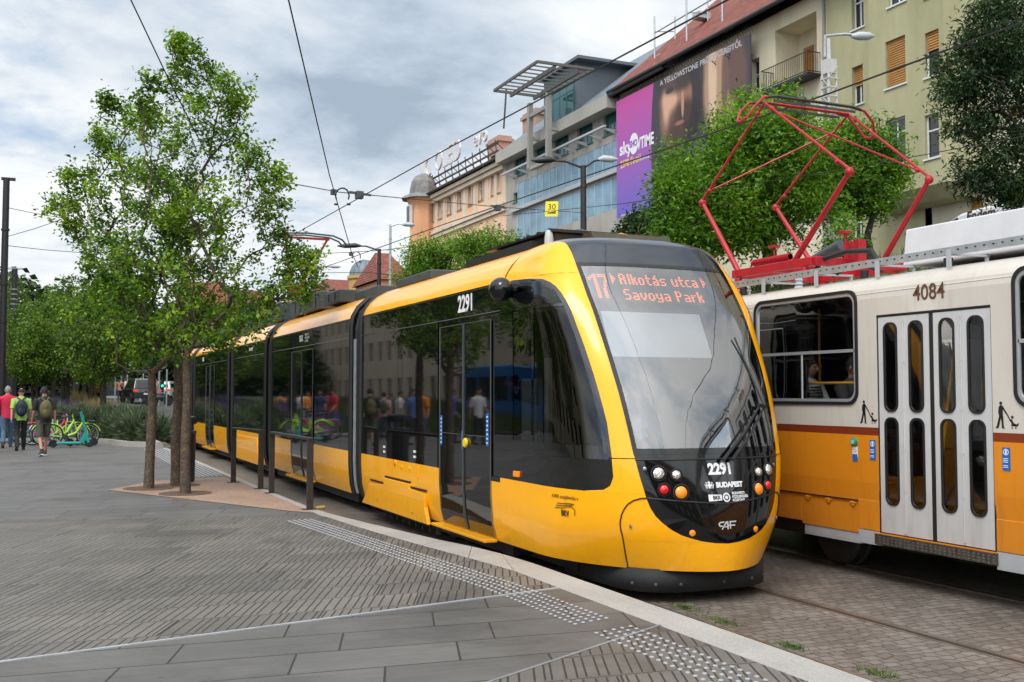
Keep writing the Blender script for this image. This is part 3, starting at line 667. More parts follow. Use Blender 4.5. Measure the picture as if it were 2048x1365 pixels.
# ---- bumper apron under the nose
ap = MB()
for z0, z1 in ((.10, .31),):
    G = []
    for z in (z0, z1):
        row = []
        for w_ in np.linspace(-1, 1, 41):
            ph = abs(w_) * math.pi / 2; u = math.sin(ph) ** (2 / 3.0); c = math.cos(ph) ** (2 / 3.0) if abs(w_) < 1 else 0
            row.append((CXT + math.copysign(u * .80, w_), 8.14 + .75 * (1 - c), z + RAIL))
        G.append([(row[0][0], 9.6, z + RAIL)] + row + [(row[-1][0], 9.6, z + RAIL)])
    ap.grid(G)
apr = ap.build('front_apron', mat('matt black apron', (.012, .013, .014), .75, var=.3, vscale=6), tram, smooth=True); sol(apr, .02)
for w_ in (-.66, -.42, -.2, .02, .24, .48, .7):
    ph = abs(w_) * math.pi / 2; u = math.sin(ph) ** (2 / 3.0); c = math.cos(ph) ** (2 / 3.0)
    MB().ell((CXT + math.copysign(u * .81, w_), 8.125 + .75 * (1 - c), .17 + RAIL), (.017, .014, .017), 8, 6).build('bolt', M['dgrey'], apr)
# ---- destination display behind the screen
led = MB(); GL = {
 'A': ['.####.', '##..##', '##..##', '######', '##..##', '##..##', '##..##'], 'l': ['.##', '.##', '.##', '.##', '.##', '.##', '.##'],
 'k': ['##...', '##...', '##.##', '####.', '####.', '##.##', '##.##'], 'o': ['......', '......', '.####.', '##..##', '##..##', '##..##', '.####.'],
 't': ['.##..', '.##..', '#####', '.##..', '.##..', '.##..', '..###'], 'á': ['...##.', '..##..', '.####.', '....##', '.#####', '##..##', '.#####'],
 'a': ['......', '......', '.####.', '....##', '.#####', '##..##', '.#####'], 's': ['......', '......', '.#####', '##....', '.####.', '....##', '#####.'],
 'u': ['......', '......', '##..##', '##..##', '##..##', '##..##', '.#####'], 'c': ['.....', '.....', '.####', '##...', '##...', '##...', '.####'],
 ' ': ['...'] * 7, 'S': ['.#####', '##....', '##....', '.####.', '....##', '....##', '#####.'], 'v': ['......', '......', '##..##', '##..##', '##..##', '.####.', '..##..'],
 'y': ['......', '......', '##..##', '##..##', '##..##', '.#####', '....##', '#####.'], 'P': ['#####.', '##..##', '##..##', '#####.', '##....', '##....', '##....'],
 'r': ['.....', '.....', '##.##', '###..', '##...', '##...', '##...'], '>': ['#...', '##..', '###.', '####', '###.', '##..', '#...']}
def ledpos(x, zr): return Vector((CXT + x, ysurf(0, zr) * .35 + (8.97 + (zr - 2.9) * .55) * .65 + .16, zr + RAIL))
def dot(x, zr, rx=.0052, rz=.0062):
    p = ledpos(x, zr); led.add([p + Vector((rx * math.cos(a), -.02, rz * math.sin(a))) for a in (math.pi / 6 * (2 * q + 1) for q in range(6))], [(0, 1, 2, 3, 4, 5)])
def ledtext(s, x, zt, px_, pz):
    for ch in s:
        g = GL[ch]
        for r_, row in enumerate(g):
            for c_, q in enumerate(row):
                if q == '#': dot(x + c_ * px_, zt - r_ * pz)
        x += (len(g[0]) + 1) * px_
    return x
ledtext('>', -.505, 3.10, .0138, .0165)
xe = ledtext('Alkotás utca', -.41, 3.10, .0128, .0165); ledtext('>', .575, 3.10, .0138, .0165)
ledtext('Savoya Park', -.41, 2.935, .0132, .0165)
one = ['....###', '..#####', '#######', '##..###'] + ['....###'] * 10; sev = ['#######', '#######', '.....##', '.....##', '....###', '....##.', '...###.', '...##..', '..###..', '..###..', '..###..', '..###..', '..###..', '..###..']
for gx, g in ((-.765, one), (-.655, sev)):
    for r_, row in enumerate(g):
        for c_, q in enumerate(row):
            if q == '#': dot(gx + c_ * .0138, 3.085 - r_ * .0185)
disp = MB(); disp.grid([[ledpos(x, z) for x in (-.84, .66)] for z in (2.80, 3.13)])
dsp = disp.build('destination_display', mat('display panel', (.02, .025, .032), .35), tram); sol(dsp, .02)
led.build('lit_lettering', mat('orange led', (1, .20, .05), .5, emit=1.9), dsp, fix=False)
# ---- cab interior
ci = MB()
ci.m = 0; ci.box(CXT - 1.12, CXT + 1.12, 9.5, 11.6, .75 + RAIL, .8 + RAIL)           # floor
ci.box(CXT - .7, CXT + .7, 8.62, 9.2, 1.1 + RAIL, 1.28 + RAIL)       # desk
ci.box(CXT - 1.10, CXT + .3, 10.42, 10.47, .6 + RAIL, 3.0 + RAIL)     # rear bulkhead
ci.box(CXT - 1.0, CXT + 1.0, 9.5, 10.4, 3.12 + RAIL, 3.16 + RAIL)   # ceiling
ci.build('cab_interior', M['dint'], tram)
ci = MB(); ci.box(CXT - .72, CXT + .72, 8.5, 8.8, 1.283 + RAIL, 1.30 + RAIL); ci.box(CXT - 1.12, CXT - 1.05, 9.62, 9.98, 1.38 + RAIL, 2.05 + RAIL); ci.box(CXT - 1.10, CXT - 1.06, 9.38, 9.48, 1.40 + RAIL, 2.25 + RAIL)
ci.box(CXT + .93, CXT + 1.0, 8.95, 9.2, 1.3 + RAIL, 2.7 + RAIL)
ci.prism([(CXT - .9, 8.6), (CXT - .3, 8.55), (CXT - .35, 8.9), (CXT - .9, 8.95)], 1.30 + RAIL, 1.36 + RAIL)
ci.build('cab_lining', M['ltint'], tram)
bl_ = MB(); bl_.grid([[Vector((CXT + x, 8.62 + (z - 2.25) * .5 + .12, z + RAIL)) for x in (-.74, .40)] for z in (2.25, 2.70)])
sol(bl_.build('sun_blind', mat('white sun blind', (.58, .60, .62), .7), tram), .004)
st = MB(); st.box(CXT - .25, CXT + .25, 9.75, 10.2, 1.05 + RAIL, 1.15 + RAIL); st.box(CXT - .24, CXT + .24, 10.12, 10.24, 1.15 + RAIL, 1.85 + RAIL); st.box(CXT - .13, CXT + .13, 10.1, 10.2, 1.9 + RAIL, 2.12 + RAIL)
st.tube([(CXT, 10.0, .6 + RAIL), (CXT, 10.0, 1.06 + RAIL)], .05)
st.build('driver_seat', mat('grey seat fabric', (.12, .13, .14), .8), tram, bevel=.03)
ct = MB(); ct.bar((CXT - .85, 9.0, 1.32 + RAIL), (CXT - .85, 9.0, 1.5 + RAIL), .06); ct.box(CXT - .9, CXT - .78, 8.95, 9.0, 1.42 + RAIL, 1.55 + RAIL); ct.tube([(CXT - .6, 8.8, 1.3 + RAIL), (CXT - .6, 8.78, 1.42 + RAIL)], .02); ct.ell((CXT - .6, 8.78, 1.44 + RAIL), (.03, .03, .03), 8, 6)
ct.build('control_lever', M['dgrey'], tram)
# ---- camera pod high on each side
for sg in (-1, 1):
    b = MB(); x = CXT + sg * 1.34; b.ell((x, 10.02, 2.98 + RAIL), (.125, .15, .13), 20, 12); b.tube([(CXT + sg * 1.20, 10.06, 2.96 + RAIL), (x, 10.04, 2.98 + RAIL)], [.06, .08], 12)
    b.build('camera_pod', M['blackf'], tram, smooth=True)
# ================================================ straight body modules
def bx(z): return float(np.interp(z, BZs, BXs))
BL, GT = .98, 3.07     # bottom of the black glass, top of it
def module(y0, y1, sec=None):
    """yellow lower panel, black glass band and yellow roof fairing as three parts, both sides"""
    lo, ro = MB(), MB()
    for sg in (-1, 1):
        lo.grid([[(CXT + sg * bx(z), y, z + RAIL) for y in (y0, y1)] for z in (.30, .38, .5, .65, .8, BL)])
        ro.grid([[(CXT + sg * bx(z), y, z + RAIL) for y in np.linspace(y0, y1, 6)] for z in np.linspace(GT, 3.58, 22)])
    ro.grid([[(CXT + x, y, 3.58 + RAIL) for y in (y0, y1)] for x in (-.3, .3)])
    for yy in (y0, y1):
        ro.poly([(CXT + bx(z), yy, z + RAIL) for z in np.linspace(GT, 3.58, 12)] + [(CXT - bx(z), yy, z + RAIL) for z in np.linspace(3.58, GT, 12)])
    l = pieces(lo, 'lower_panel', M['yellow'], tram, smooth=60)[0]; r = ro.build('roof_fairing', M['yellow'], tram, smooth=50)
    g = MB()
    for sg in (-1, 1): g.box(*sorted((CXT + sg * 1.12, CXT + sg * 1.192)), y0, y1, BL - .02 + RAIL, GT + .03 + RAIL)
    gb = pieces(g, 'body_frame', M['black'], tram)[0]
    return l, r, gb
def band(y0, y1, panes, parent, door=None):
    """glazing of one module on both sides: top strip, window panes; skip the door opening"""
    for sg in (-1, 1):
        x = lambda o: CXT + sg * (1.2 + o)
        t = MB(); t.box(*sorted((x(-.01), x(.0))), y0, y1, 2.80 + RAIL, GT + RAIL); t.build('top_strip', M['black'], parent, fix=True)
        MB().tube([(x(.002), y0, 2.79 + RAIL), (x(.002), y1, 2.79 + RAIL)], .004, 4).build('trim_line', M['trim'], parent)
        MB().tube([(x(.003), y0, GT + .005 + RAIL), (x(.003), y1, GT + .005 + RAIL)], .006, 4).build('roof_gutter', M['rubber'], parent)
        for a, b_ in zip(panes[:-1], panes[1:]):
            if door and a < (door[0] + door[1]) / 2 < b_: continue
            MB().box(*sorted((x(-.01), x(.001))), a + .006, b_ - .006, BL + .0 + RAIL, 2.782 + RAIL).build('window', M['black'], parent)
def door(y0, y1, lab=False):
    for sg in (-1, 1):
        x = lambda o: CXT + sg * (1.2 + o)
        d = MB(); ym = (y0 + y1) / 2
        zs2 = [.33, .42, .5, .65, .8, 1.2, 2.0, 2.70]
        for a, b_ in ((y0 + .01, ym - .008), (ym + .008, y1 - .01)):
            d.grid([[(CXT + sg * (bx(z) + .006), y, z + RAIL) for y in (a, b_)] for z in zs2])
        dd = d.build('door', M['black'], tram); 
        f = MB(); zz3 = [.33, .5, .8, 2.71]
        for yy in (y0, y1): f.tube([(CXT + sg * (bx(z) + .01), yy, z + RAIL) for z in zz3], .007, 5)
        f.tube([(x(.01), y0, 2.71 + RAIL), (x(.01), y1, 2.71 + RAIL)], .007, 5); f.build('door_frame', M['trim'], dd)
        f = MB(); f.tube([(CXT + sg * (bx(z) + .012), ym, z + RAIL) for z in zz3], .016, 5); f.build('rubber_seal', M['dgrey'], dd)
        f = MB(); f.tube([(x(.008), y0 + .02, 1.42 + RAIL), (x(.008), y1 - .02, 1.42 + RAIL)], .004, 4); f.build('seam_line', M['dgrey'], dd)
        s_ = MB(); s_.box(*sorted((x(-.05), x(.10))), y0 - .05, y1 + .05, .285 + RAIL, .318 + RAIL); stp = s_.build('door_step', M['yellow'], tram, bevel=.006)
        if lab:
            bt = MB(); bt.lathe([(.055, 0), (.055, .02), (.045, .03)], 20, (0, 0, 0)); q = Vector((sg, 0, 0)).to_track_quat('Z', 'Y'); bt.v = [tuple(Vector((x(.01), ym - .085, 1.33 + RAIL)) + q @ Vector(v)) for v in bt.v]
            db = bt.build('door_button', mat('yellow plastic', (.8, .55, .02), .35), dd, smooth=True)
            for (yy, zz4, w_, h_) in ((y1 - .05, 1.45, .07, .36), (ym + .09 - .16, 1.37, .0, .0), (y0 + .10, 1.50, .075, .36), (ym + .035, 1.36, .06, .22)):
                if w_ == 0: continue
                s2 = MB(); s2.box(*sorted((x(.0065), x(.0095))), yy - w_ / 2, yy + w_ / 2, zz4 - h_ / 2 + RAIL, zz4 + h_ / 2 + RAIL); s3 = s2.build('blue_sticker', M['blue'], dd)
                s2 = MB()
                for qz in np.linspace(-.4, .4, 7): s2.box(*sorted((x(.0096), x(.0104))), yy - w_ * .3, yy + w_ * .3, zz4 + h_ * qz - .012 + RAIL, zz4 + h_ * qz + .006 + RAIL)
                s2.build('sticker_print', M['qw'], s3)
mods = [(10.36, 15.75), (16.40, 22.80), (23.50, 27.90), (28.60, 35.5), (36.2, 41.6)]
doors = [(10.60, 12.22), (18.95, 20.75), None, (31.1, 32.8), None]
panes = [[10.36, 12.32, 13.75, 13.93, 15.75], [16.40, 17.0, 18.85, 20.85, 21.6, 22.8], [23.5, 25.0, 26.4, 27.9], [28.6, 31.0, 32.9, 35.5], [36.2, 38.4, 40.0, 41.6]]
for i, ((y0, y1), dr, pn) in enumerate(zip(mods, doors, panes)):
    l, r, gb = module(y0, y1); band(y0, y1, pn, gb, dr)
    if dr: door(dr[0], dr[1], i == 0)
    # dark underframe
    MB().box(CXT - 1.05, CXT + 1.05, y0, y1, .16 + RAIL, .5 + RAIL).build('underframe', M['rubber'], tram)
MB().box(CXT - .82, CXT + .82, 9.3, 10.4, .14 + RAIL, .5 + RAIL).build('underframe', M['rubber'], tram)
# black side skirt blocks around the front door and behind the cab
for sg in (-1, 1):
    pz = [(z, bx(z)) for z in (.31, .42, .6, .8, BL + .003)]
    b = MB()
    for a, b_ in ((10.36, 10.58), (12.24, 12.30)):
        pass
    b.grid([[(CXT + sg * (bx(z) + .003), y, z + RAIL) for y in (10.36, 12.24)] for z in (.95, BL, 1.0)])
    b.build('corner_panel', M['black'], tram)
# bellows
for a, b_ in zip(mods[:-1], mods[1:]):
    be = MB(); n = 9; y0, y1 = a[1], b_[0]
    G = []
    for j in range(2 * n + 1):
        y = y0 + (y1 - y0) * j / (2 * n); o = -.07 + (.03 if j % 2 else 0)
        G.append([(CXT + (bx(z) + o), y, z + RAIL) for z in np.linspace(.32, 3.5, 12)] + [(CXT - (bx(z) + o), y, z + RAIL) for z in np.linspace(3.5, .32, 12)])
    be.grid(G); bl2 = be.build('bellows', M['rubber'], tram)
    fr = MB()
    for yy in (y0 + .05, y1 - .05):
        for sg in (-1, 1): fr.tube([(CXT + sg * (bx(z) + .0), yy, z + RAIL) for z in np.linspace(.32, 3.58, 22)], .045, 8)
        fr.tube([(CXT - .3, yy, 3.59 + RAIL), (CXT + .3, yy, 3.59 + RAIL)], .04, 6)
    fr.build('bellows_frame', M['rubber'], bl2, smooth=True)
fr = MB()
for dz in (0, .02, .04): fr.tube([(CXT - bx(z) - .02 - dz * .3, 16.02 + dz * 1.5, z + RAIL) for z in np.linspace(.34, 2.75, 20)], .008, 5)
fr.build('damper_cable', M['steel'], tram, smooth=True)
# yellow equipment hatches under the windows
def hatch(ya, yb, parent=tram):
    x = CXT - 1.2; o = .03
    out = [(ya, .245), (yb + .35, .245), (yb, .50), (yb, .56), (yb - .75, .60), (yb - .75, .70), (ya + .75, .70), (ya + .75, .64), (ya + .12, .62), (ya + .12, .45)]
    h = MB().prism([(y, z + RAIL) for y, z in out], x - o, x + .02, 'x').build('equipment_hatch', M['yellow'], parent, bevel=.008)
    g = MB()
    for (a, b_, z) in ((ya + .12, ya + .74, .655), (ya + .76, yb - .76, .715), (yb - .74, yb - .02, .615)): g.box(x - .012, x + .0, a, b_, z - .012 + RAIL, z + .014 + RAIL)
    g.build('hatch_gap', M['rubber'], h)
    for (yy, z) in ((ya + .6, .33), (yb - .5, .36)): MB().lathe([(.014, -o - .006), (.014, -o + .004)], 10, (x, yy, z + RAIL), 'x').build('bolt', M['trim'], h)
hatch(12.60, 15.25)
for (ya, yb) in ((24.3, 27.1),):
    h = MB().prism([(ya - .2, .28 + RAIL), (yb, .28 + RAIL), (yb, .86 + RAIL), (ya, .86 + RAIL)], CXT - 1.225, CXT - 1.18, 'x').build('equipment_hatch', M['yellow'], tram, bevel=.008)
# bogies glimpsed below
for yc in (13.8, 25.7, 38.5):
    g = MB()
    for dy in (-.9, .9):
        for sg in (-1, 1): g.lathe([(.30, -.06), (.30, .06)], 24, (CXT + sg * .72, yc + dy, .30 + RAIL), 'x')
    g.box(CXT - 1.02, CXT - .85, yc - 1.3, yc + 1.3, .15 + RAIL, .40 + RAIL)
    for q in np.linspace(-1.1, 1.1, 9): g.bar((CXT - 1.04, yc + q, .24 + RAIL), (CXT - 1.04, yc + q, .10 + RAIL), .04, .06)
    g.build('bogie', mat('oily bogie', (.03, .027, .024), .6, var=.4, vscale=8), tram)
# small side details
x = CXT - 1.2
MB().box(x - .028, x + .005, 9.84, 9.97, 1.04 + RAIL, 1.10 + RAIL).build('side_marker', M['amber'], tram, bevel=.008)
MB().lathe([(.035, -.02), (.035, .0)], 16, (x, 14.05, 1.0 + RAIL - .06), 'x').build('side_marker', M['amber'], tram)
for yy in (13.75, 13.42): MB().lathe([(.025, -.008), (.025, .002)], 12, (x, yy, .90 + RAIL), 'x').build('socket_cap', M['yellow'], tram)
for yy in (13.05,): MB().box(x - .008, x, yy - .03, yy + .03, .80 + RAIL, .95 + RAIL).build('socket_cap', M['yellow'], tram, bevel=.004)
for yy in (14.55, 13.2):
    for dz in (0, .07): MB().box(x - .010, x - .003, yy - .05, yy + .03, 1.05 + dz + RAIL, 1.08 + dz + RAIL).build('pictogram', M['qw'], tram)
sidef = lambda yc, zc, o=.006: (lambda a, b_, z: (CXT - 1.2 - o - z * .4, yc - a, zc + b_ + RAIL))
lettering('fleet_number', '2291', .27, sidef(11.37, 2.94), M['white'], tram, bold=.008, sx=.92)
lettering('city_name', 'BUDAPEST', .1, sidef(25.3, 2.94), M['white'], tram); lettering('operator_name', 'BKK', .16, sidef(19.95, 2.94), M['white'], tram, bold=.006)
for i, s_ in enumerate(('BUDAPESTI', 'KÖZLEKEDÉSI', 'KÖZPONT')): lettering('operator_name', s_, .06, sidef(19.65, 3.0 - i * .06), M['white'], tram, align='LEFT')
lettering('operator_name', 'BKK', .16, sidef(33.5, 2.94), M['white'], tram, bold=.006)
BK = mat('dark decal', (.05, .035, .01), .5)
def cabf(yc, zc, o=.004):
    def f(a, b_, z):
        zr = zc + b_; w_ = w_of_y(zr, yc - a); 
        if w_ < 1:
            NE = NEz(zr); y0, hw, D = nose_dims(zr); c = 1 - (yc - a - y0) / D; c = min(1, max(0, c)); w_ = math.acos(min(1, c ** (NE / 2))) / (math.pi / 2)
        return S(zr, -w_, o + z * .4)
    return f
lettering('operator_note', 'A BKK szolgáltatója a', .045, cabf(8.93, .92), BK, tram)
lettering('operator_emblem', 'BKV', .075, cabf(8.93, .765), BK, tram, bold=.003, sx=.8)
b = MB(); f_ = cabf(8.93, .80, .005)
for k_, (dx_, dz_) in enumerate(((0, 0), (-.02, .022), (-.04, .044))):
    pts = [(-.15 + dx_ * -1, .012 + dz_), (-.02, .012 + dz_), (.02, .03 + dz_ * .8), (.10 - dx_, .035 + dz_ * .6), (.14, .01 + dz_ * .3), (.13, -.045 - dx_)][: (6 if k_ == 0 else 4)]
    for p, q in zip(pts[:-1], pts[1:]):
        d = Vector((q[0] - p[0], q[1] - p[1])).normalized() * .004; n_ = (-d.y, d.x)
        b.add([f_(p[0] + n_[0], p[1] + n_[1], 0), f_(q[0] + n_[0], q[1] + n_[1], 0), f_(q[0] - n_[0], q[1] - n_[1], 0), f_(p[0] - n_[0], p[1] - n_[1], 0)], [(0, 1, 2, 3)])
b.build('operator_emblem', BK, tram, fix=False)
# ---- roof equipment
RZ = 3.58 + RAIL
b = MB()
b.box(CXT - .55, CXT + .75, 10.35, 12.0, RZ, RZ + .09); b.box(CXT - .62, CXT + .8, 10.3, 12.2, RZ + .10, RZ + .12); b.box(CXT - .72, CXT - .6, 10.6, 12.6, RZ - .06, RZ + .03)
for yy in np.arange(10.35, 12.2, .28): b.bar((CXT - .63, yy, RZ + .125), (CXT + .8, yy, RZ + .125), .05, .02)
b.build('roof_equipment', M['blackmetal'], tram)
b = MB(); b.prism([(10.0, RZ - .04), (10.05, RZ + .08), (10.25, RZ + .09), (10.3, RZ - .04)], CXT - .25, CXT + .75, 'x'); b.build('roof_equipment', mat('amber roof cooler', (.05, .04, .02), .5, var=.4, vscale=10), tram)
b = MB(); b.lathe([(.055, 0), (.05, .10), (.04, .18), (.02, .2)], 12, (CXT - .62, 10.35, RZ - .08)); b.build('antenna', M['ltgrey'], tram, smooth=True)
MB().lathe([(.16, 0), (.15, .06), (.09, .12), (.02, .14)], 16, (CXT + .1, 11.0, RZ + .13)).build('antenna', M['dgrey'], tram, smooth=True)
MB().tube([(CXT + .1, 10.3, RZ - .02), (CXT + .12, 10.3, RZ + .09), (CXT + .25, 10.28, RZ + .12), (CXT + .42, 10.28, RZ + .10)], .012, 6).build('cable', M['yint'], tram, smooth=True)
for (xa, xb, ya, yb, h_, m_) in ((-.7, .85, 16.6, 18.0, .10, 'dgrey'), (-.9, .8, 18.3, 19.4, .18, 'dgrey'), (-.85, .85, 20.0, 22.6, .30, 'dgrey'), (-.9, .9, 23.5, 24.6, .36, 'dgrey'), (-.7, .7, 14.0, 15.6, .08, 'dgrey'), (-.8, .8, 29, 34, .3, 'dgrey'), (-.8, .8, 37, 40, .3, 'dgrey')):
    e_ = MB().box(CXT + xa, CXT + xb, ya, yb, RZ - .05, RZ + h_).build('roof_equipment', M[m_], tram, bevel=.02)
    if h_ > .15:
        g = MB()
        for yy in np.arange(ya + .3, yb - .1, .45): g.box(CXT + xa - .012, CXT + xa, yy - .012, yy + .012, RZ, RZ + h_ - .04)
        g.build('cover_seam', M['rubber'], e_)
# pantograph, single arm
pn = MB(); py_ = 25.2; pz = RZ
pn.bar((CXT - .55, py_ - .8, pz + .12), (CXT + .55, py_ - .8, pz + .12), .09); pn.bar((CXT - .55, py_ + .8, pz + .12), (CXT + .55, py_ + .8, pz + .12), .09)
for s_ in (-.5, .5): pn.bar((CXT + s_, py_ - .8, pz + .12), (CXT + s_, py_ + .8, pz + .12), .08)
pn.tube([(CXT, py_ - .6, pz + .15), (CXT, py_ + .95, pz + .95)], [.09, .07], 10)
pn.tube([(CXT - .15, py_ + .95, pz + .95), (CXT + .15, py_ + .95, pz + .95)], .09, 8)
for s_ in (-1, 1): pn.tube([(CXT + s_ * .12, py_ + .95, pz + .95), (CXT + s_ * .5, py_ - .35, pz + 2.02)], [.035, .025], 8)
pn.tube([(CXT - .12, py_ + .3, pz + 1.45), (CXT + .25, py_ + .3, pz + 1.5)], .025, 6)
pan = pn.build('pantograph', M['red'], tram, smooth=True)
h = MB(); h.bar((CXT - .55, py_ - .35, pz + 2.03), (CXT + .55, py_ - .35, pz + 2.03), .05); h.build('head_beam', M['red'], pan)
h = MB()
for dy in (-.17, .17): h.tube([(CXT - .95, py_ - .35 + dy, pz + 1.88), (CXT - .82, py_ - .35 + dy, pz + 2.02), (CXT - .6, py_ - .35 + dy, pz + 2.10), (CXT, py_ - .35 + dy, pz + 2.13), (CXT + .6, py_ - .35 + dy, pz + 2.10), (CXT + .82, py_ - .35 + dy, pz + 2.02), (CXT + .95, py_ - .35 + dy, pz + 1.88)], .022, 6)
h.build('collector_strip', M['dgrey'], pan, smooth=True)
# ================================================================ OLD WHITE / ORANGE TRAM
WX, WC = 7.65, 8.9
WP = [(.42, 1.19), (.8, 1.235), (1.0, 1.25), (2.86, 1.25), (2.95, 1.235), (3.02, 1.20), (3.07, 1.14), (3.10, 1.05), (3.13, .9), (3.17, .6), (3.19, 0)]
def wx(z): return float(np.interp(z, [a for a, _ in WP], [b for _, b in WP]))
old = thing('old_tram', 'older angular white and orange tram with folding doors and a big red pantograph', 'tram', (WC, 4.8, RAIL))
WBAND = [(-2.6, 12.2)]
wy0, wy1 = -2.6, 12.3
DOORS = [(6.755, 8.155), (1.6, 3.0)]
WINS = [(8.44, 10.12, 1.55 - RAIL, 2.705 - RAIL), (10.35, 11.8, 1.55 - RAIL, 2.705 - RAIL), (4.9, 6.50, 1.55 - RAIL, 2.72 - RAIL), (3.1, 4.7, 1.55 - RAIL, 2.72 - RAIL), (-.6, 1.4, 1.55 - RAIL, 2.72 - RAIL)]
holes = [(a, b_, .50, 2.685) for a, b_ in DOORS] + [(a + .02, b_ - .02, c + .02, d - .02) for a, b_, c, d in WINS]
def wall(zb, zt, m, name, x_, parent, ymin=wy0, ymax=wy1, yl=None):
    ys = sorted({ymin, ymax, *[v for h_ in holes for v in h_[:2] if ymin < v < ymax], *(yl or [])}); zs = sorted({zb, zt, *[v for h_ in holes for v in h_[2:] if zb < v < zt], *[a for a, _ in WP if zb < a < zt]})
    b = MB()
    for y0, y1 in zip(ys[:-1], ys[1:]):
        for z0, z1 in zip(zs[:-1], zs[1:]):
            ym, zm = (y0 + y1) / 2, (z0 + z1) / 2
            if any(h_[0] < ym < h_[1] and h_[2] < zm < h_[3] for h_ in holes): continue
            b.add([(WC - wx(z) , y, z + RAIL) for y, z in ((y0, z0), (y1, z0), (y1, z1), (y0, z1))], [(0, 1, 2, 3)])
    return sol(b.build(name, m, parent, weld=True), .012)
wall(1.555, 2.95, M['cream'], 'upper_side', 0, old)
wall(1.475, 1.555, M['brown'], 'stripe', 0, old)
wall(.80, 1.475, M['orange'], 'lower_side', 0, old)
rf = MB(); zs_ = [2.95, 2.98, 3.02, 3.05, 3.08, 3.10, 3.12, 3.14, 3.16, 3.18, 3.19]
rf.grid([[(WC + s_ * wx(z), y, z + RAIL) for y in (wy0, wy1)] for s_, z in [(-1, z) for z in zs_] + [(1, z) for z in zs_[::-1]]])
rf.grid([[(WC + wx(z), y, z + RAIL) for y in (wy0, wy1)] for z in (.42, 1.0, 2.95)]); MB().box(WC + 1.1, WC + 1.2, wy0, wy1, .10 + RAIL, .5 + RAIL).build('underfloor_shade', M['rubber'], old)  # dark board added on the far side as the black shade under the tram
for y in (wy0, wy1): rf.add([(WC + s_ * wx(z), y, z + RAIL) for s_, z in [(-1, z) for z in (.42, 1, 2.95, 3.1, 3.19)] + [(1, z) for z in (3.1, 2.95, 1, .42)]], [tuple(range(9))])
rf.build('roof', M['cream'], old, smooth=50)
# raised rib below the roof edge
MB().tube([(WC - 1.243, wy0, 2.915 + RAIL), (WC - 1.243, wy1, 2.915 + RAIL)], .009, 6).build('rain_rib', M['cream'], old, smooth=True)
# lower orange skirts with gaps for bogie, grey strip underneath
b = MB()
for y0, y1, zt in ((8.16, 8.46, .82), (5.9, 6.75, .80), (3.0, 5.9, .80), (-2.6, 1.6, .8)):
    b.box(WX + .0, WX + .03, y0, y1, .52 + RAIL, zt + RAIL)
b.box(WX + .02, WX + .05, 8.46, 9.36, .47 + RAIL, .80 + RAIL)
b.box(WX + .02, WX + .05, 9.37, 9.80, .50 + RAIL, .80 + RAIL)
b.prism([(9.8, .50 + RAIL), (9.8, .80 + RAIL), (10.02, .80 + RAIL)], WX + .02, WX + .05, 'x')
b.prism([(11.7, .50 + RAIL), (12.3, .50 + RAIL), (12.3, .80 + RAIL), (11.5, .80 + RAIL)], WX + .02, WX + .05, 'x')
pieces(b, 'lower_skirt', M['orange'], old, bevel=.004)
b = MB(); b.box(WX, WX + .03, 8.155, 8.46, .38 + RAIL, .515 + RAIL); b.box(WX + .03, WX + .05, 8.46, 9.33, .385 + RAIL, .465 + RAIL + .0); b.box(WX, WX + .03, 6.42, 6.75, .36 + RAIL, .515 + RAIL); b.box(WX, WX + .03, -2.6, 6.0, .36 + RAIL, .515 + RAIL)
b.box(WX + .032, WX + .06, 8.46, 9.33, .36 + RAIL, .62 + RAIL)
pieces(b, 'grey_skirt', M['ltgrey'], old)
b = MB()
for yy in (9.25, 8.92, 8.55, 5.6, 4.9): b.box(WX + .0, WX + .022, yy - .045, yy + .045, .765 + RAIL, .785 + RAIL); b.lathe([(.014, -.04), (.014, .04)], 8, (0, 0, 0), 'y') if 0 else None
for yy in (9.25, 8.92, 8.55, 5.6): b.box(WX + .002, WX + .02, yy - .02, yy + .02, .74 + RAIL, .79 + RAIL)
pieces(b, 'hatch_hinge', M['orange'], old, bevel=.003)
b = MB(); b.box(WX + .001, WX + .018, 8.46, 9.80, .797 + RAIL, .808 + RAIL); b.box(WX + .001, WX + .02, 5.2, 6.2, .797 + RAIL, .808 + RAIL); b.build('hatch_gap', M['rubber'], old)
# underfloor darkness and bogies
MB().box(WC - 1.1, WC + 1.1, wy0, 8.4, .40 + RAIL, .62 + RAIL).build('underframe', M['rubber'], old)
MB().box(WC - 1.1, WC + 1.1, 8.4, wy1, .58 + RAIL, .64 + RAIL).build('underframe', M['rubber'], old)
for yc in (10.25, 2.2):
    g = MB()
    for dy in (-.95, .95):
        for s_ in (-1, 1): g.lathe([(.02, -.09), (.33, -.09), (.36, -.06), (.36, .05), (.39, .06), (.39, .08)], 28, (WC + s_ * .72, yc + dy, .36 + RAIL), 'x')
    for s_ in (-1, 1): g.bar((WC + s_ * .98, yc - 1.2, .42 + RAIL), (WC + s_ * .98, yc + 1.2, .42 + RAIL), .1, .2); g.lathe([(.1, -.12), (.1, .12)], 12, (WC + s_ * .98, yc, .42 + RAIL), 'x')
    pieces(g, 'bogie', MATS['oily bogie'], old)
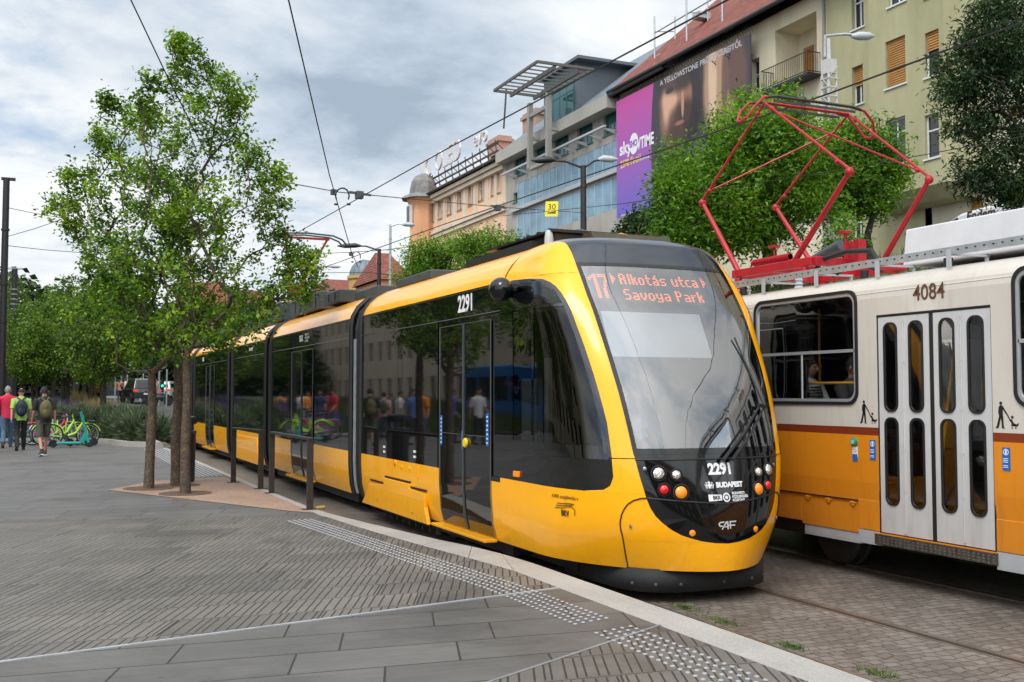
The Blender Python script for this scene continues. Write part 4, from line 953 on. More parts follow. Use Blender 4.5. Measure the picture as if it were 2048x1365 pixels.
# interior
b = MB(); b.box(WC - 1.2, WC + 1.2, wy0, wy1, .86 + RAIL, .9 + RAIL); b.box(WC - 1.15, WC + 1.15, wy0, wy1, 2.93 + RAIL, 2.95 + RAIL)
b.box(WC + 1.16, WC + 1.2, wy0, 8.2, .9 + RAIL, 2.93 + RAIL); b.box(WC + 1.16, WC + 1.2, 8.2, wy1, .9 + RAIL, 1.70 + RAIL); b.box(WC + 1.16, WC + 1.2, 8.2, wy1, 2.55 + RAIL, 2.93 + RAIL)
for yy, q in ((11.0, 1.9), (8.6, .5), (6.6, 1.5), (3.4, 1.2)): b.box(WC + 1.12, WC + 1.2, yy - q / 2, yy + q / 2, .9 + RAIL, 2.9 + RAIL)
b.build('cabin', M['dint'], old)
b = MB()
for yy in (8.75, 9.55, 10.6, 11.3, 5.9, 5.1): b.box(WC - 1.05, WC - .3, yy - .2, yy + .2, 1.30 + RAIL, 1.36 + RAIL); b.box(WC - 1.05, WC - .3, yy + .18, yy + .24, 1.36 + RAIL, 1.85 + RAIL)
pieces(b, 'seat', mat('dark seat', (.03, .035, .04), .6), old, bevel=.02)
b = MB()
b.tube([(WC - 1.19, 8.46, 2.01 + RAIL), (WC - 1.19, 10.1, 2.01 + RAIL)], .014, 8); b.tube([(WC - .7, 8.9, 1.9 + RAIL), (WC - .72, 8.8, 2.15 + RAIL), (WC - .8, 8.75, 2.3 + RAIL)], .016, 8)
b.tube([(WC - .9, 7.75, .9 + RAIL), (WC - .8, 7.55, 2.6 + RAIL)], .018, 8); b.tube([(WC - .95, 7.0, .9 + RAIL), (WC - .75, 7.3, 2.0 + RAIL)], .025, 8)
b.tube([(WC - .5, 9.9, .9 + RAIL), (WC - .5, 9.9, 2.9 + RAIL)], .016, 8)
b.build('handrail', mat('dull yellow rail', (.6, .28, .01), .4), old, smooth=True)
def rrect(y0, y1, z0, z1, r, n=6):
    out = []
    for cy_, cz_, a0 in ((y1 - r, z1 - r, 0), (y0 + r, z1 - r, 90), (y0 + r, z0 + r, 180), (y1 - r, z0 + r, 270)):
        for i in range(n + 1):
            a = R(a0 + 90 * i / n); out.append((cy_ + r * math.cos(a), cz_ + r * math.sin(a)))
    return out
def ring(b, o, i, x0, x1):
    n = len(o); vs = [(x, y, z + RAIL) for x in (x0, x1) for pts in (o, i) for y, z in pts]
    fs = []
    for k_ in range(n):
        l = (k_ + 1) % n
        fs += [(k_, l, n + l, n + k_), (2 * n + k_, 3 * n + k_, 3 * n + l, 2 * n + l), (k_, 2 * n + k_, 2 * n + l, l), (n + k_, n + l, 3 * n + l, 3 * n + k_)]
    b.add(vs, fs)
WG = glassmat('tram window glass', (.82, .84, .82), .0, 1.30)
SIL = mat('aluminium window frame', (.45, .46, .47), .35, metal=.5)
for (a, b_, c, d) in WINS:
    f = MB(); ring(f, rrect(a - .02, b_ + .02, c - .02, d + .02, .14), rrect(a + .012, b_ - .012, c + .012, d - .012, .115), WX - .022, WX + .01); wf = f.build('window', M['rubber'], old, smooth=True)
    f = MB(); ring(f, rrect(a + .01, b_ - .01, c + .01, d - .01, .12), rrect(a + .042, b_ - .042, c + .042, d - .042, .095), WX - .012, WX + .012)
    zm = c + (d - c) * .47; f.box(WX - .012, WX + .01, a + .03, b_ - .03, zm - .016 + RAIL, zm + .016 + RAIL)
    ym = a + (b_ - a) * .52; f.box(WX - .004, WX + .008, ym - .007, ym + .007, c + .04 + RAIL, zm + RAIL); f.build('window_frame', SIL, wf)
    f = MB(); f.poly([(WX + .004, y, z + RAIL) for y, z in rrect(a + .03, b_ - .03, c + .03, d - .03, .1)]); f.build('pane', WG, wf, fix=False)
# folding doors
for (a, b_) in DOORS:
    edges = [a + .01, a + .345, a + .675, a + .725, a + 1.055, b_ - .01]
    gm = MB(); gm.box(WX + .008, WX + .03, edges[2], edges[3], .515 + RAIL, 2.665 + RAIL); 
    gm.box(WX - .002, WX + .03, a, b_, 2.668 + RAIL, 2.686 + RAIL); gm.box(WX + .0, WX + .03, a - .004, a + .01, .51 + RAIL, 2.68 + RAIL); gm.box(WX + .0, WX + .03, b_ - .01, b_ + .004, .51 + RAIL, 2.68 + RAIL)
    gm.build('door_gap', M['rubber'], old)
    for k_ in (0, 1, 3, 4):
        y0, y1 = edges[k_] + .002, edges[k_ + 1] - .002
        lf = MB(); zs3 = [.52, .60, .77, 1.655, 1.775, 2.595, 2.66]; ym = (y0 + y1) / 2; hw_ = .088
        ov = [rrect(ym - hw_, ym + hw_, .80, 1.66, .075), rrect(ym - hw_, ym + hw_, 1.72, 2.60, .075)]
        # leaf sheet with two oblong cut-outs: outer rectangle halves bridged to each cut-out
        for (zb, zt, o_) in ((.52, 1.69, ov[0]), (1.69, 2.66, ov[1])):
            n = len(o_); outr = []
            cor = [(y1, zt), (y0, zt), (y0, zb), (y1, zb)]; na = n // 4
            lf.add([(WX + .012, y, z + RAIL) for y, z in cor + o_], [(q // na, 4 + q, 4 + q + 1) for q in range(n) if (q + 1) % na] + [(a_, 4 + a_ * na + na - 1, 4 + ((a_ + 1) * na) % n, (a_ + 1) % 4) for a_ in range(4)])
        leaf = sol(lf.build('door_leaf', M['doorw'], old), .012)
        for (z0, z1) in ((.80, 1.66), (1.72, 2.60)):
            f = MB(); ring(f, rrect(ym - hw_ - .004, ym + hw_ + .004, z0 - .004, z1 + .004, .079), rrect(ym - hw_ + .016, ym + hw_ - .016, z0 + .016, z1 - .016, .062), WX - .006, WX + .012)
            f.build('window_seal', M['rubber'], leaf, smooth=True)
            f = MB(); f.poly([(WX + .006, y, z + RAIL) for y, z in rrect(ym - hw_ + .01, ym + hw_ - .01, z0 + .01, z1 - .01, .066)]); f.build('pane', WG, leaf, fix=False)
    for yy in (edges[1], edges[4]):
        h_ = MB(); h_.tube([(WX + .004, yy, .53 + RAIL), (WX + .004, yy, 2.65 + RAIL)], .010, 8)
        for z in (.55, .95, 1.35, 1.75, 2.2, 2.6): h_.box(WX - .008, WX, yy - .014, yy + .014, z - .004 + RAIL, z + .004 + RAIL)
        h_.build('door_hinge', M['doorw'], old, smooth=True)
    s_ = MB(); s_.box(WX - .03, WX + .3, a - .02, b_ + .05, .395 + RAIL, .50 + RAIL); sp = mat('worn step plate', (.10, .09, .08), .45, metal=.6, var=.5, vscale=22)
    stp = s_.build('door_step', sp, old, bevel=.006)
    s_ = MB(); s_.box(WX - .032, WX + .02, a - .02, b_ + .05, .501 + RAIL, .508 + RAIL); s_.build('step_edge', M['orange'], stp)
    d_ = MB()
    for i in range(26):
        yy = a + .0 + i * (b_ - a) / 25.5
        for z in (.418, .446, .474): d_.add([(WX - .0325, yy + dy, z + dz + RAIL) for dy, dz in ((-.016, 0), (0, .009), (.016, 0), (0, -.009))], [(0, 1, 2, 3)])
    d_.build('tread_pattern', mat('bright step dots', (.2, .19, .17), .4, metal=.5), stp, fix=False)
wf_ = lambda yc, zc, o=.010: (lambda a, b_, z: (WX - o - z * .4, yc - a, zc + b_))
lettering('fleet_number', '4084', .215, wf_(7.46, 2.605), mat('brown lettering', (.10, .035, .012), .45), old, bold=.002, sx=.92)
# pushchair pictograms
def picto(yc, z0, s_):
    b = MB(); f = lambda x, z: (WX - .0095, yc - x * s_, z0 + z * s_)
    def P(pts): b.add([f(*p) for p in pts], [tuple(range(len(pts)))])
    def circ(cx_, cz_, r): P([(cx_ + r * math.cos(i * .5236), cz_ + r * math.sin(i * .5236)) for i in range(12)])
    circ(-.28, .93, .065)
    P([(-.37, .80), (-.30, .86), (-.22, .84), (-.19, .76), (-.20, .44), (-.36, .44), (-.40, .60)])
    P([(-.36, .46), (-.27, .46), (-.38, .05), (-.42, .0), (-.54, .0), (-.48, .08)]); P([(-.30, .46), (-.19, .46), (-.17, .22), (-.16, .04), (-.10, .0), (-.25, .0), (-.26, .22)])
    P([(-.25, .80), (-.20, .84), (-.02, .58), (.02, .50), (-.05, .52)]); P([(-.04, .53), (.02, .53), (.16, .28), (.12, .26)])
    circ(.22, .42, .055); P([(.12, .34), (.20, .34), (.28, .20), (.42, .16), (.48, .22), (.50, .18), (.44, .08), (.20, .10)])
    circ(.20, .03, .03); circ(.36, .03, .03); P([(.16, .10), (.36, .10), (.36, .13), (.16, .13)])
    b.build('pictogram', mat('black decal', (.008, .008, .008), .5), old, fix=False)
picto(8.28, 1.345, .235); picto(6.60, 1.345, .235)
for (yb, zb, ys, zs5) in ((8.49, 1.15, 8.23, 1.12), (6.33, 1.15, 6.62, 1.12)):
    bt = MB(); bt.lathe([(.045, .0), (.045, -.025), (.032, -.035)], 20, (WX, yb, zb), 'x'); g = bt.build('door_button', M['green'], old, smooth=True)
    MB().lathe([(.024, -.034), (.024, -.040)], 16, (WX, yb, zb), 'x').build('button_cap', mat('pale green cap', (.25, .5, .42), .4), g)
    s_ = MB(); s_.box(WX - .011, WX - .004, yb - .04, yb + .03, zb - .155, zb - .05); q = s_.build('white_sticker', M['qw'], old)
    s_ = MB(); s_.box(WX - .0125, WX - .0111, yb - .04, yb + .03, zb - .20, zb - .125)
    for e_ in (-1, 1): s_.tube([(WX - .012, yb - .005 + e_ * .008, zb - .072), (WX - .012, yb - .005 + e_ * .022, zb - .09), (WX - .012, yb - .005 + e_ * .008, zb - .108)], .004, 4)
    s_.build('blue_print', M['blue'], q)
    s_ = MB(); s_.box(WX - .012, WX - .004, ys - .04, ys + .04, zs5 - .14, zs5 + .06); q = s_.build('blue_sticker', M['blue'], old)
    s_ = MB(); ring(s_, [(ys + .028 * math.cos(i * .35), zs5 + .02 - RAIL + .028 * math.sin(i * .35)) for i in range(18)], [(ys + .022 * math.cos(i * .35), zs5 + .02 - RAIL + .022 * math.sin(i * .35)) for i in range(18)], WX - .0135, WX - .012)
    s_.box(WX - .0135, WX - .012, ys - .008, ys + .008, zs5, zs5 + .04)
    for z in (-.04, -.055, -.07, -.10, -.115): s_.box(WX - .0135, WX - .012, ys - .02, ys + .03, zs5 + z, zs5 + z + .006)
    s_.build('sticker_print', M['qw'], q)
# roof: galvanised duct rail on brackets, white housing, insulators
RW = 3.19 + RAIL
b = MB(); b.box(WX + .10, WX + .17, wy0, wy1 - .2, 2.955, 3.025); dr = b.build('roof_rail', M['steel'], old)
b = MB()
for yy in np.arange(2.5, 12, .10): b.box(WX + .098, WX + .100, yy - .012, yy + .012, 2.985, 2.998)
b.build('rail_slot', M['rubber'], dr)
b = MB()
for yy in np.arange(-2, 12.2, .93):
    b.bar((WX + .09, yy, 2.83), (WX + .09, yy, 3.0), .055, .012); b.bar((WX + .09, yy, 2.955), (WX + .6, yy, 2.965), .035, .02); b.bar((WX + .58, yy, 2.86), (WX + .58, yy, 2.96), .035, .02)
b.build('rail_bracket', M['ltgrey'], old)
for yy in (11.6, 9.85, 12.0): MB().lathe([(.06, 0), (.06, .03), (.035, .05), (.055, .07), (.035, .09), (.05, .12), (.03, .14)], 14, (WX + .42, yy, RW - .08)).build('insulator', M['ltgrey'], old, smooth=True)
b = MB(); b.prism([(8.35, 2.98), (8.30, 3.36), (1.0, 3.36), (1.0, 2.98)], WX + .55, WX + 1.7, 'x'); hb = b.build('roof_housing', mat('off white housing', (.60, .60, .62), .5, var=.08, vscale=2), old, bevel=.015)
b = MB(); b.box(WX + .545, WX + .55, 6.72, 6.73, 3.0, 3.36); b.build('cover_seam', M['dgrey'], hb)
b = MB(); b.tube([(WX + .7, 9.95, 3.05), (WX + .68, 9.75, 3.22), (WX + .66, 9.3, 3.26), (WX + .64, 8.9, 3.22), (WX + .62, 8.75, 3.05)], .03, 8); b.tube([(WX + .35, 9.2, 2.95), (WX + .4, 9.05, 3.02), (WX + .5, 8.8, 3.02), (WX + .5, 8.6, 2.95)], .018, 6)
for yy in (8.75, 7.6, 10.9): b.lathe([(.045, 0), (.045, .09)], 10, (WX + .4, yy, RW - .06))
pieces(b, 'roof_cable', M['rubber'], old, smooth=True)
# lattice pantograph
n_, f_ = 8.2, 9.6; pz = 3.2
K = [Vector((n_, 12.0, 4.26)), Vector((f_, 12.2, 4.33)), Vector((n_, 9.12, 4.13)), Vector((f_, 9.33, 4.20))]
Hn, Hf = Vector((n_, 10.62, 5.30)), Vector((f_, 10.68, 5.32))
b = MB()
for x in (n_, f_): b.bar((x, 11.3, pz), (x, 9.75, pz), .07, .10)
for y in (11.3, 10.55, 9.75): b.bar((n_, y, pz), (f_, y, pz), .10, .10)
for x in (n_, f_):
    for y in (11.2, 9.9): b.lathe([(.05, -.25), (.05, -.06)], 10, (x, y, pz))
fr = b.build('pantograph', M['red'], old, bevel=.008)
B_ = [Vector((n_, 11.18, pz)), Vector((f_, 11.25, pz)), Vector((n_, 10.12, pz)), Vector((f_, 10.2, pz))]
for i in range(4):
    b = MB(); b.tube([B_[i], B_[i].lerp(K[i], .5), K[i]], [.038, .034, .028], 10); b.ell(K[i], (.055, .05, .055), 10, 6); b.build('lower_arm', M['red'], fr, smooth=True)
    H_ = Hn if i in (0, 2) else Hf
    b = MB(); b.tube([K[i] + Vector((0, 0, .03)), H_], [.019, .015], 8); b.ell(K[i].lerp(H_, .13), (.032, .032, .032), 8, 6); b.ell(K[i].lerp(H_, .9), (.032, .032, .032), 8, 6); b.build('upper_arm', M['red'], fr, smooth=True)
b = MB(); b.tube([K[0].lerp(Hn, .13), K[1].lerp(Hf, .83)], .012, 8); b.tube([K[3].lerp(Hf, .13), K[2].lerp(Hn, .86)], .012, 8); b.tube([K[0] , K[0].lerp(K[1], 1)], .001, 4); b.build('cross_brace', M['red'], fr, smooth=True)
b = MB(); b.tube([(n_ + .15, 11.1, pz + .13), (n_ + .15, 10.35, pz + .13)], .035, 10)
for i in range(22): b.lathe([(.046, -.007), (.046, .007)], 10, (n_ + .15, 11.05 - i * .033, pz + .13), 'y')
for y in (10.85, 9.55): b.tube([(n_ + .3, y, pz + .05), (n_ + .3, y, pz + .32)], .012, 6); b.box(n_ + .24, n_ + .36, y - .05, y + .05, pz + .31, pz + .34)
b.box(n_ + .5, n_ + .62, 9.72, 9.80, pz, pz + .26); b.box(n_ + .5, n_ + .62, 9.55, 9.63, pz, pz + .26)
b.build('spring', M['red'], fr)
b = MB(); b.tube([(n_ + .6, 10.5, pz + .12), (n_ + .6, 9.95, pz + .25)], [.05, .07], 10); b.build('damper', M['dgrey'], fr, smooth=True)
b = MB()
for dy in (-.15, .15):
    b.tube([(n_ - .05, 10.65 + dy, 5.335), (n_ + .1, 10.65 + dy, 5.36), (f_ - .1, 10.65 + dy, 5.36), (f_ + .05, 10.65 + dy, 5.335)], .02, 6); b.bar((n_ + .05, 10.65 + dy, 5.30), (f_ - .05, 10.65 + dy, 5.30), .015, .03)
b.build('collector_strip', mat('worn carbon strip', (.06, .055, .055), .4, metal=.5, var=.4, vscale=20), fr, smooth=True)
b = MB()
for dy in (-.15, .15):
    for x, s_ in ((n_, -1), (f_, 1)):
        b.tube([(x, 10.65 + dy, 5.34), (x + s_ * .10, 10.65 + dy, 5.33), (x + s_ * .24, 10.65 + dy, 5.20), (x + s_ * .33, 10.65 + dy * .6, 5.05)], .017, 8)
for x, s_ in ((n_, -1), (f_, 1)): b.tube([(x + s_ * .33, 10.65 - .09, 5.05), (x + s_ * .345, 10.65, 5.03), (x + s_ * .33, 10.65 + .09, 5.05)], .017, 8)
b.tube([Hn, Hf], .02, 8)
b.build('collector_horn', M['red'], fr, smooth=True)
# second coupled car behind
oc = thing('old_tram', 'rear car of the older white and orange tram, mostly hidden behind the yellow tram', 'tram', (WC, 20, RAIL))
b = MB(); b.grid([[(WC - wx(z), y, z + RAIL) for y in (12.8, 27.3)] for z in (1.0, 1.5, 2.7, 2.95, 3.05, 3.12, 3.19)]); b.grid([[(WC + wx(z), y, z + RAIL) for y in (12.8, 27.3)] for z in (3.19, 3.05, 2.7, .42)]); b.poly([(WC - 1.2, 12.8, .42 + RAIL), (WC + 1.2, 12.8, .42 + RAIL), (WC + 1.2, 12.8, 2.9 + RAIL), (WC + .6, 12.8, 3.17 + RAIL), (WC - .6, 12.8, 3.17 + RAIL), (WC - 1.2, 12.8, 2.9 + RAIL)])
b.build('upper_side', M['cream'], oc)
MB().box(WC - 1.245, WC + 1.2, 12.82, 27.2, .42 + RAIL, 1.47 + RAIL).build('lower_side', M['orange'], oc)
for q in range(7): MB().box(WC - 1.26, WC - 1.2, 13.3 + q * 2, 14.9 + q * 2, 1.8 + RAIL, 2.9 + RAIL).build('window', M['darkglass'], oc)
b = MB(); b.bar((WC, 12.2, .5 + RAIL), (WC, 12.9, .5 + RAIL), .12); b.build('coupler', M['rubber'], oc)
# ================================================================ TREES
rng = np.random.default_rng(11)
def fastmesh(name, V, F, m, parent=None):
    me = bpy.data.meshes.new(name); V = np.asarray(V, np.float32); F = np.asarray(F, np.int32); k = F.shape[1]
    if parent is not None: V = V - np.array(abs_loc(parent), np.float32)
    me.vertices.add(len(V)); me.vertices.foreach_set('co', V.ravel()); me.loops.add(F.size); me.loops.foreach_set('vertex_index', F.ravel())
    me.polygons.add(len(F)); me.polygons.foreach_set('loop_start', np.arange(0, F.size, k, dtype=np.int32)); me.polygons.foreach_set('loop_total', np.full(len(F), k, np.int32))
    me.update(calc_edges=True); me.materials.append(m); o = bpy.data.objects.new(name, me); C.objects.link(o)
    if parent is not None: o.parent = parent
    return o
def grow(pts, trunk, r_tip=.004, bal=.3, step=.22, expo=2.35, jit=.03, rmax=.12):
    nodes = [np.array(p, float) for p in trunk]; par = list(range(-1, len(trunk) - 1)); pl = [0.0]
    for i in range(1, len(trunk)): pl.append(pl[-1] * 0 + .0)
    cap = len(trunk) + len(pts) * 14; P = np.zeros((cap, 3)); P[:len(trunk)] = nodes; L = np.zeros(cap); n = len(trunk)
    L[:n] = np.linspace(.6, 0, n) if n > 2 else 0
    top = P[n - 1]; order = np.argsort(np.linalg.norm(pts - top, axis=1)); tips = []
    nt0 = n - 1
    par = np.full(cap, -1); par[1:n] = np.arange(n - 1)
    for i in order:
        q = pts[i]; d = P[nt0:n] - q; dist = np.sqrt((d ** 2).sum(1))
        up = np.maximum(0, P[nt0:n, 2] - q[2]); cost = dist + bal * L[nt0:n] + .35 * up
        j = int(np.argmin(cost)) + nt0; a = P[j].copy(); D = dist[j - nt0]; k = max(1, int(D / step)); prev = j
        for s in range(1, k + 1):
            if n >= cap: break
            p = a + (q - a) * s / k + (rng.normal(size=3) * jit if s < k else 0); p[2] += .04 * D * math.sin(math.pi * s / k)
            P[n] = p; par[n] = prev; L[n] = L[prev] + D / k; prev = n; n += 1
        tips.append(prev)
    P = P[:n]; par = par[:n]; r = np.zeros(n); 
    for i in range(n - 1, -1, -1):
        r[i] = max(r[i], r_tip ** expo) if r[i] == 0 else r[i]
        if par[i] >= 0: r[par[i]] += r[i]
    return P, par, np.minimum(r ** (1 / expo), rmax), tips
def wood(P, par, r, rmin=0):
    V = []; F = []; nv = 0
    idx = [i for i in range(len(P)) if par[i] >= 0 and r[i] >= rmin]
    a = P[[par[i] for i in idx]]; b = P[idx]; ra = r[[par[i] for i in idx]]; rb = r[idx]; ra = np.minimum(ra, rb * 1.6 + .004)
    d = b - a; ln = np.linalg.norm(d, axis=1, keepdims=True); d = d / np.maximum(ln, 1e-6); ref = np.where(np.abs(d[:, 2:3]) < .9, [[0, 0, 1.]], [[1., 0, 0]])
    u = np.cross(d, ref); u /= np.linalg.norm(u, axis=1, keepdims=True); v = np.cross(d, u)
    for big in (0, 1):
        m = (rb > .02) == bool(big); k = 7 if big else 3
        if not m.any(): continue
        t = np.arange(k) * 2 * math.pi / k; c, s = np.cos(t)[None, :, None], np.sin(t)[None, :, None]
        o = u[m][:, None] * c + v[m][:, None] * s
        A = a[m][:, None] - d[m][:, None] * (rb[m][:, None, None] * .3) + o * ra[m][:, None, None]; B = b[m][:, None] + o * rb[m][:, None, None]
        n = m.sum(); VV = np.concatenate([A, B], 1).reshape(-1, 3); base = np.arange(n)[:, None] * 2 * k + nv; kk = np.arange(k)
        F.append(np.stack([base + kk, base + (kk + 1) % k, base + k + (kk + 1) % k, base + k + kk], -1).reshape(-1, 4)); V.append(VV); nv += len(VV)
    return np.concatenate(V), np.concatenate(F)
def leaves(C_, n, spread, L, droop=.3, W=.55):
    c = np.repeat(C_, n, 0); c = c + rng.normal(size=c.shape) * spread; N_ = len(c)
    d = rng.normal(size=(N_, 3)); d[:, 2] = d[:, 2] * .6 - droop; d /= np.linalg.norm(d, axis=1, keepdims=True)
    nn = rng.normal(size=(N_, 3)); nn[:, 2] += 1.2; s = np.cross(d, nn); s /= np.linalg.norm(s, axis=1, keepdims=True); up = np.cross(s, d)
    l = (L * rng.uniform(.65, 1.2, N_))[:, None]; w_ = l * W / 2
    V = np.stack([c, c + d * l * .45 + s * w_ + up * l * .08, c + d * l - up * l * .06, c + d * l * .45 - s * w_ + up * l * .08], 1).reshape(-1, 3)
    return V, np.arange(N_ * 4).reshape(-1, 4)
def crown(n, zp, rp, c=(0, 0), asym=.28, seed=0, fill=.5, sq=1):
    r_ = np.random.default_rng(seed); z = []; 
    w_ = np.array(rp) ** 1.6 + .05; zz_ = np.linspace(zp[0], zp[-1], 200); ww = np.interp(zz_, zp, w_); ww /= ww.sum()
    z = r_.choice(zz_, n, p=ww) + r_.normal(size=n) * .06; th = r_.uniform(0, 2 * math.pi, n); Rr = np.interp(z, zp, rp)
    ph = r_.uniform(0, 6.28, 6); lob = 1 + asym * (np.sin(2 * th + ph[0] + z * 1.1) * .4 + np.sin(3 * th + ph[1] - z * 1.7) * .4 + np.sin(5 * th + ph[2] + 2.3 * z) * .45)
    rad = Rr * lob * r_.uniform(0, 1, n) ** fill
    return np.stack([c[0] + rad * np.cos(th), c[1] + rad * np.sin(th) * sq, z], 1)
def clumps(pts, n_keep, rad, seed=1):
    """thin the cloud into uneven clumps so gaps show the sky"""
    r_ = np.random.default_rng(seed); c = pts[r_.choice(len(pts), n_keep, replace=False)]
    d = np.sqrt(((pts[:, None] - c[None]) ** 2).sum(-1)).min(1); return pts[d < rad]
def make_tree(name, label, base, pts, trunk, mleaf, mbark, nl, L, spread, group=None, r0=.1, crown_name='crown', tip=.0035, cat='tree', trunkr=None, step=.22, droop=.3, W=.55, bal=.3):
    t = thing(name, label, cat, base, group)
    P, par, r, tips = grow(pts, trunk, tip, rmax=r0, step=step, bal=bal)
    n = len(trunk)
    for i in range(n): r[i] = r0 * (1.12 - .25 * i / (n - 1)) if trunkr is None else trunkr[i]
    V, F = wood(P[n - 1:], np.where(par[n - 1:] < 0, -1, par[n - 1:] - (n - 1)), np.concatenate([[r0 * .8], r[n:]]))
    tb = MB(); pts_ = [Vector(p) for p in trunk]; fine = []; rr_ = []
    for i in range(len(pts_) - 1):
        for k_ in range(4): fine.append(pts_[i].lerp(pts_[i + 1], k_ / 4)); rr_.append((r[i] + (r[i + 1] - r[i]) * k_ / 4) * (1 + .035 * math.sin(i * 5 + k_ * 2.1)))
    fine.append(pts_[-1]); rr_.append(r[n - 1] * .9); fine[0] = fine[0] - Vector((0, 0, .05)); rr_[0] *= 1.12
    tb.tube(fine, rr_, 12); tk = tb.build('trunk', mbark, t, smooth=True)
    fastmesh('branches', V, F, mbark, tk)
    tp = P[tips]; 
    mid = P[n:][r[n:] < tip * 2.2]; src = np.concatenate([tp, mid]); V, F = leaves(src, nl, spread, L, droop, W)
    fastmesh(crown_name, V, F, mleaf, t)
    return t
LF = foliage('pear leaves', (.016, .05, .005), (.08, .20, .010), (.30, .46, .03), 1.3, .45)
LFd = foliage('bed tree leaves', (.022, .055, .008), (.08, .17, .016), (.20, .32, .03), .7, .45)  # own leaf greens of the tree row in the bed
LFr = foliage('ash leaves', (.022, .065, .006), (.10, .25, .014), (.25, .44, .035), 1.1, .48)
LFk = foliage('dark pointed leaves', (.008, .024, .008), (.025, .065, .018), (.06, .12, .026), 1.0, .3)
barkm, bt, bb = nodes_mat('lichen bark'); g_ = nd(bt, 'ShaderNodeNewGeometry')
n_a = nd(bt, 'ShaderNodeTexNoise'); n_a.inputs['Scale'].default_value = 9; n_a.inputs['Detail'].default_value = 8; n_a.inputs['Roughness'].default_value = .75; bt.links.new(g_.outputs['Position'], n_a.inputs['Vector'])
n_b = nd(bt, 'ShaderNodeTexNoise'); n_b.inputs['Scale'].default_value = 30; n_b.inputs['Detail'].default_value = 5; bt.links.new(g_.outputs['Position'], n_b.inputs['Vector'])
r1 = nd(bt, 'ShaderNodeValToRGB'); e = r1.color_ramp.elements; e[0].position = .35; e[0].color = (.028, .021, .016, 1); e[1].position = .62; e[1].color = (.125, .095, .07, 1)
bt.links.new(mm(bt, 'ADD', mm(bt, 'MULTIPLY', n_a.outputs[0], .5), mm(bt, 'MULTIPLY', n_b.outputs[0], .5)), r1.inputs[0])
mxb = nd(bt, 'ShaderNodeMix', data_type='RGBA'); mxb.inputs[7].default_value = (.20, .12, .015, 1); bt.links.new(r1.outputs[0], mxb.inputs[6])
bt.links.new(mm(bt, 'MULTIPLY', mm(bt, 'GREATER_THAN', n_b.outputs[0], .60), mm(bt, 'GREATER_THAN', n_a.outputs[0], .5)), mxb.inputs['Factor']); bt.links.new(mxb.outputs[2], bb.inputs['Base Color']); bb.inputs['Roughness'].default_value = .9
bpb = nd(bt, 'ShaderNodeBump'); bpb.inputs['Strength'].default_value = 1; bpb.inputs['Distance'].default_value = .015; bt.links.new(n_b.outputs[0], bpb.inputs['Height']); bt.links.new(bpb.outputs[0], bb.inputs['Normal'])
def tufts(lst, Z, n=16, sd_=.16):
    out = []
    for px, py, r_ in lst:
        c = np.array(at(px, py, Z + random.uniform(-.5, .5))); out.append(c + rng.normal(size=(int(n * max(1, r_ / .2)), 3)) * r_)
    return np.concatenate(out)
# foreground tree on the right
z_ = [2.2, 2.6, 3.0, 3.4, 3.9, 4.4, 5.0, 5.5, 6.0, 6.5, 7.0, 7.4, 7.7]; r_ = [.3, 1.15, 1.6, 1.75, 1.6, 1.3, 1.1, .95, .72, .6, .42, .2, .05]
pA = clumps(crown(2600, z_, r_, (2.15, 18.05), seed=3, asym=.45), 150, .19, 4)
tA = tufts([(345, 70, .05), (348, 95, .08), (350, 130, .16), (400, 140, .14), (445, 155, .10), (468, 195, .10), (455, 212, .12), (300, 160, .09), (290, 205, .12), (520, 370, .13), (545, 350, .10), (555, 395, .12), (490, 300, .14), (500, 330, .15), (600, 520, .14), (625, 540, .13), (590, 500, .15), (570, 570, .16), (560, 470, .14), (520, 430, .15), (450, 260, .13), (540, 600, .15), (500, 640, .16), (440, 680, .12), (300, 240, .15), (400, 200, .15), (575, 540, .15), (610, 580, .09)], 17.3, 22)
T1 = make_tree('young_pear_tree', 'tallest leafy young tree on the pavement, its lichened trunk just right of the litter bin', (2.15, 18.05, 0), np.concatenate([pA, tA]), [(2.15, 18.05, 0), (2.14, 18.06, .8), (2.16, 18.05, 1.6), (2.13, 18.04, 2.35)], LF, barkm, 7, .088, .062, r0=.076)
pB = clumps(crown(2300, [1.95, 2.4, 2.9, 3.4, 4.0, 4.6, 5.2, 5.8, 6.3, 6.8], [.25, .8, 1.1, 1.25, 1.3, 1.2, .85, .5, .3, .1], (1.55, 19.3), seed=8, asym=.5), 120, .19, 5)
tB = tufts([(200, 195, .07), (222, 215, .10), (188, 268, .08), (205, 285, .12), (225, 300, .14), (245, 330, .14), (130, 355, .09), (160, 350, .12), (190, 375, .13), (112, 405, .10), (125, 430, .14), (150, 400, .15), (165, 470, .15), (145, 450, .12), (250, 240, .12), (200, 440, .15), (190, 520, .14), (215, 560, .15), (250, 500, .15), (270, 420, .15), (210, 620, .15), (230, 590, .16), (270, 560, .14)], 18.9, 22)
T2 = make_tree('young_pear_tree', 'leftmost of the three young pavement trees, slightly leaning with its crown reaching left', (1.68, 19.25, 0), np.concatenate([pB, tB]), [(1.68, 19.25, 0), (1.70, 19.25, .7), (1.72, 19.25, 1.4), (1.70, 19.25, 2.0)], LF, barkm, 7, .088, .062, r0=.078)
pC = clumps(crown(2000, [2.3, 2.8, 3.4, 4.2, 5.0, 5.8, 6.5], [.3, 1.1, 1.2, 1.0, .7, .4, .1], (2.15, 19.8), seed=12, asym=.35), 80, .19, 6)
T3 = make_tree('young_pear_tree', 'young pavement tree half hidden behind the tallest one, trunk beside the litter bin', (2.18, 19.67, 0), pC, [(2.18, 19.67, 0), (2.16, 19.67, .8), (2.2, 19.66, 1.6), (2.18, 19.67, 2.4)], LF, barkm, 4, .085, .065, r0=.08)
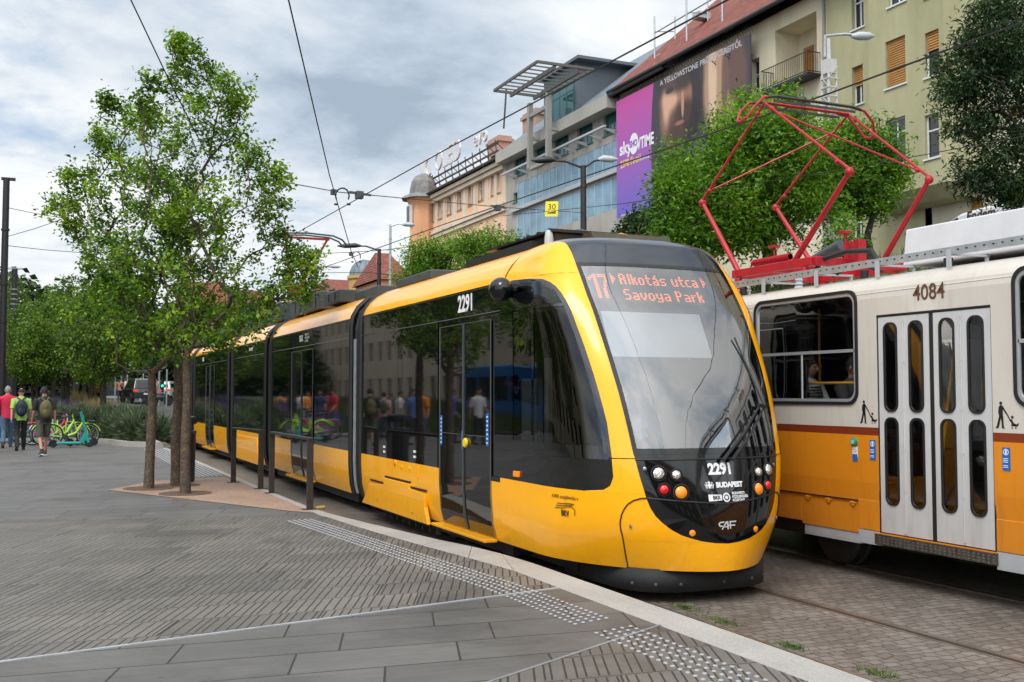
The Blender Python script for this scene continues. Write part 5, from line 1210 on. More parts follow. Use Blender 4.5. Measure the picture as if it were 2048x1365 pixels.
# trees standing in the planting bed and far left
def gz(y): return float(np.interp(y, [38, 60, 90, 130], [0.05, .35, .9, 1.3]))
protos = []
for k_, (sd0, hh, rr, nl_) in enumerate(((21, 6.6, 2.0, 4), (22, 7.6, 2.3, 4), (23, 5.6, 1.5, 4))):
    zp = np.linspace(2.0, hh, 8); rp = rr * np.array([.35, .85, 1.0, .98, .88, .7, .45, .12])
    p_ = clumps(crown(1500, zp, rp, (0, 0), seed=sd0, asym=.35), 200, .34, sd0)
    protos.append((p_, [(0, 0, 0), (.03, 0, .7), (-.02, 0, 1.4), (0, 0, 2.1)]))
TL = [(208, 44, 0, 1.0, 'dark leafy tree in the planting bed with the thick trunk behind the teal scooter'),
      (192, 56, 2, .95, 'slim tree in the purple lavender, first trunk left of the thick one'),
      (181, 62, 1, .9, 'bed tree with a straight dark trunk above the purple lavender patch'),
      (170, 75, 0, 1.0, 'distant bed tree glimpsed between the lavender trunks'),
      (127, 62, 1, 1.1, 'tall bed tree whose paired trunk rises above the walker with the green rucksack'),
      (136, 66, 0, 1.1, 'bed tree close beside the tall paired trunk, slightly to its right'),
      (150, 88, 0, 1.2, 'far bed tree between the paired trunks and the green traffic light'),
      (75, 58, 2, .95, 'young staked tree in the long grass right of the black poles'),
      (66, 66, 2, 1.1, 'thin sapling in the grass left of the staked tree'),
      (44, 70, 2, 1.2, 'leafy sapling directly right of the second black pole'),
      (108, 95, 1, 1.4, 'tall tree with a leaning trunk at the back of the long grass'),
      (20, 90, 1, 1.4, 'dark tree at the left edge behind the black poles'),
      (-60, 60, 1, 1.1, 'tree beyond the left edge of the lawn')]
built = {}
for (px, Z, k_, s_, lab) in TL:
    c = at(px, 787, Z); loc = (c.x, c.y, gz(c.y) - .05)
    if k_ not in built:
        p_, tr = protos[k_]; bl_x = np.array(loc)
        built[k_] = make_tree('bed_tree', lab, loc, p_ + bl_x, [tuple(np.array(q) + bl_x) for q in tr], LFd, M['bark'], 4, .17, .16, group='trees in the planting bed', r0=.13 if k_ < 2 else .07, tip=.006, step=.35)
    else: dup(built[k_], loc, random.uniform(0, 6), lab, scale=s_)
# right-hand trees on the bank
def lobes(spec, n, seed):
    r_ = np.random.default_rng(seed); out = []
    for (px, py, Z, rad, fz) in spec:
        c = np.array(at(px, py, Z)); v = r_.normal(size=(int(n * rad ** 2), 3)); v /= np.linalg.norm(v, axis=1, keepdims=True); v *= (r_.uniform(0, 1, (len(v), 1)) ** .4) * rad; v[:, 2] *= fz; out.append(c + v)
    return np.concatenate(out)
b0 = at(1545, 505, 25)
pp = lobes([(1420, 330, 25, 1.25, .8), (1370, 420, 25, .85, .8), (1500, 260, 25, 1.2, .8), (1560, 215, 25, .75, .7), (1590, 300, 25.5, 1.3, .9), (1470, 400, 24.5, 1.4, .7), (1590, 410, 25, 1.3, .7), (1400, 470, 24.5, .75, .6), (1480, 470, 24.5, .8, .5), (1540, 300, 24, 1.2, .9), (1340, 370, 25, .5, .6), (1360, 455, 24.6, .6, .6)], 230, 31)
make_tree('street_tree', 'large bright green tree in front of the banner building, behind the red pantograph', (b0.x, b0.y, BZ), clumps(pp, 330, .36, 7), [(b0.x, b0.y, BZ), (b0.x - .05, b0.y, BZ + .6), (b0.x - .2, b0.y, BZ + 1.2), (b0.x - .15, b0.y, BZ + 1.9)], LFr, M['bark'], 9, .15, .17, r0=.17, tip=.006, step=.3, W=.36)
b0 = at(1745, 520, 27)
pp = lobes([(1740, 300, 27, .95, .9), (1690, 360, 27, 1.0, .9), (1770, 330, 27, .65, .8), (1740, 395, 27, .85, .6), (1660, 300, 27, .8, .8), (1800, 350, 27, .35, .8), (1700, 260, 27, .5, .8)], 250, 33)
make_tree('street_tree', 'green tree in front of the olive building, right of the white lattice mast', (b0.x, b0.y, BZ), clumps(pp, 200, .34, 8), [(b0.x, b0.y, BZ), (b0.x, b0.y, BZ + .6), (b0.x - .1, b0.y, BZ + 1.3)], LFr, M['bark'], 9, .15, .17, r0=.12, tip=.006, step=.3, W=.36)
b0 = at(1292, 560, 32)
pp = lobes([(1292, 455, 32, .75, .8), (1270, 480, 32, .6, .8), (1320, 480, 32, .6, .8), (1300, 510, 32, .9, .8), (1370, 520, 31, .8, .6)], 500, 35)
make_tree('dark_shrub_tree', 'dense dark green rounded tree below the purple end of the banner', (b0.x, b0.y, BZ), pp[::2], [(b0.x, b0.y, BZ - .1), (b0.x, b0.y, BZ + .3), (b0.x, b0.y, BZ + .7)], LFk, M['bark'], 9, .13, .13, r0=.1, tip=.006, step=.3)
b0 = at(2090, 560, 18)
pp = lobes([(2020, 60, 18, .75, .8), (1960, 110, 18, .6, .8), (2010, 170, 18, .8, .7), (1920, 175, 18, .4, .7), (1950, 250, 18, .45, .6), (2030, 270, 18, .7, .7), (1975, 330, 18, .5, .5), (2010, 370, 18, .45, .5), (2080, 120, 18, 1.0, 1.0), (2090, 330, 18, .8, .8), (1900, 120, 18, .22, .6), (1940, 360, 18, .22, .5), (2000, 5, 18, .4, .5), (2060, 400, 18, .4, .5), (2100, -50, 18, .9, .8), (1905, 215, 18, .2, .6)], 420, 37)
make_tree('dark_tree', 'dark tree with narrow drooping leaves filling the upper right corner', (b0.x, b0.y, BZ), clumps(pp, 330, .2, 9), [(b0.x, b0.y, BZ - .1), (b0.x, b0.y, BZ + .8), (b0.x, b0.y, BZ + 1.5)], LFk, M['bark'], 7, .12, .11, r0=.15, tip=.005, step=.25, W=.26, droop=.6)
for (pxb, Z, spec, lab, sd_) in ((870, 42, [(840, 520, 42, 1.0, .8), (880, 490, 42, .9, .8), (910, 515, 42, 1.0, .8), (820, 550, 42, .8, .7), (860, 540, 42, 1.2, .7)], 'feathery green tree in front of the left part of the orange building', 41),
                             (975, 40, [(960, 480, 40, .8, .8), (990, 500, 40, .9, .8), (930, 490, 40, .6, .8), (975, 530, 40, 1.1, .7), (1030, 490, 40, .6, .6)], 'feathery green tree in front of the right part of the orange building', 42)):
    b0 = at(pxb, 620, Z); pp = lobes(spec, 220, sd_)
    make_tree('street_tree', lab, (b0.x, b0.y, BZ), clumps(pp, 75, .36, sd_), [(b0.x, b0.y, BZ - .1), (b0.x, b0.y, BZ + .5), (b0.x, b0.y, BZ + 1.0)], LFr, M['bark'], 5, .15, .2, r0=.12, tip=.008, step=.4, W=.36)
b0 = at(1690, 530, 20)
make_tree('sapling', 'thin light green sapling at the foot of the white lattice mast', (b0.x, b0.y, 3.9), lobes([(1690, 470, 20, .35, 1), (1670, 500, 20, .3, .8), (1715, 490, 20, .3, .8), (1700, 440, 20, .15, 1)], 900, 44), [(b0.x, b0.y, 3.9), (b0.x, b0.y, 4.1), (b0.x, b0.y, 4.3)], LFr, M['bark'], 2, .09, .07, r0=.02, tip=.003, step=.2, W=.4)
b0 = at(1350, 560, 27)
make_tree('sapling', 'sparse reddish green shrub beside the pale wall under the banner', (b0.x, b0.y, BZ), lobes([(1340, 480, 27, .5, .8), (1310, 470, 27, .4, .7)], 300, 46), [(b0.x, b0.y, BZ - .1), (b0.x, b0.y, BZ + .1), (b0.x, b0.y, BZ + .4)], foliage('reddish leaves', (.03, .03, .01), (.09, .10, .02), (.2, .13, .05), 2), M['bark'], 2, .08, .08, r0=.02, tip=.003, step=.25)
# distant wood closing the view
def woodmass(name, label, spec, n, L, m):
    r_ = np.random.default_rng(5); c = []
    for (px, py, Z, rad, fz) in spec:
        q = np.array(at(px, py, Z)); v = r_.normal(size=(int(n * rad * rad), 3)); v /= np.linalg.norm(v, axis=1, keepdims=True); v *= r_.uniform(.75, 1.05, (len(v), 1)) * rad; v[:, 2] *= fz; c.append(q + v)
    V, F = leaves(np.concatenate(c), 1, .2, L, .2, .8); return tag(fastmesh(name, V, F, m), label, 'wood', kind='stuff')
sp = []
for i, px in enumerate(range(-420, 760, 26)):
    Z = 120 + 14 * math.sin(i * 1.7); sp += [(px, 700 + 12 * math.sin(i * 2.3), Z, 4.4 + math.sin(i), .9), (px + 12, 762, Z - 6, 3.2, .9), (px + 6, 740, Z, 3.6, .9)]
for px, py, Z, rad in ((30, 650, 105, 5), (90, 655, 100, 4.5), (-30, 640, 100, 6), (200, 640, 112, 5), (140, 670, 108, 5), (270, 665, 120, 4.5), (330, 660, 125, 4), (430, 640, 130, 5), (620, 600, 150, 3.5), (560, 640, 140, 5)): sp.append((px, py, Z, rad, .9))
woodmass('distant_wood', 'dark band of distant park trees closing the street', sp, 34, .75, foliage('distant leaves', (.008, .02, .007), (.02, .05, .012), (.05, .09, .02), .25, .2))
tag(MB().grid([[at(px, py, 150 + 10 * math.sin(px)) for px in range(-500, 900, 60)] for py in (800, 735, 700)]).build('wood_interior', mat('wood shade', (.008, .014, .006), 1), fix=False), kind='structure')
# ---- planting bed: grass, lavender, low shrubs
bedpoly = [(-60, 38.6), (.2, 38.6), (1.6, 37.6), (2.0, 36.2), (3.2, 34.6), (3.3, 36), (3.3, 50), (2.9, 72), (1.5, 84), (-60, 84)]
def inbed(x, y): return y > 38.4 and x < np.interp(y, [34, 50, 72, 84], [3.2, 3.2, 2.8, 1.4])
G = []
tag(MB().grid([[(x, y, gz(y) + .02) for x in (-60, float(np.interp(y, [34, 50, 72, 84], [3.2, 3.2, 2.8, 1.4])))] for y in (38.5, 45, 52, 60, 72, 84)]).build('bed_soil', mat('bed soil', (.03, .035, .012), .95, var=.5, vscale=2), fix=False), kind='structure')
kb = MB()
for p, q in (((-4, 38.6), (.6, 38.5)), ((.6, 38.5), (1.75, 37.0)), ((1.75, 37.0), (2.35, 34.7)), ((2.35, 34.7), (3.3, 33.4)), ((3.3, 33.4), (3.33, 50))):
    d = Vector((q[0] - p[0], q[1] - p[1])).normalized(); n_ = Vector((-d.y, d.x)) * .14
    kb.prism([(p[0], p[1]), (q[0], q[1]), (q[0] + n_.x, q[1] + n_.y), (p[0] + n_.x, p[1] + n_.y)], 0, .16)
tag(kb.build('bed_kerb', GRANITE), kind='structure')
tag(MB().poly([(.6, 38.6, .03), (1.8, 37.1, .03), (2.4, 34.85, .03), (3.28, 33.6, .03), (3.28, 38.6, .03)]).build('bed_soil', MATS['bed soil'], fix=False), kind='structure')
def blades(N_, ylo, yhi, xlo, xhi, h, wd, zoff=0, cond=None):
    y = rng.uniform(ylo, yhi, N_); x = rng.uniform(xlo, xhi, N_); k = x < np.interp(y, [34, 50, 72, 84], [3.1, 3.1, 2.7, 1.3])
    if cond is not None: k &= cond(x, y)
    x, y = x[k], y[k]; n = len(x); z = np.interp(y, [38, 60, 90, 130], [0.05, .35, .9, 1.3]) + zoff
    H_ = h * rng.uniform(.5, 1.2, n) * (1 + .5 * np.sin(x * 1.3 + 1.1 * y) * np.sin(y * .8)); a = rng.uniform(0, 6.28, n); lx, ly = rng.normal(size=n) * .25 * H_, rng.normal(size=n) * .25 * H_
    wx_, wy_ = np.cos(a) * wd, np.sin(a) * wd
    V = np.stack([np.stack([x - wx_, y - wy_, z], 1), np.stack([x + wx_, y + wy_, z], 1), np.stack([x + lx, y + ly, z + H_], 1)], 1).reshape(-1, 3)
    return V, np.arange(n * 3).reshape(-1, 3)
V, F = blades(70000, 38.8, 84, -22, 3.2, .55, .022)
tag(fastmesh('meadow_grass', V, F, foliage('meadow', (.02, .035, .012), (.06, .095, .03), (.13, .16, .07), .5, .3)), 'long grey green grass filling the planting bed', 'grass', kind='stuff')
lav = lambda x, y: (np.sin(x * 2.1 + y * .7) + np.sin(y * .55 + 1) > .2)
V, F = blades(26000, 46, 80, -3.5, 3.1, .75, .02, .0, lav)
tag(fastmesh('lavender', V, F, foliage('lavender spikes', (.05, .035, .10), (.11, .08, .22), (.2, .15, .33), .9, .3)), 'purple lavender in flower between the bed trees', 'lavender', kind='stuff')
V, F = blades(5000, 52, 78, 1.7, 3.0, .8, .03)
tag(fastmesh('yellow_plants', V, F, foliage('yellow herb', (.12, .11, .02), (.26, .22, .05), (.40, .34, .10), 1.2, .3)), 'yellow green herbs along the street side of the bed', 'plants', kind='stuff')
def shrub(name, label, c, rad, h, m, n=1400, L=.10, group=None):
    t = thing(name, label, 'shrub', c, group); r_ = np.random.default_rng(int(abs(c[0] * 100 + c[1] * 10))); 
    v = r_.normal(size=(n, 3)); v /= np.linalg.norm(v, axis=1, keepdims=True); v[:, 2] = np.abs(v[:, 2]); lump = 1 + .22 * np.sin(v[:, 0] * 6 + c[0]) * np.sin(v[:, 1] * 7); v *= (r_.uniform(.15, 1, (n, 1)) ** .45) * lump[:, None]
    p = np.array(c) + v * [rad, rad, h]; d = v * [1, 1, 1.2]; d /= np.linalg.norm(d, axis=1, keepdims=True) + 1e-6; d += r_.normal(size=d.shape) * .35
    s = np.cross(d, r_.normal(size=d.shape)); s /= np.linalg.norm(s, axis=1, keepdims=True); w_ = L * .09
    V = np.stack([p - s * w_, p + s * w_, p + d * L], 1).reshape(-1, 3); fastmesh('foliage', V, np.arange(3 * n).reshape(-1, 3), m, t)
    b = MB()
    for _ in range(7): a = random.uniform(0, 6.28); b.tube([c, (c[0] + math.cos(a) * rad * .5, c[1] + math.sin(a) * rad * .5, c[2] + h * .6)], .012, 4)
    b.build('stems', M['bark'], t); return t
LS = foliage('grey green shrub', (.03, .05, .025), (.08, .12, .06), (.16, .2, .11), 3, .3); LJ = foliage('juniper', (.012, .03, .008), (.03, .07, .015), (.07, .12, .03), 3, .2)
for (px, Z, rad, h, m, lab) in ((318, 34.5, .50, .75, LS, 'grey green lavender bush at the right corner of the planting bed'), (285, 36, .8, .9, LS, 'broad grey green bush behind the left pavement tree trunk'), (246, 37, .8, .85, LS, 'grey green bush between the teal scooter and the left pavement tree'),
                                (205, 37.5, .75, .8, LJ, 'low dark juniper directly right of the teal scooter'), (178, 38.5, .8, .8, LJ, 'dark juniper behind the teal scooter'), (270, 41, 1.1, .95, LS, 'rounded bush at the bed edge beside the curving rails'), (225, 42.5, 1.1, 1.0, LS, 'rounded grey bush at the foot of the thick bed tree'), (160, 41, 1.1, 1.0, LS, 'bush behind the parked bicycles'), (110, 41, 1.0, 1.0, LS, 'bush behind the walkers and pink bicycle')):
    c = at(px, 787, Z); shrub('bush', lab, (c.x, c.y, .05), rad, h, m, n=int(5200 * rad), L=.22, group='bushes along the planting bed')
# ================================================================ BUILDINGS (street front runs along x = 31.3)
FXP = 31.3
def span(px0, px1, py0, py1, xp=FXP):
    """rectangle on the front seen between two sight lines -> (ynear, yfar, z0, z1)"""
    pm = (py0 + py1) / 2; a = onx(px0, pm, xp)[0]; b = onx(px1, pm, xp)[0]; xm = (px0 + px1) / 2
    return (min(a, b), max(a, b), onx(xm, py1, xp)[1], onx(xm, py0, xp)[1])
def front(name, m, y0, y1, z0, z1, rects, parent, xp=FXP, dep=.28):
    ys = sorted({y0, y1, *[v for r in rects for v in r[:2] if y0 < v < y1]}); zs = sorted({z0, z1, *[v for r in rects for v in r[2:4] if z0 < v < z1]})
    b = MB()
    for a, c in zip(ys[:-1], ys[1:]):
        for d, e_ in zip(zs[:-1], zs[1:]):
            ym, zm = (a + c) / 2, (d + e_) / 2
            if any(r[0] < ym < r[1] and r[2] < zm < r[3] for r in rects): continue
            b.add([(xp, a, d), (xp, c, d), (xp, c, e_), (xp, a, e_)], [(0, 1, 2, 3)])
    for r in rects:
        a, c, d, e_ = r[:4]
        b.add([(x, y, z) for x in (xp, xp + dep) for y, z in ((a, d), (c, d), (c, e_), (a, e_))], [(0, 1, 5, 4), (1, 2, 6, 5), (2, 3, 7, 6), (3, 0, 4, 7)])
    # body behind
    b.add([(x, y, z) for x in (xp, xp + 12) for y, z in ((y0, z0), (y1, z0), (y1, z1), (y0, z1))], [(0, 1, 5, 4), (1, 2, 6, 5), (3, 0, 4, 7), (4, 5, 6, 7), (2, 3, 7, 6)])
    return b.build(name, m, parent, fix=False)
WF = mat('white window frame', (.62, .63, .62), .45); WGL = mat('window glass', (.012, .018, .022), .05, ior=1.6)
SHUT = mat('orange roller shutter', (.36, .17, .04), .55, var=.15, vscale=3)
CURT = mat('pale curtain behind glass', (.22, .23, .23), .5)
def window(r, parent, mull=1, transom=.0, shutter=0, xp=FXP, dep=.22, frame=.06, fm=None, gm=None, arch=False):
    a, c, d, e_ = r[:4]; x = xp + dep; b = MB(); f = frame
    b.box(x - .04, x + .04, a, a + f, d, e_); b.box(x - .04, x + .04, c - f, c, d, e_); b.box(x - .04, x + .04, a + f, c - f, d, d + f); b.box(x - .04, x + .04, a + f, c - f, e_ - f, e_)
    for i in range(1, mull + 1): y = a + (c - a) * i / (mull + 1); b.box(x - .03, x + .03, y - f * .5, y + f * .5, d + f, e_ - f)
    if transom: z = d + (e_ - d) * transom; b.box(x - .035, x + .035, a + f, c - f, z - f * .5, z + f * .5)
    b.box(xp - .06, xp + dep - .05, a - .08, c + .08, d - .07, d - .005)
    w_ = b.build('window', fm or WF, parent)
    MB().box(x - .012, x + .0, a + f * .6, c - f * .6, d + f * .6, e_ - f * .6).build('pane', gm or WGL, w_)
    if shutter:
        z = e_ - (e_ - d) * shutter; s_ = MB(); n = max(3, int((e_ - z) / .09))
        for i in range(n):
            za = z + (e_ - z) * i / n; zb = z + (e_ - z) * (i + 1) / n; s_.add([(x - .09, a + .03, za), (x - .09, c - .03, za), (x - .06, c - .03, zb), (x - .06, a + .03, zb)], [(0, 1, 2, 3)])
        s_.build('roller_shutter', SHUT, w_, fix=False)
    return w_
def stucco(name, c1, c2, sc=.5):
    m, t, b = nodes_mat(name); g = nd(t, 'ShaderNodeNewGeometry'); mp = nd(t, 'ShaderNodeMapping'); mp.inputs['Scale'].default_value = (1, 1, .35)
    t.links.new(g.outputs['Position'], mp.inputs[0]); n = nd(t, 'ShaderNodeTexNoise'); n.inputs['Scale'].default_value = sc; n.inputs['Detail'].default_value = 9; n.inputs['Roughness'].default_value = .65
    t.links.new(mp.outputs[0], n.inputs['Vector']); r = nd(t, 'ShaderNodeValToRGB'); e = r.color_ramp.elements; e[0].position = .3; e[0].color = (*c1, 1); e[1].position = .62; e[1].color = (*c2, 1)
    t.links.new(n.outputs[0], r.inputs[0]); t.links.new(r.outputs[0], b.inputs['Base Color']); b.inputs['Roughness'].default_value = .9
    n2 = nd(t, 'ShaderNodeTexNoise'); n2.inputs['Scale'].default_value = 12; t.links.new(g.outputs['Position'], n2.inputs['Vector']); bp = nd(t, 'ShaderNodeBump'); bp.inputs['Strength'].default_value = .25; bp.inputs['Distance'].default_value = .02; t.links.new(n2.outputs[0], bp.inputs['Height']); t.links.new(bp.outputs[0], b.inputs['Normal'])
    return m
def ribroof(name, c1, c2, per, axis=1):
    m, t, b = nodes_mat(name); g = nd(t, 'ShaderNodeNewGeometry'); sp = nd(t, 'ShaderNodeSeparateXYZ'); t.links.new(g.outputs['Position'], sp.inputs[0])
    s = mm(t, 'SINE', mm(t, 'MULTIPLY', sp.outputs[axis], 2 * math.pi / per)); s2 = mm(t, 'SINE', mm(t, 'MULTIPLY', sp.outputs[2], 2 * math.pi / .34))
    n = nd(t, 'ShaderNodeTexNoise'); n.inputs['Scale'].default_value = 2; n.inputs['Detail'].default_value = 6; t.links.new(g.outputs['Position'], n.inputs['Vector'])
    r = nd(t, 'ShaderNodeValToRGB'); e = r.color_ramp.elements; e[0].position = .3; e[0].color = (*c1, 1); e[1].position = .7; e[1].color = (*c2, 1)
    t.links.new(mm(t, 'ADD', n.outputs[0], mm(t, 'MULTIPLY', s, .06)), r.inputs[0]); t.links.new(r.outputs[0], b.inputs['Base Color']); b.inputs['Roughness'].default_value = .7
    bp = nd(t, 'ShaderNodeBump'); bp.inputs['Strength'].default_value = .9; bp.inputs['Distance'].default_value = .05
    t.links.new(mm(t, 'ADD', s, mm(t, 'MULTIPLY', s2, .6 if 'tile' in name else 0)), bp.inputs['Height']); t.links.new(bp.outputs[0], b.inputs['Normal']); return m
TILE = ribroof('red tile roof', (.13, .03, .018), (.27, .07, .042), .3); TILE2 = ribroof('bright tile roof', (.33, .09, .045), (.50, .16, .085), .3); ZINC = ribroof('blue grey metal roof', (.11, .14, .17), (.19, .23, .27), .55)
GUT = mat('dark gutter', (.03, .033, .03), .5)
def roofslab(name, m, parent, y0, y1, z0, z1, x0=FXP - .6, x1=FXP + 6, hip0=0, hip1=0):
    b = MB(); b.add([(x0, y0, z0), (x0, y1, z0), (x1, y1 - hip1, z1), (x1, y0 + hip0, z1), (x1 + 6, y0, z0), (x1 + 6, y1, z0)], [(0, 1, 2, 3), (3, 2, 5, 4), (0, 3, 4), (1, 5, 2)])
    o = b.build(name, m, parent, fix=False); MB().tube([(x0 - .05, y0, z0 - .05), (x0 - .05, y1, z0 - .05)], .11, 8).build('gutter', GUT, o); return o
# --- olive corner house with the bay, and its pale neighbour to the right
OL = stucco('olive stucco', (.27, .265, .145), (.39, .375, .225)); CRM = stucco('cream stucco', (.47, .42, .30), (.66, .60, .45)); PALE = stucco('pale olive stucco', (.38, .36, .26), (.54, .51, .385))
ob = thing('apartment_house', 'olive green apartment house with a projecting bay and orange roller shutters', 'building', (FXP, 33, BZ))
y_l = onx(1657, 250, FXP)[0]; y_b0 = onx(1747, 250, FXP)[0]; y_b1 = onx(1893, 250, FXP)[0]; y_r = y_b1 - 9
flat = [span(1703, 1727, -30, 57), span(1704, 1726, 132, 209), span(1704, 1726, 424, 478), span(1704, 1726, 300, 375)]
gr0 = span(1812, 1862, 404, 462); rr = [span(1936, 1956, 44, 88), span(1936, 1960, 230, 300), span(1934, 1962, 387, 425), span(1936, 1956, -60, 0), span(2010, 2040, 40, 110), span(2010, 2040, 210, 290)]
front('wall', OL, y_l - 5.4, y_l, BZ - 1, 27, flat, ob, FXP)
front('wall', PALE, y_r - 12, y_l - 5.4, BZ - 1, 27, [gr0] + rr, ob, FXP + .06)
for i, r in enumerate(flat): window(r, ob, 1, .62, (0, .5, 0, .0)[i])
window(gr0, ob, 2, .7, .42, dep=.35, xp=FXP + .06)
for i, r in enumerate(rr): window(r, ob, 1, .6, (.4, 0, .8, 0, 0, .3)[i], xp=FXP + .06)
# the bay
XB = FXP - 1.3
bb_ = [span(1771, 1811, 77, 172, XB), span(1850, 1878, 62, 152, XB), span(1776, 1811, -50, 8, XB), span(1771, 1811, 237, 330, XB), span(1850, 1878, 228, 316, XB), span(1850, 1878, -90, -10, XB)]
yb0 = onx(1740, 250, XB)[0]; yb1 = onx(1891, 250, XB)[0]; zb = onx(1830, 378, XB)[1]
front('bay', OL, yb1, yb0, zb, 27, bb_, ob, XB, .2)
b = MB(); b.add([(XB, yb1, zb), (XB, yb0, zb), (FXP, yb0 + .7, zb - .0), (FXP, yb1 - .7, zb - .0), (FXP, yb1 - .3, zb - .55), (FXP, yb0 + .3, zb - .55), (XB + .6, yb0 - .2, zb - .45), (XB + .6, yb1 + .2, zb - .45)], [(0, 1, 6, 7), (1, 2, 5, 6), (3, 0, 7, 4), (7, 6, 5, 4)])
for s_, yy, yo in ((1, yb0, yb0 + .7), (-1, yb1, yb1 - .7)): b.add([(XB, yy, zb), (FXP, yo, zb), (FXP, yo, 27), (XB, yy, 27)], [(0, 1, 2, 3)])
b.build('bay_base', OL, ob, fix=False)
for i, r in enumerate(bb_): window(r, ob, (0, 0, 1, 1, 0, 0)[i], (0, .62, 0, .7, .64, .6)[i], (1.0, .42, 0, 0, 0, 0)[i], xp=XB, dep=.16)
b = MB(); b.tube([(FXP - .1, y_l + .1, BZ), (FXP - .1, y_l + .1, 27)], .07, 8); b.build('downpipe', mat('grey pipe', (.2, .2, .18), .6), ob)
# --- cream house carrying the banner
cb = thing('banner_house', 'cream house with red tiled roof, a loggia balcony and a huge banner on its front', 'building', (FXP, 46, BZ))
ya, yz = onx(1240, 250, FXP)[0], y_l; zt = 19.6
log_ = span(1551, 1634, 42, 168); wn_ = span(1502, 1519, 118, 190); low = [span(1560 + k * 42, 1582 + k * 42, 360, 440) for k in (0, 1)] + [span(1520, 1540, 250, 300)]
front('wall', CRM, yz, ya, BZ - 1, zt, [log_, wn_] + low, cb, FXP, 1.5)
b = MB(); a, c, d, e_ = log_; b.box(FXP + 1.4, FXP + 1.45, a, c, d, e_); b.box(FXP - .02, FXP + .12, a - .5, a - .3, BZ, zt); b.build('loggia_wall', CRM, cb)
window((a + .35, a + 1.1, d, e_ - .9), cb, 0, .75, 0, xp=FXP + 1.2, dep=.15); window((a + 1.7, a + 2.5, d, e_ - .8), cb, 0, .8, 1, xp=FXP + 1.2, dep=.15)
for r in [wn_] + low: window(r, cb, 1, .6, 0, dep=.3)
b = MB(); zr_ = d + .95
for x0_, y0_, x1_, y1_ in ((FXP - .7, a - .2, FXP - .7, c + .2), (FXP - .7, a - .2, FXP, a - .2), (FXP - .7, c + .2, FXP, c + .2)):
    for z in (d + .08, zr_): b.bar((x0_, y0_, z), (x1_, y1_, z), .035)
    n = max(2, int(math.hypot(x1_ - x0_, y1_ - y0_) / .13))
    for i in range(n + 1): t_ = i / n; b.bar((x0_ + (x1_ - x0_) * t_, y0_ + (y1_ - y0_) * t_, d + .05), (x0_ + (x1_ - x0_) * t_, y0_ + (y1_ - y0_) * t_, zr_), .016)
b.box(FXP - .75, FXP, a - .25, c + .25, d - .12, d); b.build('balcony', M['blackmetal'], cb)
rf_ = roofslab('roof', TILE, cb, yz - 3, ya, zt + .1, zt + 8.0, FXP - .8, FXP + 7.5, 0, 4.5)
b = MB()
for yy in np.linspace(yz + 2, ya - 3, 5):
    b.tube([(FXP + .6, yy, zt + 1.2), (FXP + .6, yy, zt + 3.9)], .05, 6); b.tube([(FXP + 2.0, yy, zt + 2.4), (FXP + 2.0, yy, zt + 4.1)], .04, 6); b.tube([(FXP + .6, yy, zt + 3.0), (FXP + 2.0, yy, zt + 3.2)], .03, 6)
b.tube([(FXP + .6, yz + 2, zt + 2.9), (FXP + .6, ya - 3, zt + 2.9)], .04, 6); b.build('roof_railing', M['steel'], rf_)
b = MB()
for yy, zq in ((ya - 3, 1.4), (ya - 9, 1.3), (ya - 6, 3)): b.box(FXP + .2 + zq * .4, FXP + 1.0 + zq * .4, yy - .3, yy + .3, zt + zq - .1, zt + zq + .25)
pieces(b, 'skylight', M['ltgrey'], rf_)
b = MB()
for yy in np.linspace(ya - .2, onx(1503, 100, FXP - .5)[0], 60): b.tube([(FXP - .55, yy, zt - .15), (FXP - .5, yy - .1, zt - .55)], .02, 4)
for z in (18.6, 15.3): b.tube([(FXP, yz + 6.1, z), (FXP - .8, yz + 6.5, z - .2), (FXP, yz + 6.4, z - .7)], .03, 5); b.tube([(FXP, yz + 7.6, z), (FXP - .8, yz + 7.6, z - .2), (FXP, yz + 7.5, z - .7)], .03, 5)
b.build('banner_bracket', M['blackmetal'], cb)
# --- the banner itself, hung on the front: a thing of its own
XN = FXP - .55; yA, yB = onx(1234, 300, XN)[0], onx(1503, 200, XN)[0]; zA, zB = onx(1236, 437, XN)[1], 18.95
yP = onx(1308, 300, XN)[0]
m, t, bs = nodes_mat('purple banner print'); g = nd(t, 'ShaderNodeNewGeometry'); sp = nd(t, 'ShaderNodeSeparateXYZ'); t.links.new(g.outputs['Position'], sp.inputs[0])
r = nd(t, 'ShaderNodeValToRGB'); e = r.color_ramp.elements; e[0].position = 0; e[0].color = (.14, .12, .50, 1); e[1].position = 1; e[1].color = (.50, .07, .30, 1); k = e.new(.5); k.color = (.32, .10, .42, 1)
t.links.new(mm(t, 'DIVIDE', mm(t, 'SUBTRACT', sp.outputs[2], zA), zB - zA), r.inputs[0]); t.links.new(r.outputs[0], bs.inputs['Base Color']); bs.inputs['Roughness'].default_value = .55
bn = thing('banner', 'huge purple and near-black advertising banner with two blurred faces and white lettering', 'banner', (XN, (yA + yB) / 2, zA))
cur = [(yP + (.25 - 1.2 * (i / 12 - .5) ** 2 * 1.0), zA + (zB - zA) * i / 12) for i in range(13)]
MB().prism([(yA, zA)] + cur + [(yA, zB)], XN - .03, XN + .03, 'x').build('purple_panel', m, bn)
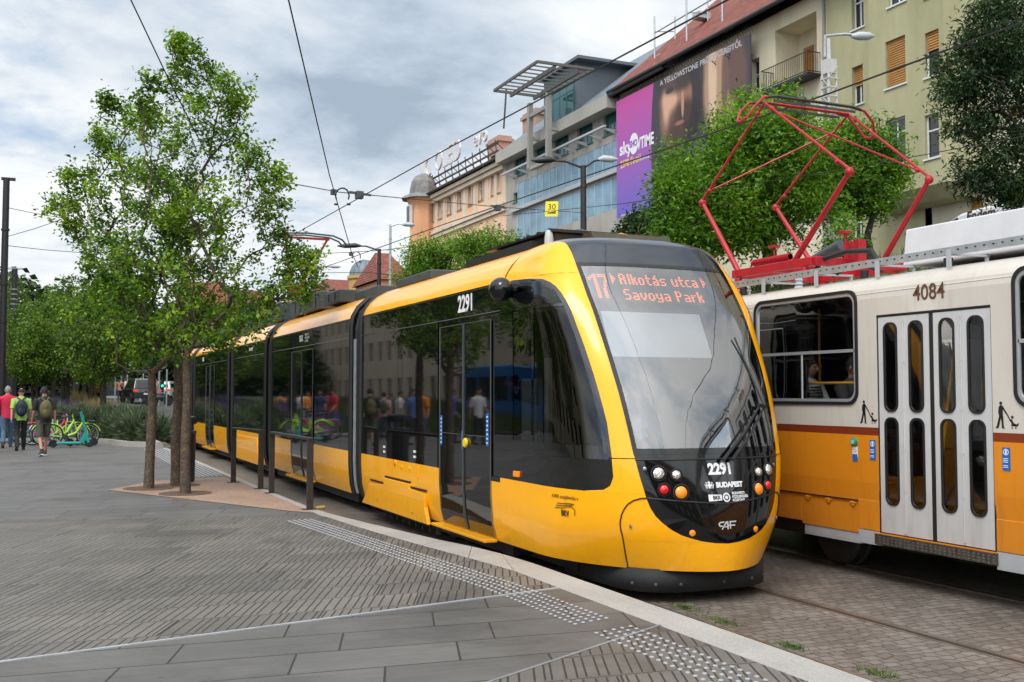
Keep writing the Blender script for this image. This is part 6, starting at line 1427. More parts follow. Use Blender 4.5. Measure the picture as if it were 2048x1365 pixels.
# dark half with generic soft portraits as a printed picture
m2, t, bs = nodes_mat('dark portrait print'); g = nd(t, 'ShaderNodeNewGeometry'); sp = nd(t, 'ShaderNodeSeparateXYZ'); t.links.new(g.outputs['Position'], sp.inputs[0]); Yc, Zc = sp.outputs[1], sp.outputs[2]
nn = nd(t, 'ShaderNodeTexNoise'); nn.inputs['Scale'].default_value = .9; nn.inputs['Detail'].default_value = 5; t.links.new(g.outputs['Position'], nn.inputs['Vector'])
def blob(px, py, ry, rz, soft=.5, wob=.6):
    yc, zc = onx(px, py, XN); dy = mm(t, 'DIVIDE', mm(t, 'SUBTRACT', Yc, yc), ry); dz = mm(t, 'DIVIDE', mm(t, 'SUBTRACT', Zc, zc), rz)
    d = mm(t, 'ADD', mm(t, 'ADD', mm(t, 'MULTIPLY', dy, dy), mm(t, 'MULTIPLY', dz, dz)), mm(t, 'MULTIPLY', mm(t, 'SUBTRACT', nn.outputs[0], .5), wob))
    mr = nd(t, 'ShaderNodeMapRange'); mr.interpolation_type = 'SMOOTHSTEP'; mr.inputs['From Min'].default_value = 1 + soft; mr.inputs['From Max'].default_value = 1 - soft; t.links.new(d, mr.inputs['Value']); return mr.outputs[0]
col = None
prev = nd(t, 'ShaderNodeRGB'); prev.outputs[0].default_value = (.05, .046, .055, 1); cur_ = prev.outputs[0]
def lay(mask_, c, k_=1.0):
    global cur_
    mx_ = nd(t, 'ShaderNodeMix', data_type='RGBA'); mx_.inputs[7].default_value = (*c, 1); t.links.new(mm(t, 'MULTIPLY', mask_, k_), mx_.inputs['Factor']); t.links.new(cur_, mx_.inputs[6]); cur_ = mx_.outputs[2]
lay(blob(1352, 215, 1.5, 2.2), (.34, .17, .11)); lay(blob(1340, 200, .7, 1.6), (.62, .36, .25)); lay(blob(1385, 200, 1.0, 1.7), (.035, .025, .025), .85); lay(blob(1375, 195, .45, 1.4), (.30, .15, .10), .9)
lay(blob(1368, 250, 1.7, 1.3), (.02, .015, .015), .85);  lay(blob(1340, 182, .40, .16, .4, .2), (.05, .03, .03), .85); lay(blob(1366, 205, .14, .8, .5, .2), (.50, .28, .19), .8); lay(blob(1360, 246, .45, .12, .5, .2), (.34, .14, .10), .8); lay(blob(1360, 150, 2.2, .9), (.03, .025, .028), .9)
lay(blob(1432, 175, 1.0, 3.0), (.42, .27, .17), .95); lay(blob(1426, 160, .35, 2.5, .6), (.66, .48, .33), .85); lay(blob(1456, 235, .7, 1.3), (.48, .26, .17)); lay(blob(1475, 150, .8, 2.0), (.16, .08, .06), .7); lay(blob(1450, 180, .25, 2.2, .6), (.05, .03, .03), .7)
t.links.new(cur_, bs.inputs['Base Color']); bs.inputs['Roughness'].default_value = .6
MB().prism([(yB, zA)] + [(yB, zB)] + [(y - .004, z) for y, z in cur[::-1]], XN - .03, XN + .03, 'x').build('portrait_panel', m2, bn)
nf = lambda yc, zc: (lambda a, b_, z: (XN - .04 - z, yc - a, zc + b_))
def btext(nm, s_, size, px, py, mt, **k): yc, zc = onx(px, py, XN); return lettering(nm, s_, size, nf(yc, zc), mt, bn, **k)
BW = mat('white print', (.75, .75, .78), .6)
btext('brand_lettering', 'sky', 1.05, 1252, 297, BW, bold=.03, sx=1.0)
yc, zc = onx(1269, 288, XN); MB().prism([(yc + .48 * math.cos(i * .314), zc + .62 * math.sin(i * .314)) for i in range(20)], XN - .05, XN - .035, 'x').build('brand_disc', BW, bn)
btext('brand_lettering', 'SHO', .52, 1268.5, 288, mat('purple print', (.26, .10, .45), .6), bold=.02, sx=.8).location.x -= .02
btext('brand_lettering', 'WTIME', .92, 1289, 285, BW, bold=.03, sx=.72)
btext('price_lettering', '2590 Ft-tól', .60, 1262, 324, mat('yellow print', (.75, .50, .16), .6), bold=.02, sx=.85); btext('price_lettering', 'havonta', .42, 1287, 316, BW)
btext('small_print', 'Részletek az alkalmazásban', .2, 1262, 426, BW); btext('headline_lettering', 'A YELLOWSTONE PRODUCEREITŐL', .42, 1398, 130, mat('grey print', (.45, .45, .47), .6), bold=.008, sx=1.1)
# --- grey modern building
GRY = stucco('grey stone cladding', (.27, .26, .235), (.40, .385, .35), .8); yg0, yg1 = ya, onx(1013, 380, FXP)[0]
gb_ = thing('office_building', 'modern grey office building with teal windows, blue glass bands and a blue grey roof', 'building', (FXP, 65, BZ))
TEAL = mat('teal window glass', (.02, .10, .10), .06, ior=1.7); TF = mat('teal window frame', (.03, .12, .12), .4)
wr = [span(1028, 1052, 307, 345), span(1070, 1092, 289, 329), span(1108, 1137, 270, 312), span(1154, 1185, 251, 295), span(1207, 1240, 231, 275), span(1027, 1035, 386, 405)]
zrow = (np.mean([r[2] for r in wr[:5]]), np.mean([r[3] for r in wr[:5]])); wr = [(a, c, zrow[0], zrow[1]) for a, c, _, _ in wr[:5]] + [wr[5]]
band1 = (yg0, onx(1036, 385, FXP)[0], onx(1036, 405, FXP)[1], onx(1036, 369, FXP)[1]); zb1 = onx(1100, 390, FXP)[1]; band1 = (yg0 + .01, band1[1], zb1, zb1 + 1.75); zb2 = onx(1100, 460, FXP)[1]; band2 = (yg0 + .01, band1[1], zb2, zb2 + 1.9)
front('wall', GRY, yg0, yg1, BZ - 1, 19.0, wr + [band1, band2], gb_, FXP, .3)
for r in wr: window(r, gb_, 3, .0, 0, dep=.22, fm=TF, gm=TEAL, frame=.07)
GB = mat('blue glass band', (.20, .33, .42), .12, ior=1.6, var=.35, vscale=.5)
for r in (band1, band2):
    n = 14; f = MB(); 
    g_ = MB(); g_.box(FXP + .02, FXP + .06, r[0], r[1], r[2], r[3]); gg = g_.build('glass_band', GB, gb_)
    for i in range(n + 1): y = r[0] + (r[1] - r[0]) * i / n; f.box(FXP - .02, FXP + .02, y - .04, y + .04, r[2], r[3])
    f.build('mullion', mat('pale blue mullion', (.4, .48, .52), .4), gg)
b = MB(); b.box(FXP - .25, FXP - .01, yg0, yg1 - 1.2, zb1 - .3, zb1 - .05); b.box(FXP - 1.1, FXP - .95, yg0, yg1 - 1.5, zb1 + 2.35, zb1 + 2.47)
for yy in np.linspace(yg0 + .5, yg1 - 2, 9): b.prism([(FXP - 1.0, zb1 + 2.40), (FXP, zb1 + 2.40), (FXP, zb1 + 2.1)], yy - .04, yy + .04, 'y')
b.build('sun_shade', mat('white steel shade', (.42, .43, .43), .4), gb_)
b = MB(); b.box(FXP - .9, FXP, yg0, yg1, 18.75, 19.35); b.box(FXP - .9, FXP - .5, yg0, yg1, 19.35, 19.55); b.build('cornice', mat('pale cornice', (.36, .35, .32), .8, var=.1, vscale=.5), gb_)
rz_ = roofslab('roof', ZINC, gb_, yg0 - 6, yg1 + 1, 19.5, 25.2, FXP - .7, FXP + 6.3, 0, 3)
a, c = onx(1150, 200, FXP)[0], onx(1098, 215, FXP)[0]
b = MB(); b.box(FXP - .1, FXP + 5, a - .4, c + .6, 19.5, 23.2); b.box(FXP - .4, FXP + 5, a - 1.2, c + .9, 23.2, 23.4); dm = b.build('dormer', mat('zinc dormer', (.09, .11, .13), .5), gb_)
window((a - .1, c + .2, 19.9, 22.8), dm, 3, .55, 0, xp=FXP - .32, dep=.2, fm=TF, gm=TEAL, frame=.09)
# louvred canopy on two tall posts, standing proud of the front
cn = MB(); xc0, xc1 = FXP - 4.6, FXP - .8; y0c, y1c = onx(1115, 180, FXP - 2.5)[0] - 1.5, onx(1050, 180, FXP - 2.5)[0] + .3; zc_ = onx(1080, 168, FXP - 2.5)[1]
for x in (xc0, xc1): cn.bar((x, y0c, zc_), (x, y1c, zc_), .14, .16)
for y in (y0c, y1c): cn.bar((xc0, y, zc_), (xc1, y, zc_), .14, .16)
for i in range(1, 9): y = y0c + (y1c - y0c) * i / 9; cn.bar((xc0, y, zc_ - .02), (xc1, y, zc_ - .02), .05, .08)
for x in (xc0 + 1.2, xc1 - .9): cn.bar((x, y0c, zc_ - .18), (x, y1c, zc_ - .18), .16, .25)
cn.build('louvred_canopy', mat('grey canopy steel', (.10, .095, .085), .5), gb_)
b = MB(); yp0, yp1 = onx(1097, 250, FXP - 1.6)[0], onx(1060, 270, FXP - 1.6)[0]; zlo = onx(1065, 336, FXP - 1.6)[1]
for y in (yp0, yp1): b.bar((FXP - 1.6, y, zlo), (FXP - 1.6, y, zc_ - .3), .32, .32)
b.bar((FXP - 1.6, yp0, zlo), (FXP - 1.6, yp1, zlo), .25); b.bar((FXP - 1.6, yp0, zc_ - 1.2), (FXP - 1.6, yp1, zc_ - 1.2), .25)
for y in (yp0, yp1): b.bar((FXP - 1.6, y, 18.9), (FXP, y, 18.9), .2)
b.build('canopy_post', mat('pale canopy post', (.30, .29, .26), .5), gb_)
# --- orange building with turret
ORG = stucco('orange stucco', (.66, .41, .26), (.80, .55, .38), .6); ORD = stucco('deep orange stucco', (.58, .30, .16), (.70, .38, .21)); TRM = stucco('cream trim', (.56, .47, .37), (.68, .59, .47))
yo0, yo1 = yg1, onx(833, 450, FXP)[0]
orb = thing('corner_house', 'orange corner house with arched windows, red roof and a small domed turret', 'building', (FXP, 82, BZ))
top = [span(388, 402, 1, 2)] if 0 else []
arch_px = [(844, 852, 413, 446), (861, 868, 405, 438), (877, 884, 397, 435), (895, 903, 390, 428), (915, 923, 382, 421), (937, 944, 374, 413), (957.5, 966, 364, 405), (983, 989, 355, 396), (995, 1001, 350, 391)]
aw = [span(a, b_, c, d) for a, b_, c, d in arch_px]; zl2, zh2 = np.mean([r[2] for r in aw]), np.mean([r[3] for r in aw]); aw = [(a, c, zl2, zh2) for a, c, _, _ in aw]
lw = [(a, c, zl2 - 4.6, zl2 - 2.4) for a, c, _, _ in aw] + [(a, c, zl2 - 8.6, zl2 - 6.4) for a, c, _, _ in aw]
front('wall', ORG, yo0, yo1, BZ - 1, 19.2, aw + lw, orb, FXP, .25)
for r in aw:
    w_ = window((r[0], r[1], r[2], r[3]), orb, 1, .6, 0, frame=.07)
    yc, hw_ = (r[0] + r[1]) / 2, (r[1] - r[0]) / 2 + .16; pts = [(r[0] - .16, r[2] - .1), (r[1] + .16, r[2] - .1)] + [(yc + hw_ * math.cos(q), r[3] - hw_ * .6 + hw_ * 1.15 * math.sin(q)) for q in np.linspace(0, math.pi, 9)]
    ip = [(r[0], r[2]), (r[1], r[2])] + [(yc + (hw_ - .16) * math.cos(q), r[3] - hw_ * .6 + (hw_ - .16) * 1.1 * math.sin(q)) for q in np.linspace(0, math.pi, 9)]
    s_ = MB(); n = len(pts); s_.add([(x, y, z) for x in (FXP - .06,) for y, z in pts + ip], [(i, (i + 1) % n, n + (i + 1) % n, n + i) for i in range(n)]); s_.build('arch_trim', TRM, w_, fix=False)
for r in lw: window(r, orb, 1, .6, 0, frame=.07)
b = MB(); mids = [(aw[i][0] + aw[i + 1][1]) / 2 for i in range(len(aw) - 1)] + [yo0 + .3, yo1 - .3]
for y in mids: b.box(FXP - .07, FXP - .002, y - .28, y + .28, zl2 - 1.0, 18.6)
pieces(b, 'pilaster', TRM, orb)
b = MB()
for z, p in ((zl2 - 1.1, .30), (zl2 - 1.45, .18), (18.6, .35), (18.95, .55), (zl2 - 5.6, .15)): b.box(FXP - p, FXP - .001, yo0, yo1 + .2, z - .15, z + .15)
pieces(b, 'cornice', TRM, orb)
roofslab('roof', TILE2, orb, yo0, yo1, 19.3, 23.6, FXP - .7, FXP + 7, 0, 6)
b = MB()
for y, z in ((yo0 + .4, 21.3), (yo0 + 7.5, 20.8)): b.box(FXP + 2.6, FXP + 3.8, y, y + 2.4, z - 1.5, z + 2.2); b.box(FXP + 2.45, FXP + 3.95, y - .15, y + 2.55, z + 1.7, z + 1.95)
pieces(b, 'chimney', mat('brick chimney', (.36, .25, .2), .9, var=.2, vscale=4), orb)
tc_ = at(822, 787, 93); b = MB(); b.lathe([(1.3, BZ), (1.3, 18.4), (1.5, 18.7), (1.7, 19.1)], 8, (tc_.x + 1.2, tc_.y + .2, 0)); tu = b.build('turret', ORD, orb)
b = MB(); b.lathe([(2.1, 19.0), (1.9, 19.2), (1.35, 19.5), (1.3, 20.0), (1.15, 20.6), (.8, 21.1), (.35, 21.35), (.05, 21.4)], 8, (tc_.x + 1.2, tc_.y + .2, 0)); b.build('turret_dome', mat('grey slate dome', (.17, .17, .165), .7, var=.35, vscale=2), orb)
x_, y_ = tc_.x - .12, tc_.y + .2; b = MB(); b.box(x_ - .15, x_ + .1, y_ - .5, y_ + .5, zl2 - .2, zh2 - .1); w_ = b.build('window', WF, orb); b = MB(); b.box(x_ - .17, x_ - .14, y_ - .35, y_ + .35, zl2, zh2 - .2); b.build('pane', WGL, w_)
# rooftop sign
sg0 = thing('rooftop_sign', 'white block letters on a dark frame standing on the orange building roof', 'sign', (FXP, 82, 19.3))
XS = FXP - .2; y0s, z0s = onx(905, 322, XS)
lettering('sign_letters', 'LG OLED', 2.6, lambda a, b_, z: (XS - z * 1.0, y0s + 3.2 - a * 1.0, 21.9 + b_), mat('white sign letters', (.6, .6, .6), .5), sg0, extrude=.08, bold=0, sx=.98)
lettering('sign_letters', 'evo', 1.9, lambda a, b_, z: (XS - z * 1.0, y0s - 6.2 - a, 21.9 + b_), MATS['white sign letters'], sg0, extrude=.08, sx=1.05)
b = MB(); 
for y in np.arange(y0s - 8.5, y0s + 9.5, 1.6): b.bar((XS + .5, y, 19.3), (XS + .3, y, 21.2), .06); b.bar((XS + 1.6, y, 20.0), (XS + .4, y, 21.0), .05)
for z in (20.9, 20.3): b.bar((XS + .4, y0s - 8.8, z), (XS + .4, y0s + 9.2, z), .12)
b.bar((XS + .8, y0s - 9, 22), (XS + .8, y0s - 9.5, 25), .1)
b.build('sign_frame', GUT, sg0)
# far domed building and roofs
fb_ = thing('domed_building', 'distant yellow building crowned by a round blue grey dome', 'building', tuple(at(728, 787, 150)))
p = at(728, 553, 150); b = MB(); b.lathe([(2.2, 4), (2.25, p.z - .6), (2.5, p.z - .4), (2.5, p.z)], 16, (p.x, p.y, 0)); b.box(p.x - 9, p.x + 3, p.y, p.y + 12, 2, p.z - 2.5); b.build('wall', mat('ochre wall', (.42, .28, .09), .8), fb_)
b = MB(); b.lathe([(2.3, p.z)] + [(2.2 * math.cos(q), p.z + 2.4 * math.sin(q)) for q in np.linspace(0, 1.5, 8)], 20, (p.x, p.y, 0))
for i in range(14): q0 = i * math.pi / 7; b.tube([(p.x + 2.22 * math.cos(q) * math.cos(q0), p.y + 2.22 * math.cos(q) * math.sin(q0), p.z + 2.42 * math.sin(q)) for q in np.linspace(0, 1.5, 6)], .06, 4)
b.build('dome', mat('dome metal', (.13, .17, .2), .5), fb_, smooth=True)
for px, py, Z, wd, hh, c, lab in ((690, 590, 170, 9, 5, 'ochre wall', 'distant ochre house with a red roof left of the dome'), (690, 640, 140, 14, 7, 'orange stucco', 'far orange house behind the roof of the yellow tram'), (790, 560, 115, 3.4, 6, 'deep orange stucco', 'narrow far orange house beside the turret building'),
                                (470, 640, 150, 18, 8, 'pale olive stucco', 'far pale block behind the foreground tree crowns'), (415, 650, 120, 7, 9, 'orange stucco', 'far house with a salmon red roof behind the tree trunks')):
    p = at(px, py, Z); h = thing('far_house', lab, 'building', (p.x, p.y, 0)); mt = MATS.get(c) or bpy.data.materials.get(c)
    MB().box(p.x - wd / 2, p.x + wd / 2, p.y, p.y + 10, 0, p.z).build('wall', mt, h)
    b = MB(); b.add([(p.x - wd / 2 - .5, p.y - .5, p.z), (p.x + wd / 2 + .5, p.y - .5, p.z), (p.x + wd / 2 + .5, p.y + 10, p.z), (p.x - wd / 2 - .5, p.y + 10, p.z), (p.x - wd / 4, p.y + 5, p.z + hh * .6), (p.x + wd / 4, p.y + 5, p.z + hh * .6)], [(0, 1, 5, 4), (1, 2, 5), (2, 3, 4, 5), (3, 0, 4)]); b.build('roof', TILE, h, fix=False)
    for q in np.linspace(-.35, .35, max(2, int(wd / 2.2))): MB().box(p.x + wd * q - .4, p.x + wd * q + .4, p.y - .03, p.y + .05, p.z - 2.2, p.z - .8).build('window', WGL, h)
# opposite side of the square (seen in the tram's glass): houses to the left and behind
for (x, y0, y1, hh, mt, lab) in ((-20, 14, 62, 14, CRM, 'cream house across the square to the left, reflected in the yellow tram'), (-21, 63, 150, 17, TRM, 'beige house further along the square to the left, reflected in the yellow tram')):
    h = thing('opposite_house', lab, 'building', (x, y0, 0)); ys = np.arange(y0 + 1.5, y1 - 2, 3.1); rs = [(y, y + 1.3, z, z + 1.9) for y in ys for z in (1.2, 4.8, 8.2, 11.6) if z + 2.5 < hh]
    o = front('wall', mt, y0, y1, 0, hh, rs, h, x, -.3)
    for v in o.data.vertices:
        if v.co.x > 5: v.co.x = -12
    for (a, c, d, e_) in rs:
        b = MB(); b.box(x - .3, x - .22, a, c, d, e_); b.box(x - .22, x - .18, a, a + .08, d, e_); b.box(x - .22, x - .18, c - .08, c, d, e_); w_ = b.build('window', WGL, h)
    MB().add([(x + .6, y0, hh), (x + .6, y1, hh), (x - 6, y1, hh + 4), (x - 6, y0, hh + 4)], [(0, 1, 2, 3)]).build('roof', TILE, h, fix=False)
h = thing('opposite_house', 'dark brown house behind the camera, reflected in the tram fronts', 'building', (6, -34, 0))
MB().box(-14, 30, -46, -34, 0, 13).build('wall', mat('brown stucco', (.2, .15, .11), .9, var=.2, vscale=.6), h)
for i in range(12):
    for z in (2, 5.5, 9): MB().box(-12 + i * 3.5, -10.6 + i * 3.5, -34.0, -33.95, z, z + 2).build('window', WF, h)
MB().add([(-15, -33.5, 13), (31, -33.5, 13), (31, -40, 17.5), (-15, -40, 17.5)], [(0, 1, 2, 3)]).build('roof', TILE, h, fix=False)
TRF = [('bed_tree', -9, 16), ('bed_tree', -11, 24), ('bed_tree', -8, 33), ('bed_tree', -13, 41), ('bed_tree', -6, -18), ('bed_tree', 12, -22)]
labs = ['square tree nearest the left edge, seen only in the tram glass', 'second square tree left of the walkers, seen only in the tram glass', 'square tree level with the bicycles, seen only in the tram glass', 'square tree left of the lawn, seen only in the tram glass', 'tree behind the camera on the left', 'tree behind the camera on the right']
for i, (nm, x, y) in enumerate(TRF): dup(built[(1, 0)[i % 2]], (x, y, -.02), i * 1.3, labs[i], scale=1.05)
# ================================================================ STREET FURNITURE
b = MB(); x, y = 2.38, 20.4
t = thing('litter_bin', 'dark grey litter bin with hooded top standing behind the pavement trees', 'litter bin', (x, y, 0))
DG = mat('anthracite bin metal', (.028, .033, .036), .45, var=.2, vscale=5)
MB().lathe([(.205, .02), (.215, .04), (.225, .93), (.21, .94)], 28, (x, y, 0)).build('bin_body', DG, t, smooth=True)
b = MB(); b.lathe([(.235, 1.08), (.24, 1.10), (.24, 1.17), (.22, 1.21), (.12, 1.235), (.01, 1.24)], 28, (x, y, 0))
for q in range(4): a = q * math.pi / 2 + .6; b.bar((x + .2 * math.cos(a), y + .2 * math.sin(a), .9), (x + .2 * math.cos(a), y + .2 * math.sin(a), 1.12), .09, .03)
b.build('bin_hood', DG, t, smooth=True); b = MB(); b.lathe([(.232, .90), (.236, .905), (.236, .95), (.232, .955)], 28, (x, y, 0)); b.build('bin_rim', mat('bin rim', (.08, .09, .095), .4), t, smooth=True)
MB().lathe([(.15, 0), (.15, .03)], 16, (x, y, 0)).build('base', M['blackmetal'], t)
def railing(name, lab, p, q, h, wd):
    t = thing(name, lab, 'railing', (*p, 0), 'bronze pavement railings'); d = Vector((q[0] - p[0], q[1] - p[1], 0)).normalized()
    for c in (p, q):
        b = MB(); b.bar((c[0], c[1], -.02), (c[0], c[1], h - .04), wd, .045, up=d); b.bar((c[0] + d.x * .001, c[1], h - .12), (c[0], c[1], h - .12), .001) if 0 else None
        b.build('post', M['bronze'], t, bevel=.004)
        MB().box(c[0] - .11, c[0] + .11, c[1] - .06, c[1] + .06, .004, .016).build('base_plate', M['bronze'], t)
    b = MB(); e = d * .03; b.bar((p[0] - e.x, p[1] - e.y, h - .018), (q[0] + e.x, q[1] + e.y, h - .018), .075, .038); b.build('top_rail', M['bronze'], t, bevel=.004)
railing('railing', 'farther bronze railing frame beside the litter bin', (3.22, 19.9), (3.44, 18.4), 1.02, .09)
railing('railing', 'nearer bronze railing frame at the tip of the aggregate bed', (3.46, 17.55), (3.47, 14.86), 1.02, .09)
MB().tube([(3.56, 14.86, .02), (3.68, 14.84, .03)], .025, 8).build('base_knob', mat('ochre plug', (.35, .22, .03), .6), [o for o in C.objects if o.name.startswith('railing')][-1])
# poles, lamps, masts
def pole(lab, c, zt, r, name='overhead_line_pole', cat='pole', m=None, base=None, group=None):
    t = thing(name, lab, cat, (c.x, c.y, base if base is not None else gz(c.y)), group); z0 = t.location.z
    b = MB(); b.tube([(c.x, c.y, z0 - .1), (c.x, c.y, z0 + 2.6)], [r * 1.5, r * 1.5], 14); b.tube([(c.x, c.y, z0 + 2.6), (c.x, c.y, zt)], [r * 1.15, r], 14); b.build('shaft', m or M['blackmetal'], t, smooth=True); return t
c = at(4, 355, 44); t = pole('black overhead line pole at the very left edge, nearest of the two', c, c.z, .13)
b = MB(); b.bar((c.x - .2, c.y, c.z), (c.x + .35, c.y, c.z), .12); [b.lathe([(.17, q), (.17, q + .08)], 12, (c.x, c.y, 0)) for q in (2.5, 4.6, 6.2, 8.5)]; b.build('bracket', M['blackmetal'], t)
c2 = at(25, 537, 80); t = pole('black overhead line pole just right of the one at the left edge', c2, c2.z, .21)
b = MB(); b.bar((c2.x - .6, c2.y, c2.z), (c2.x + .5, c2.y, c2.z), .14)
b.m = 0; [b.lathe([(.24, q), (.24, q + .06)], 12, (c2.x, c2.y, 0)) for q in np.arange(5, 9.6, .38)]; b.build('bracket', M['steel'], t)
c3 = at(13, 560, 95); pole('thin black mast between the two left poles, farther away', c3, c3.z, .2)
def lamp(lab, px, pyt, Z, pybase, arms, r=.11, m=None, group='street lamps', head='ltgrey', name='street_lamp'):
    c = at(px, pyt, Z); zb = BZ if c.x > 16 else gz(c.y); t = thing(name, lab, 'street lamp', (c.x, c.y, zb), group)
    b = MB(); b.tube([(c.x, c.y, zb - .2), (c.x, c.y, c.z)], [r, r * .75], 12); b.lathe([(r * .95, c.z - .9), (r * .95, c.z - .8)], 12, (c.x, c.y, 0)); b.build('shaft', m or M['blackmetal'], t, smooth=True)
    for (pxe, pye, th_, hc) in arms:
        e = at(pxe, pye, Z); a = MB(); s0 = Vector((c.x, c.y, c.z - .1)); a.tube([s0, s0.lerp(e, .5) + Vector((0, 0, .12)), e], [.05, .045, .04], 8); ar = a.build('arm', m or M['blackmetal'], t, smooth=True)
        d = (e - Vector((c.x, c.y, e.z))).normalized(); h = MB(); L = th_
        h.tube([e - d * L * .35, e - d * L * .1 + Vector((0, 0, .03)), e + d * L * .35, e + d * L * .65], [.05, .14, .13, .03], 10); o = h.build('lamp_head', M[hc], ar, smooth=True)
        for v in o.data.vertices: pass
    return t
lamp('double armed street lamp on a dark post in front of the grey office building', 1168, 328, 42, 0, [(1095, 317, 1.0, 'blackmetal'), (1212, 315, .8, 'ltgrey')], .15, None)
lamp('pale street lamp on a tall slim mast right of the dome, arm to the right', 779, 448, 62, 0, [(812, 448, .8, 'ltgrey')], .10, M['steel'])
lamp('dark pole with a curved lamp arm just left of the pale mast', 757, 497, 60, 0, [(704, 491, 1.4, 'blackmetal')], .14)
lamp('dark pole with a small lamp right of the foreground tree crown', 628, 536, 80, 0, [(665, 533, .9, 'ltgrey')], .16)
# lattice mast with lamp
c = at(1667, 75, 29); t = thing('lattice_mast', 'tall white lattice mast with a lamp in front of the olive house', 'mast', (c.x, c.y, BZ)); LM = mat('white painted lattice', (.5, .5, .48), .5)
b = MB(); w_ = .16
for sx_ in (-w_, w_):
    for sy_ in (-w_, w_): b.bar((c.x + sx_, c.y + sy_, BZ), (c.x + sx_ * .8, c.y + sy_ * .8, c.z - .5), .045)
for i in range(24):
    z = BZ + .2 + i * (c.z - BZ - 1) / 24; b.bar((c.x - w_, c.y - w_, z), (c.x + w_, c.y - w_, z + .0), .03); b.bar((c.x - w_, c.y + w_, z), (c.x - w_, c.y - w_, z), .03); b.bar((c.x - w_, c.y - w_, z), (c.x + w_ if i % 2 else c.x - w_, c.y - w_ if i % 2 else c.y + w_, z + .35), .02)
b.tube([(c.x, c.y, c.z - 2.2), (c.x, c.y, c.z + .1)], .06, 8); b.box(c.x - .13, c.x + .13, c.y - .13, c.y + .13, c.z - .9, c.z - .5); b.build('lattice', LM, t)
e = at(1735, 62, 29); b = MB(); s0 = at(1659, 105, 29); b.tube([s0, at(1660, 62, 29), at(1700, 58, 29), e], .04, 8); ar = b.build('arm', M['steel'], t, smooth=True)
d = Vector((math.cos(YAW), -math.sin(YAW), 0)); h = MB(); h.tube([e - d * .3, e - d * .1, e + d * .2, e + d * .35], [.05, .12, .11, .03], 10); h.build('lamp_head', M['ltgrey'], ar, smooth=True)
# overhead wires
WR = mat('wire', (.012, .012, .012), .6)
def wire(lab, pts, r=.012, name='overhead_wire', sag=0):
    b = MB(); b.tube(pts, r, 5); o = b.build(name, WR, fix=False); return tag(o, lab, 'wire')
def knob(b, p, s=.06): b.box(p[0] - s, p[0] + s, p[1] - s, p[1] + s, p[2] - s, p[2] + s)
wire('contact wire above the yellow tram, rising to the top edge of the photo', [(5.67, -6, 5.2), (5.67, 7.87, 5.266), (5.67, 15, 5.46), (5.67, 25, 5.63), (5.67, 60, 6.0)], .010)
wire('contact wire touching the red pantograph of the old tram', [(8.9, -6, 5.25), (8.9, 10.3, 5.40), (8.9, 24, 5.8), (8.9, 60, 6.6)], .012)
A = lambda px, py, Z: tuple(at(px, py, Z))
wire('cross span wire leaving the top edge near the middle left', [A(565, -30, 12), A(655, 345, 19), A(700, 500, 24), A(715, 535, 26)], .010)
wire('span wire coming down into the crown of the tallest pavement tree', [A(240, -30, 14), A(320, 135, 15.5), A(420, 330, 18)], .010)
wire('long thin span wire from the tree crowns to the grey lamp post', [A(545, 358, 24), A(675, 382, 26), A(995, 412, 34), A(1170, 424, 42)], .012)
wire('thin wire crossing in front of the olive house', [A(2090, 262, 16), A(1700, 335, 17.5), A(1250, 405, 22), A(1005, 430, 30)], .008)
for i, (p, q) in enumerate((((5, 413, 44), (130, 436, 44)), ((5, 473, 44), (115, 438, 44)), ((5, 490, 44), (165, 505, 50)), ((36, 551, 85), (80, 562, 80)), ((36, 580, 85), (75, 590, 80)), ((10, 596, 44), (130, 640, 80)))):
    wire(['upper', 'slanting', 'middle', 'fourth', 'fifth', 'lowest'][i] + ' guy wire fixed to the black poles on the left', [A(*p), A((p[0] + q[0]) / 2, (p[1] + q[1]) / 2 + 1.5, (p[2] + q[2]) / 2), A(*q)], .014, 'guy_wire')
wire('faint span wire above the far tram roofs', [A(640, 507, 70), A(760, 500, 60), A(860, 488, 55)], .02); wire('lower faint span wire near the dome', [A(640, 545, 80), A(740, 545, 60), A(800, 552, 60)], .02)
def hanger(px, py, Z, lab, s=1.0):
    t = thing('wire_hanger', lab, 'wire hanger', A(px, py, Z)); p = at(px, py, Z); d = Vector((math.cos(YAW), -math.sin(YAW), 0)); b = MB()
    b.tube([p + d * (.13 * s * math.cos(q)) + Vector((0, 0, .15 * s + .15 * s * math.sin(q))) for q in np.linspace(-.5, 3.64, 10)], .016 * s, 6); b.tube([p + d * .12 * s, p + d * .12 * s - Vector((0, 0, .03))], .04 * s, 6); b.tube([p - d * .12 * s, p - d * .12 * s - Vector((0, 0, .03))], .04 * s, 6); b.build('loop', WR, t, smooth=True)
    b = MB(); knob(b, p - d * .17 * s + Vector((0, 0, .22 * s)), .05 * s); b.build('insulator', M['dgrey'], t)
hanger(682, 405, 20, 'wire loop hanger where the two span wires cross left of the orange building'); hanger(711, 522, 26, 'small wire loop hanger above the front of the tram roof near the dome', .8)
for (px, py, Z, lab) in ((716, 388, 26, 'insulator clamp on the span wire right of the loop hanger'), (995, 414, 34, 'insulator clamp on the span wire beside the orange building')):
    t = thing('wire_clamp', lab, 'wire clamp', A(px, py, Z)); p = at(px, py, Z); b = MB(); knob(b, p, .09); b.bar(p + Vector((-.25, 0, .06)), p + Vector((.3, 0, .02)), .05); b.build('clamp_body', M['dgrey'], t)
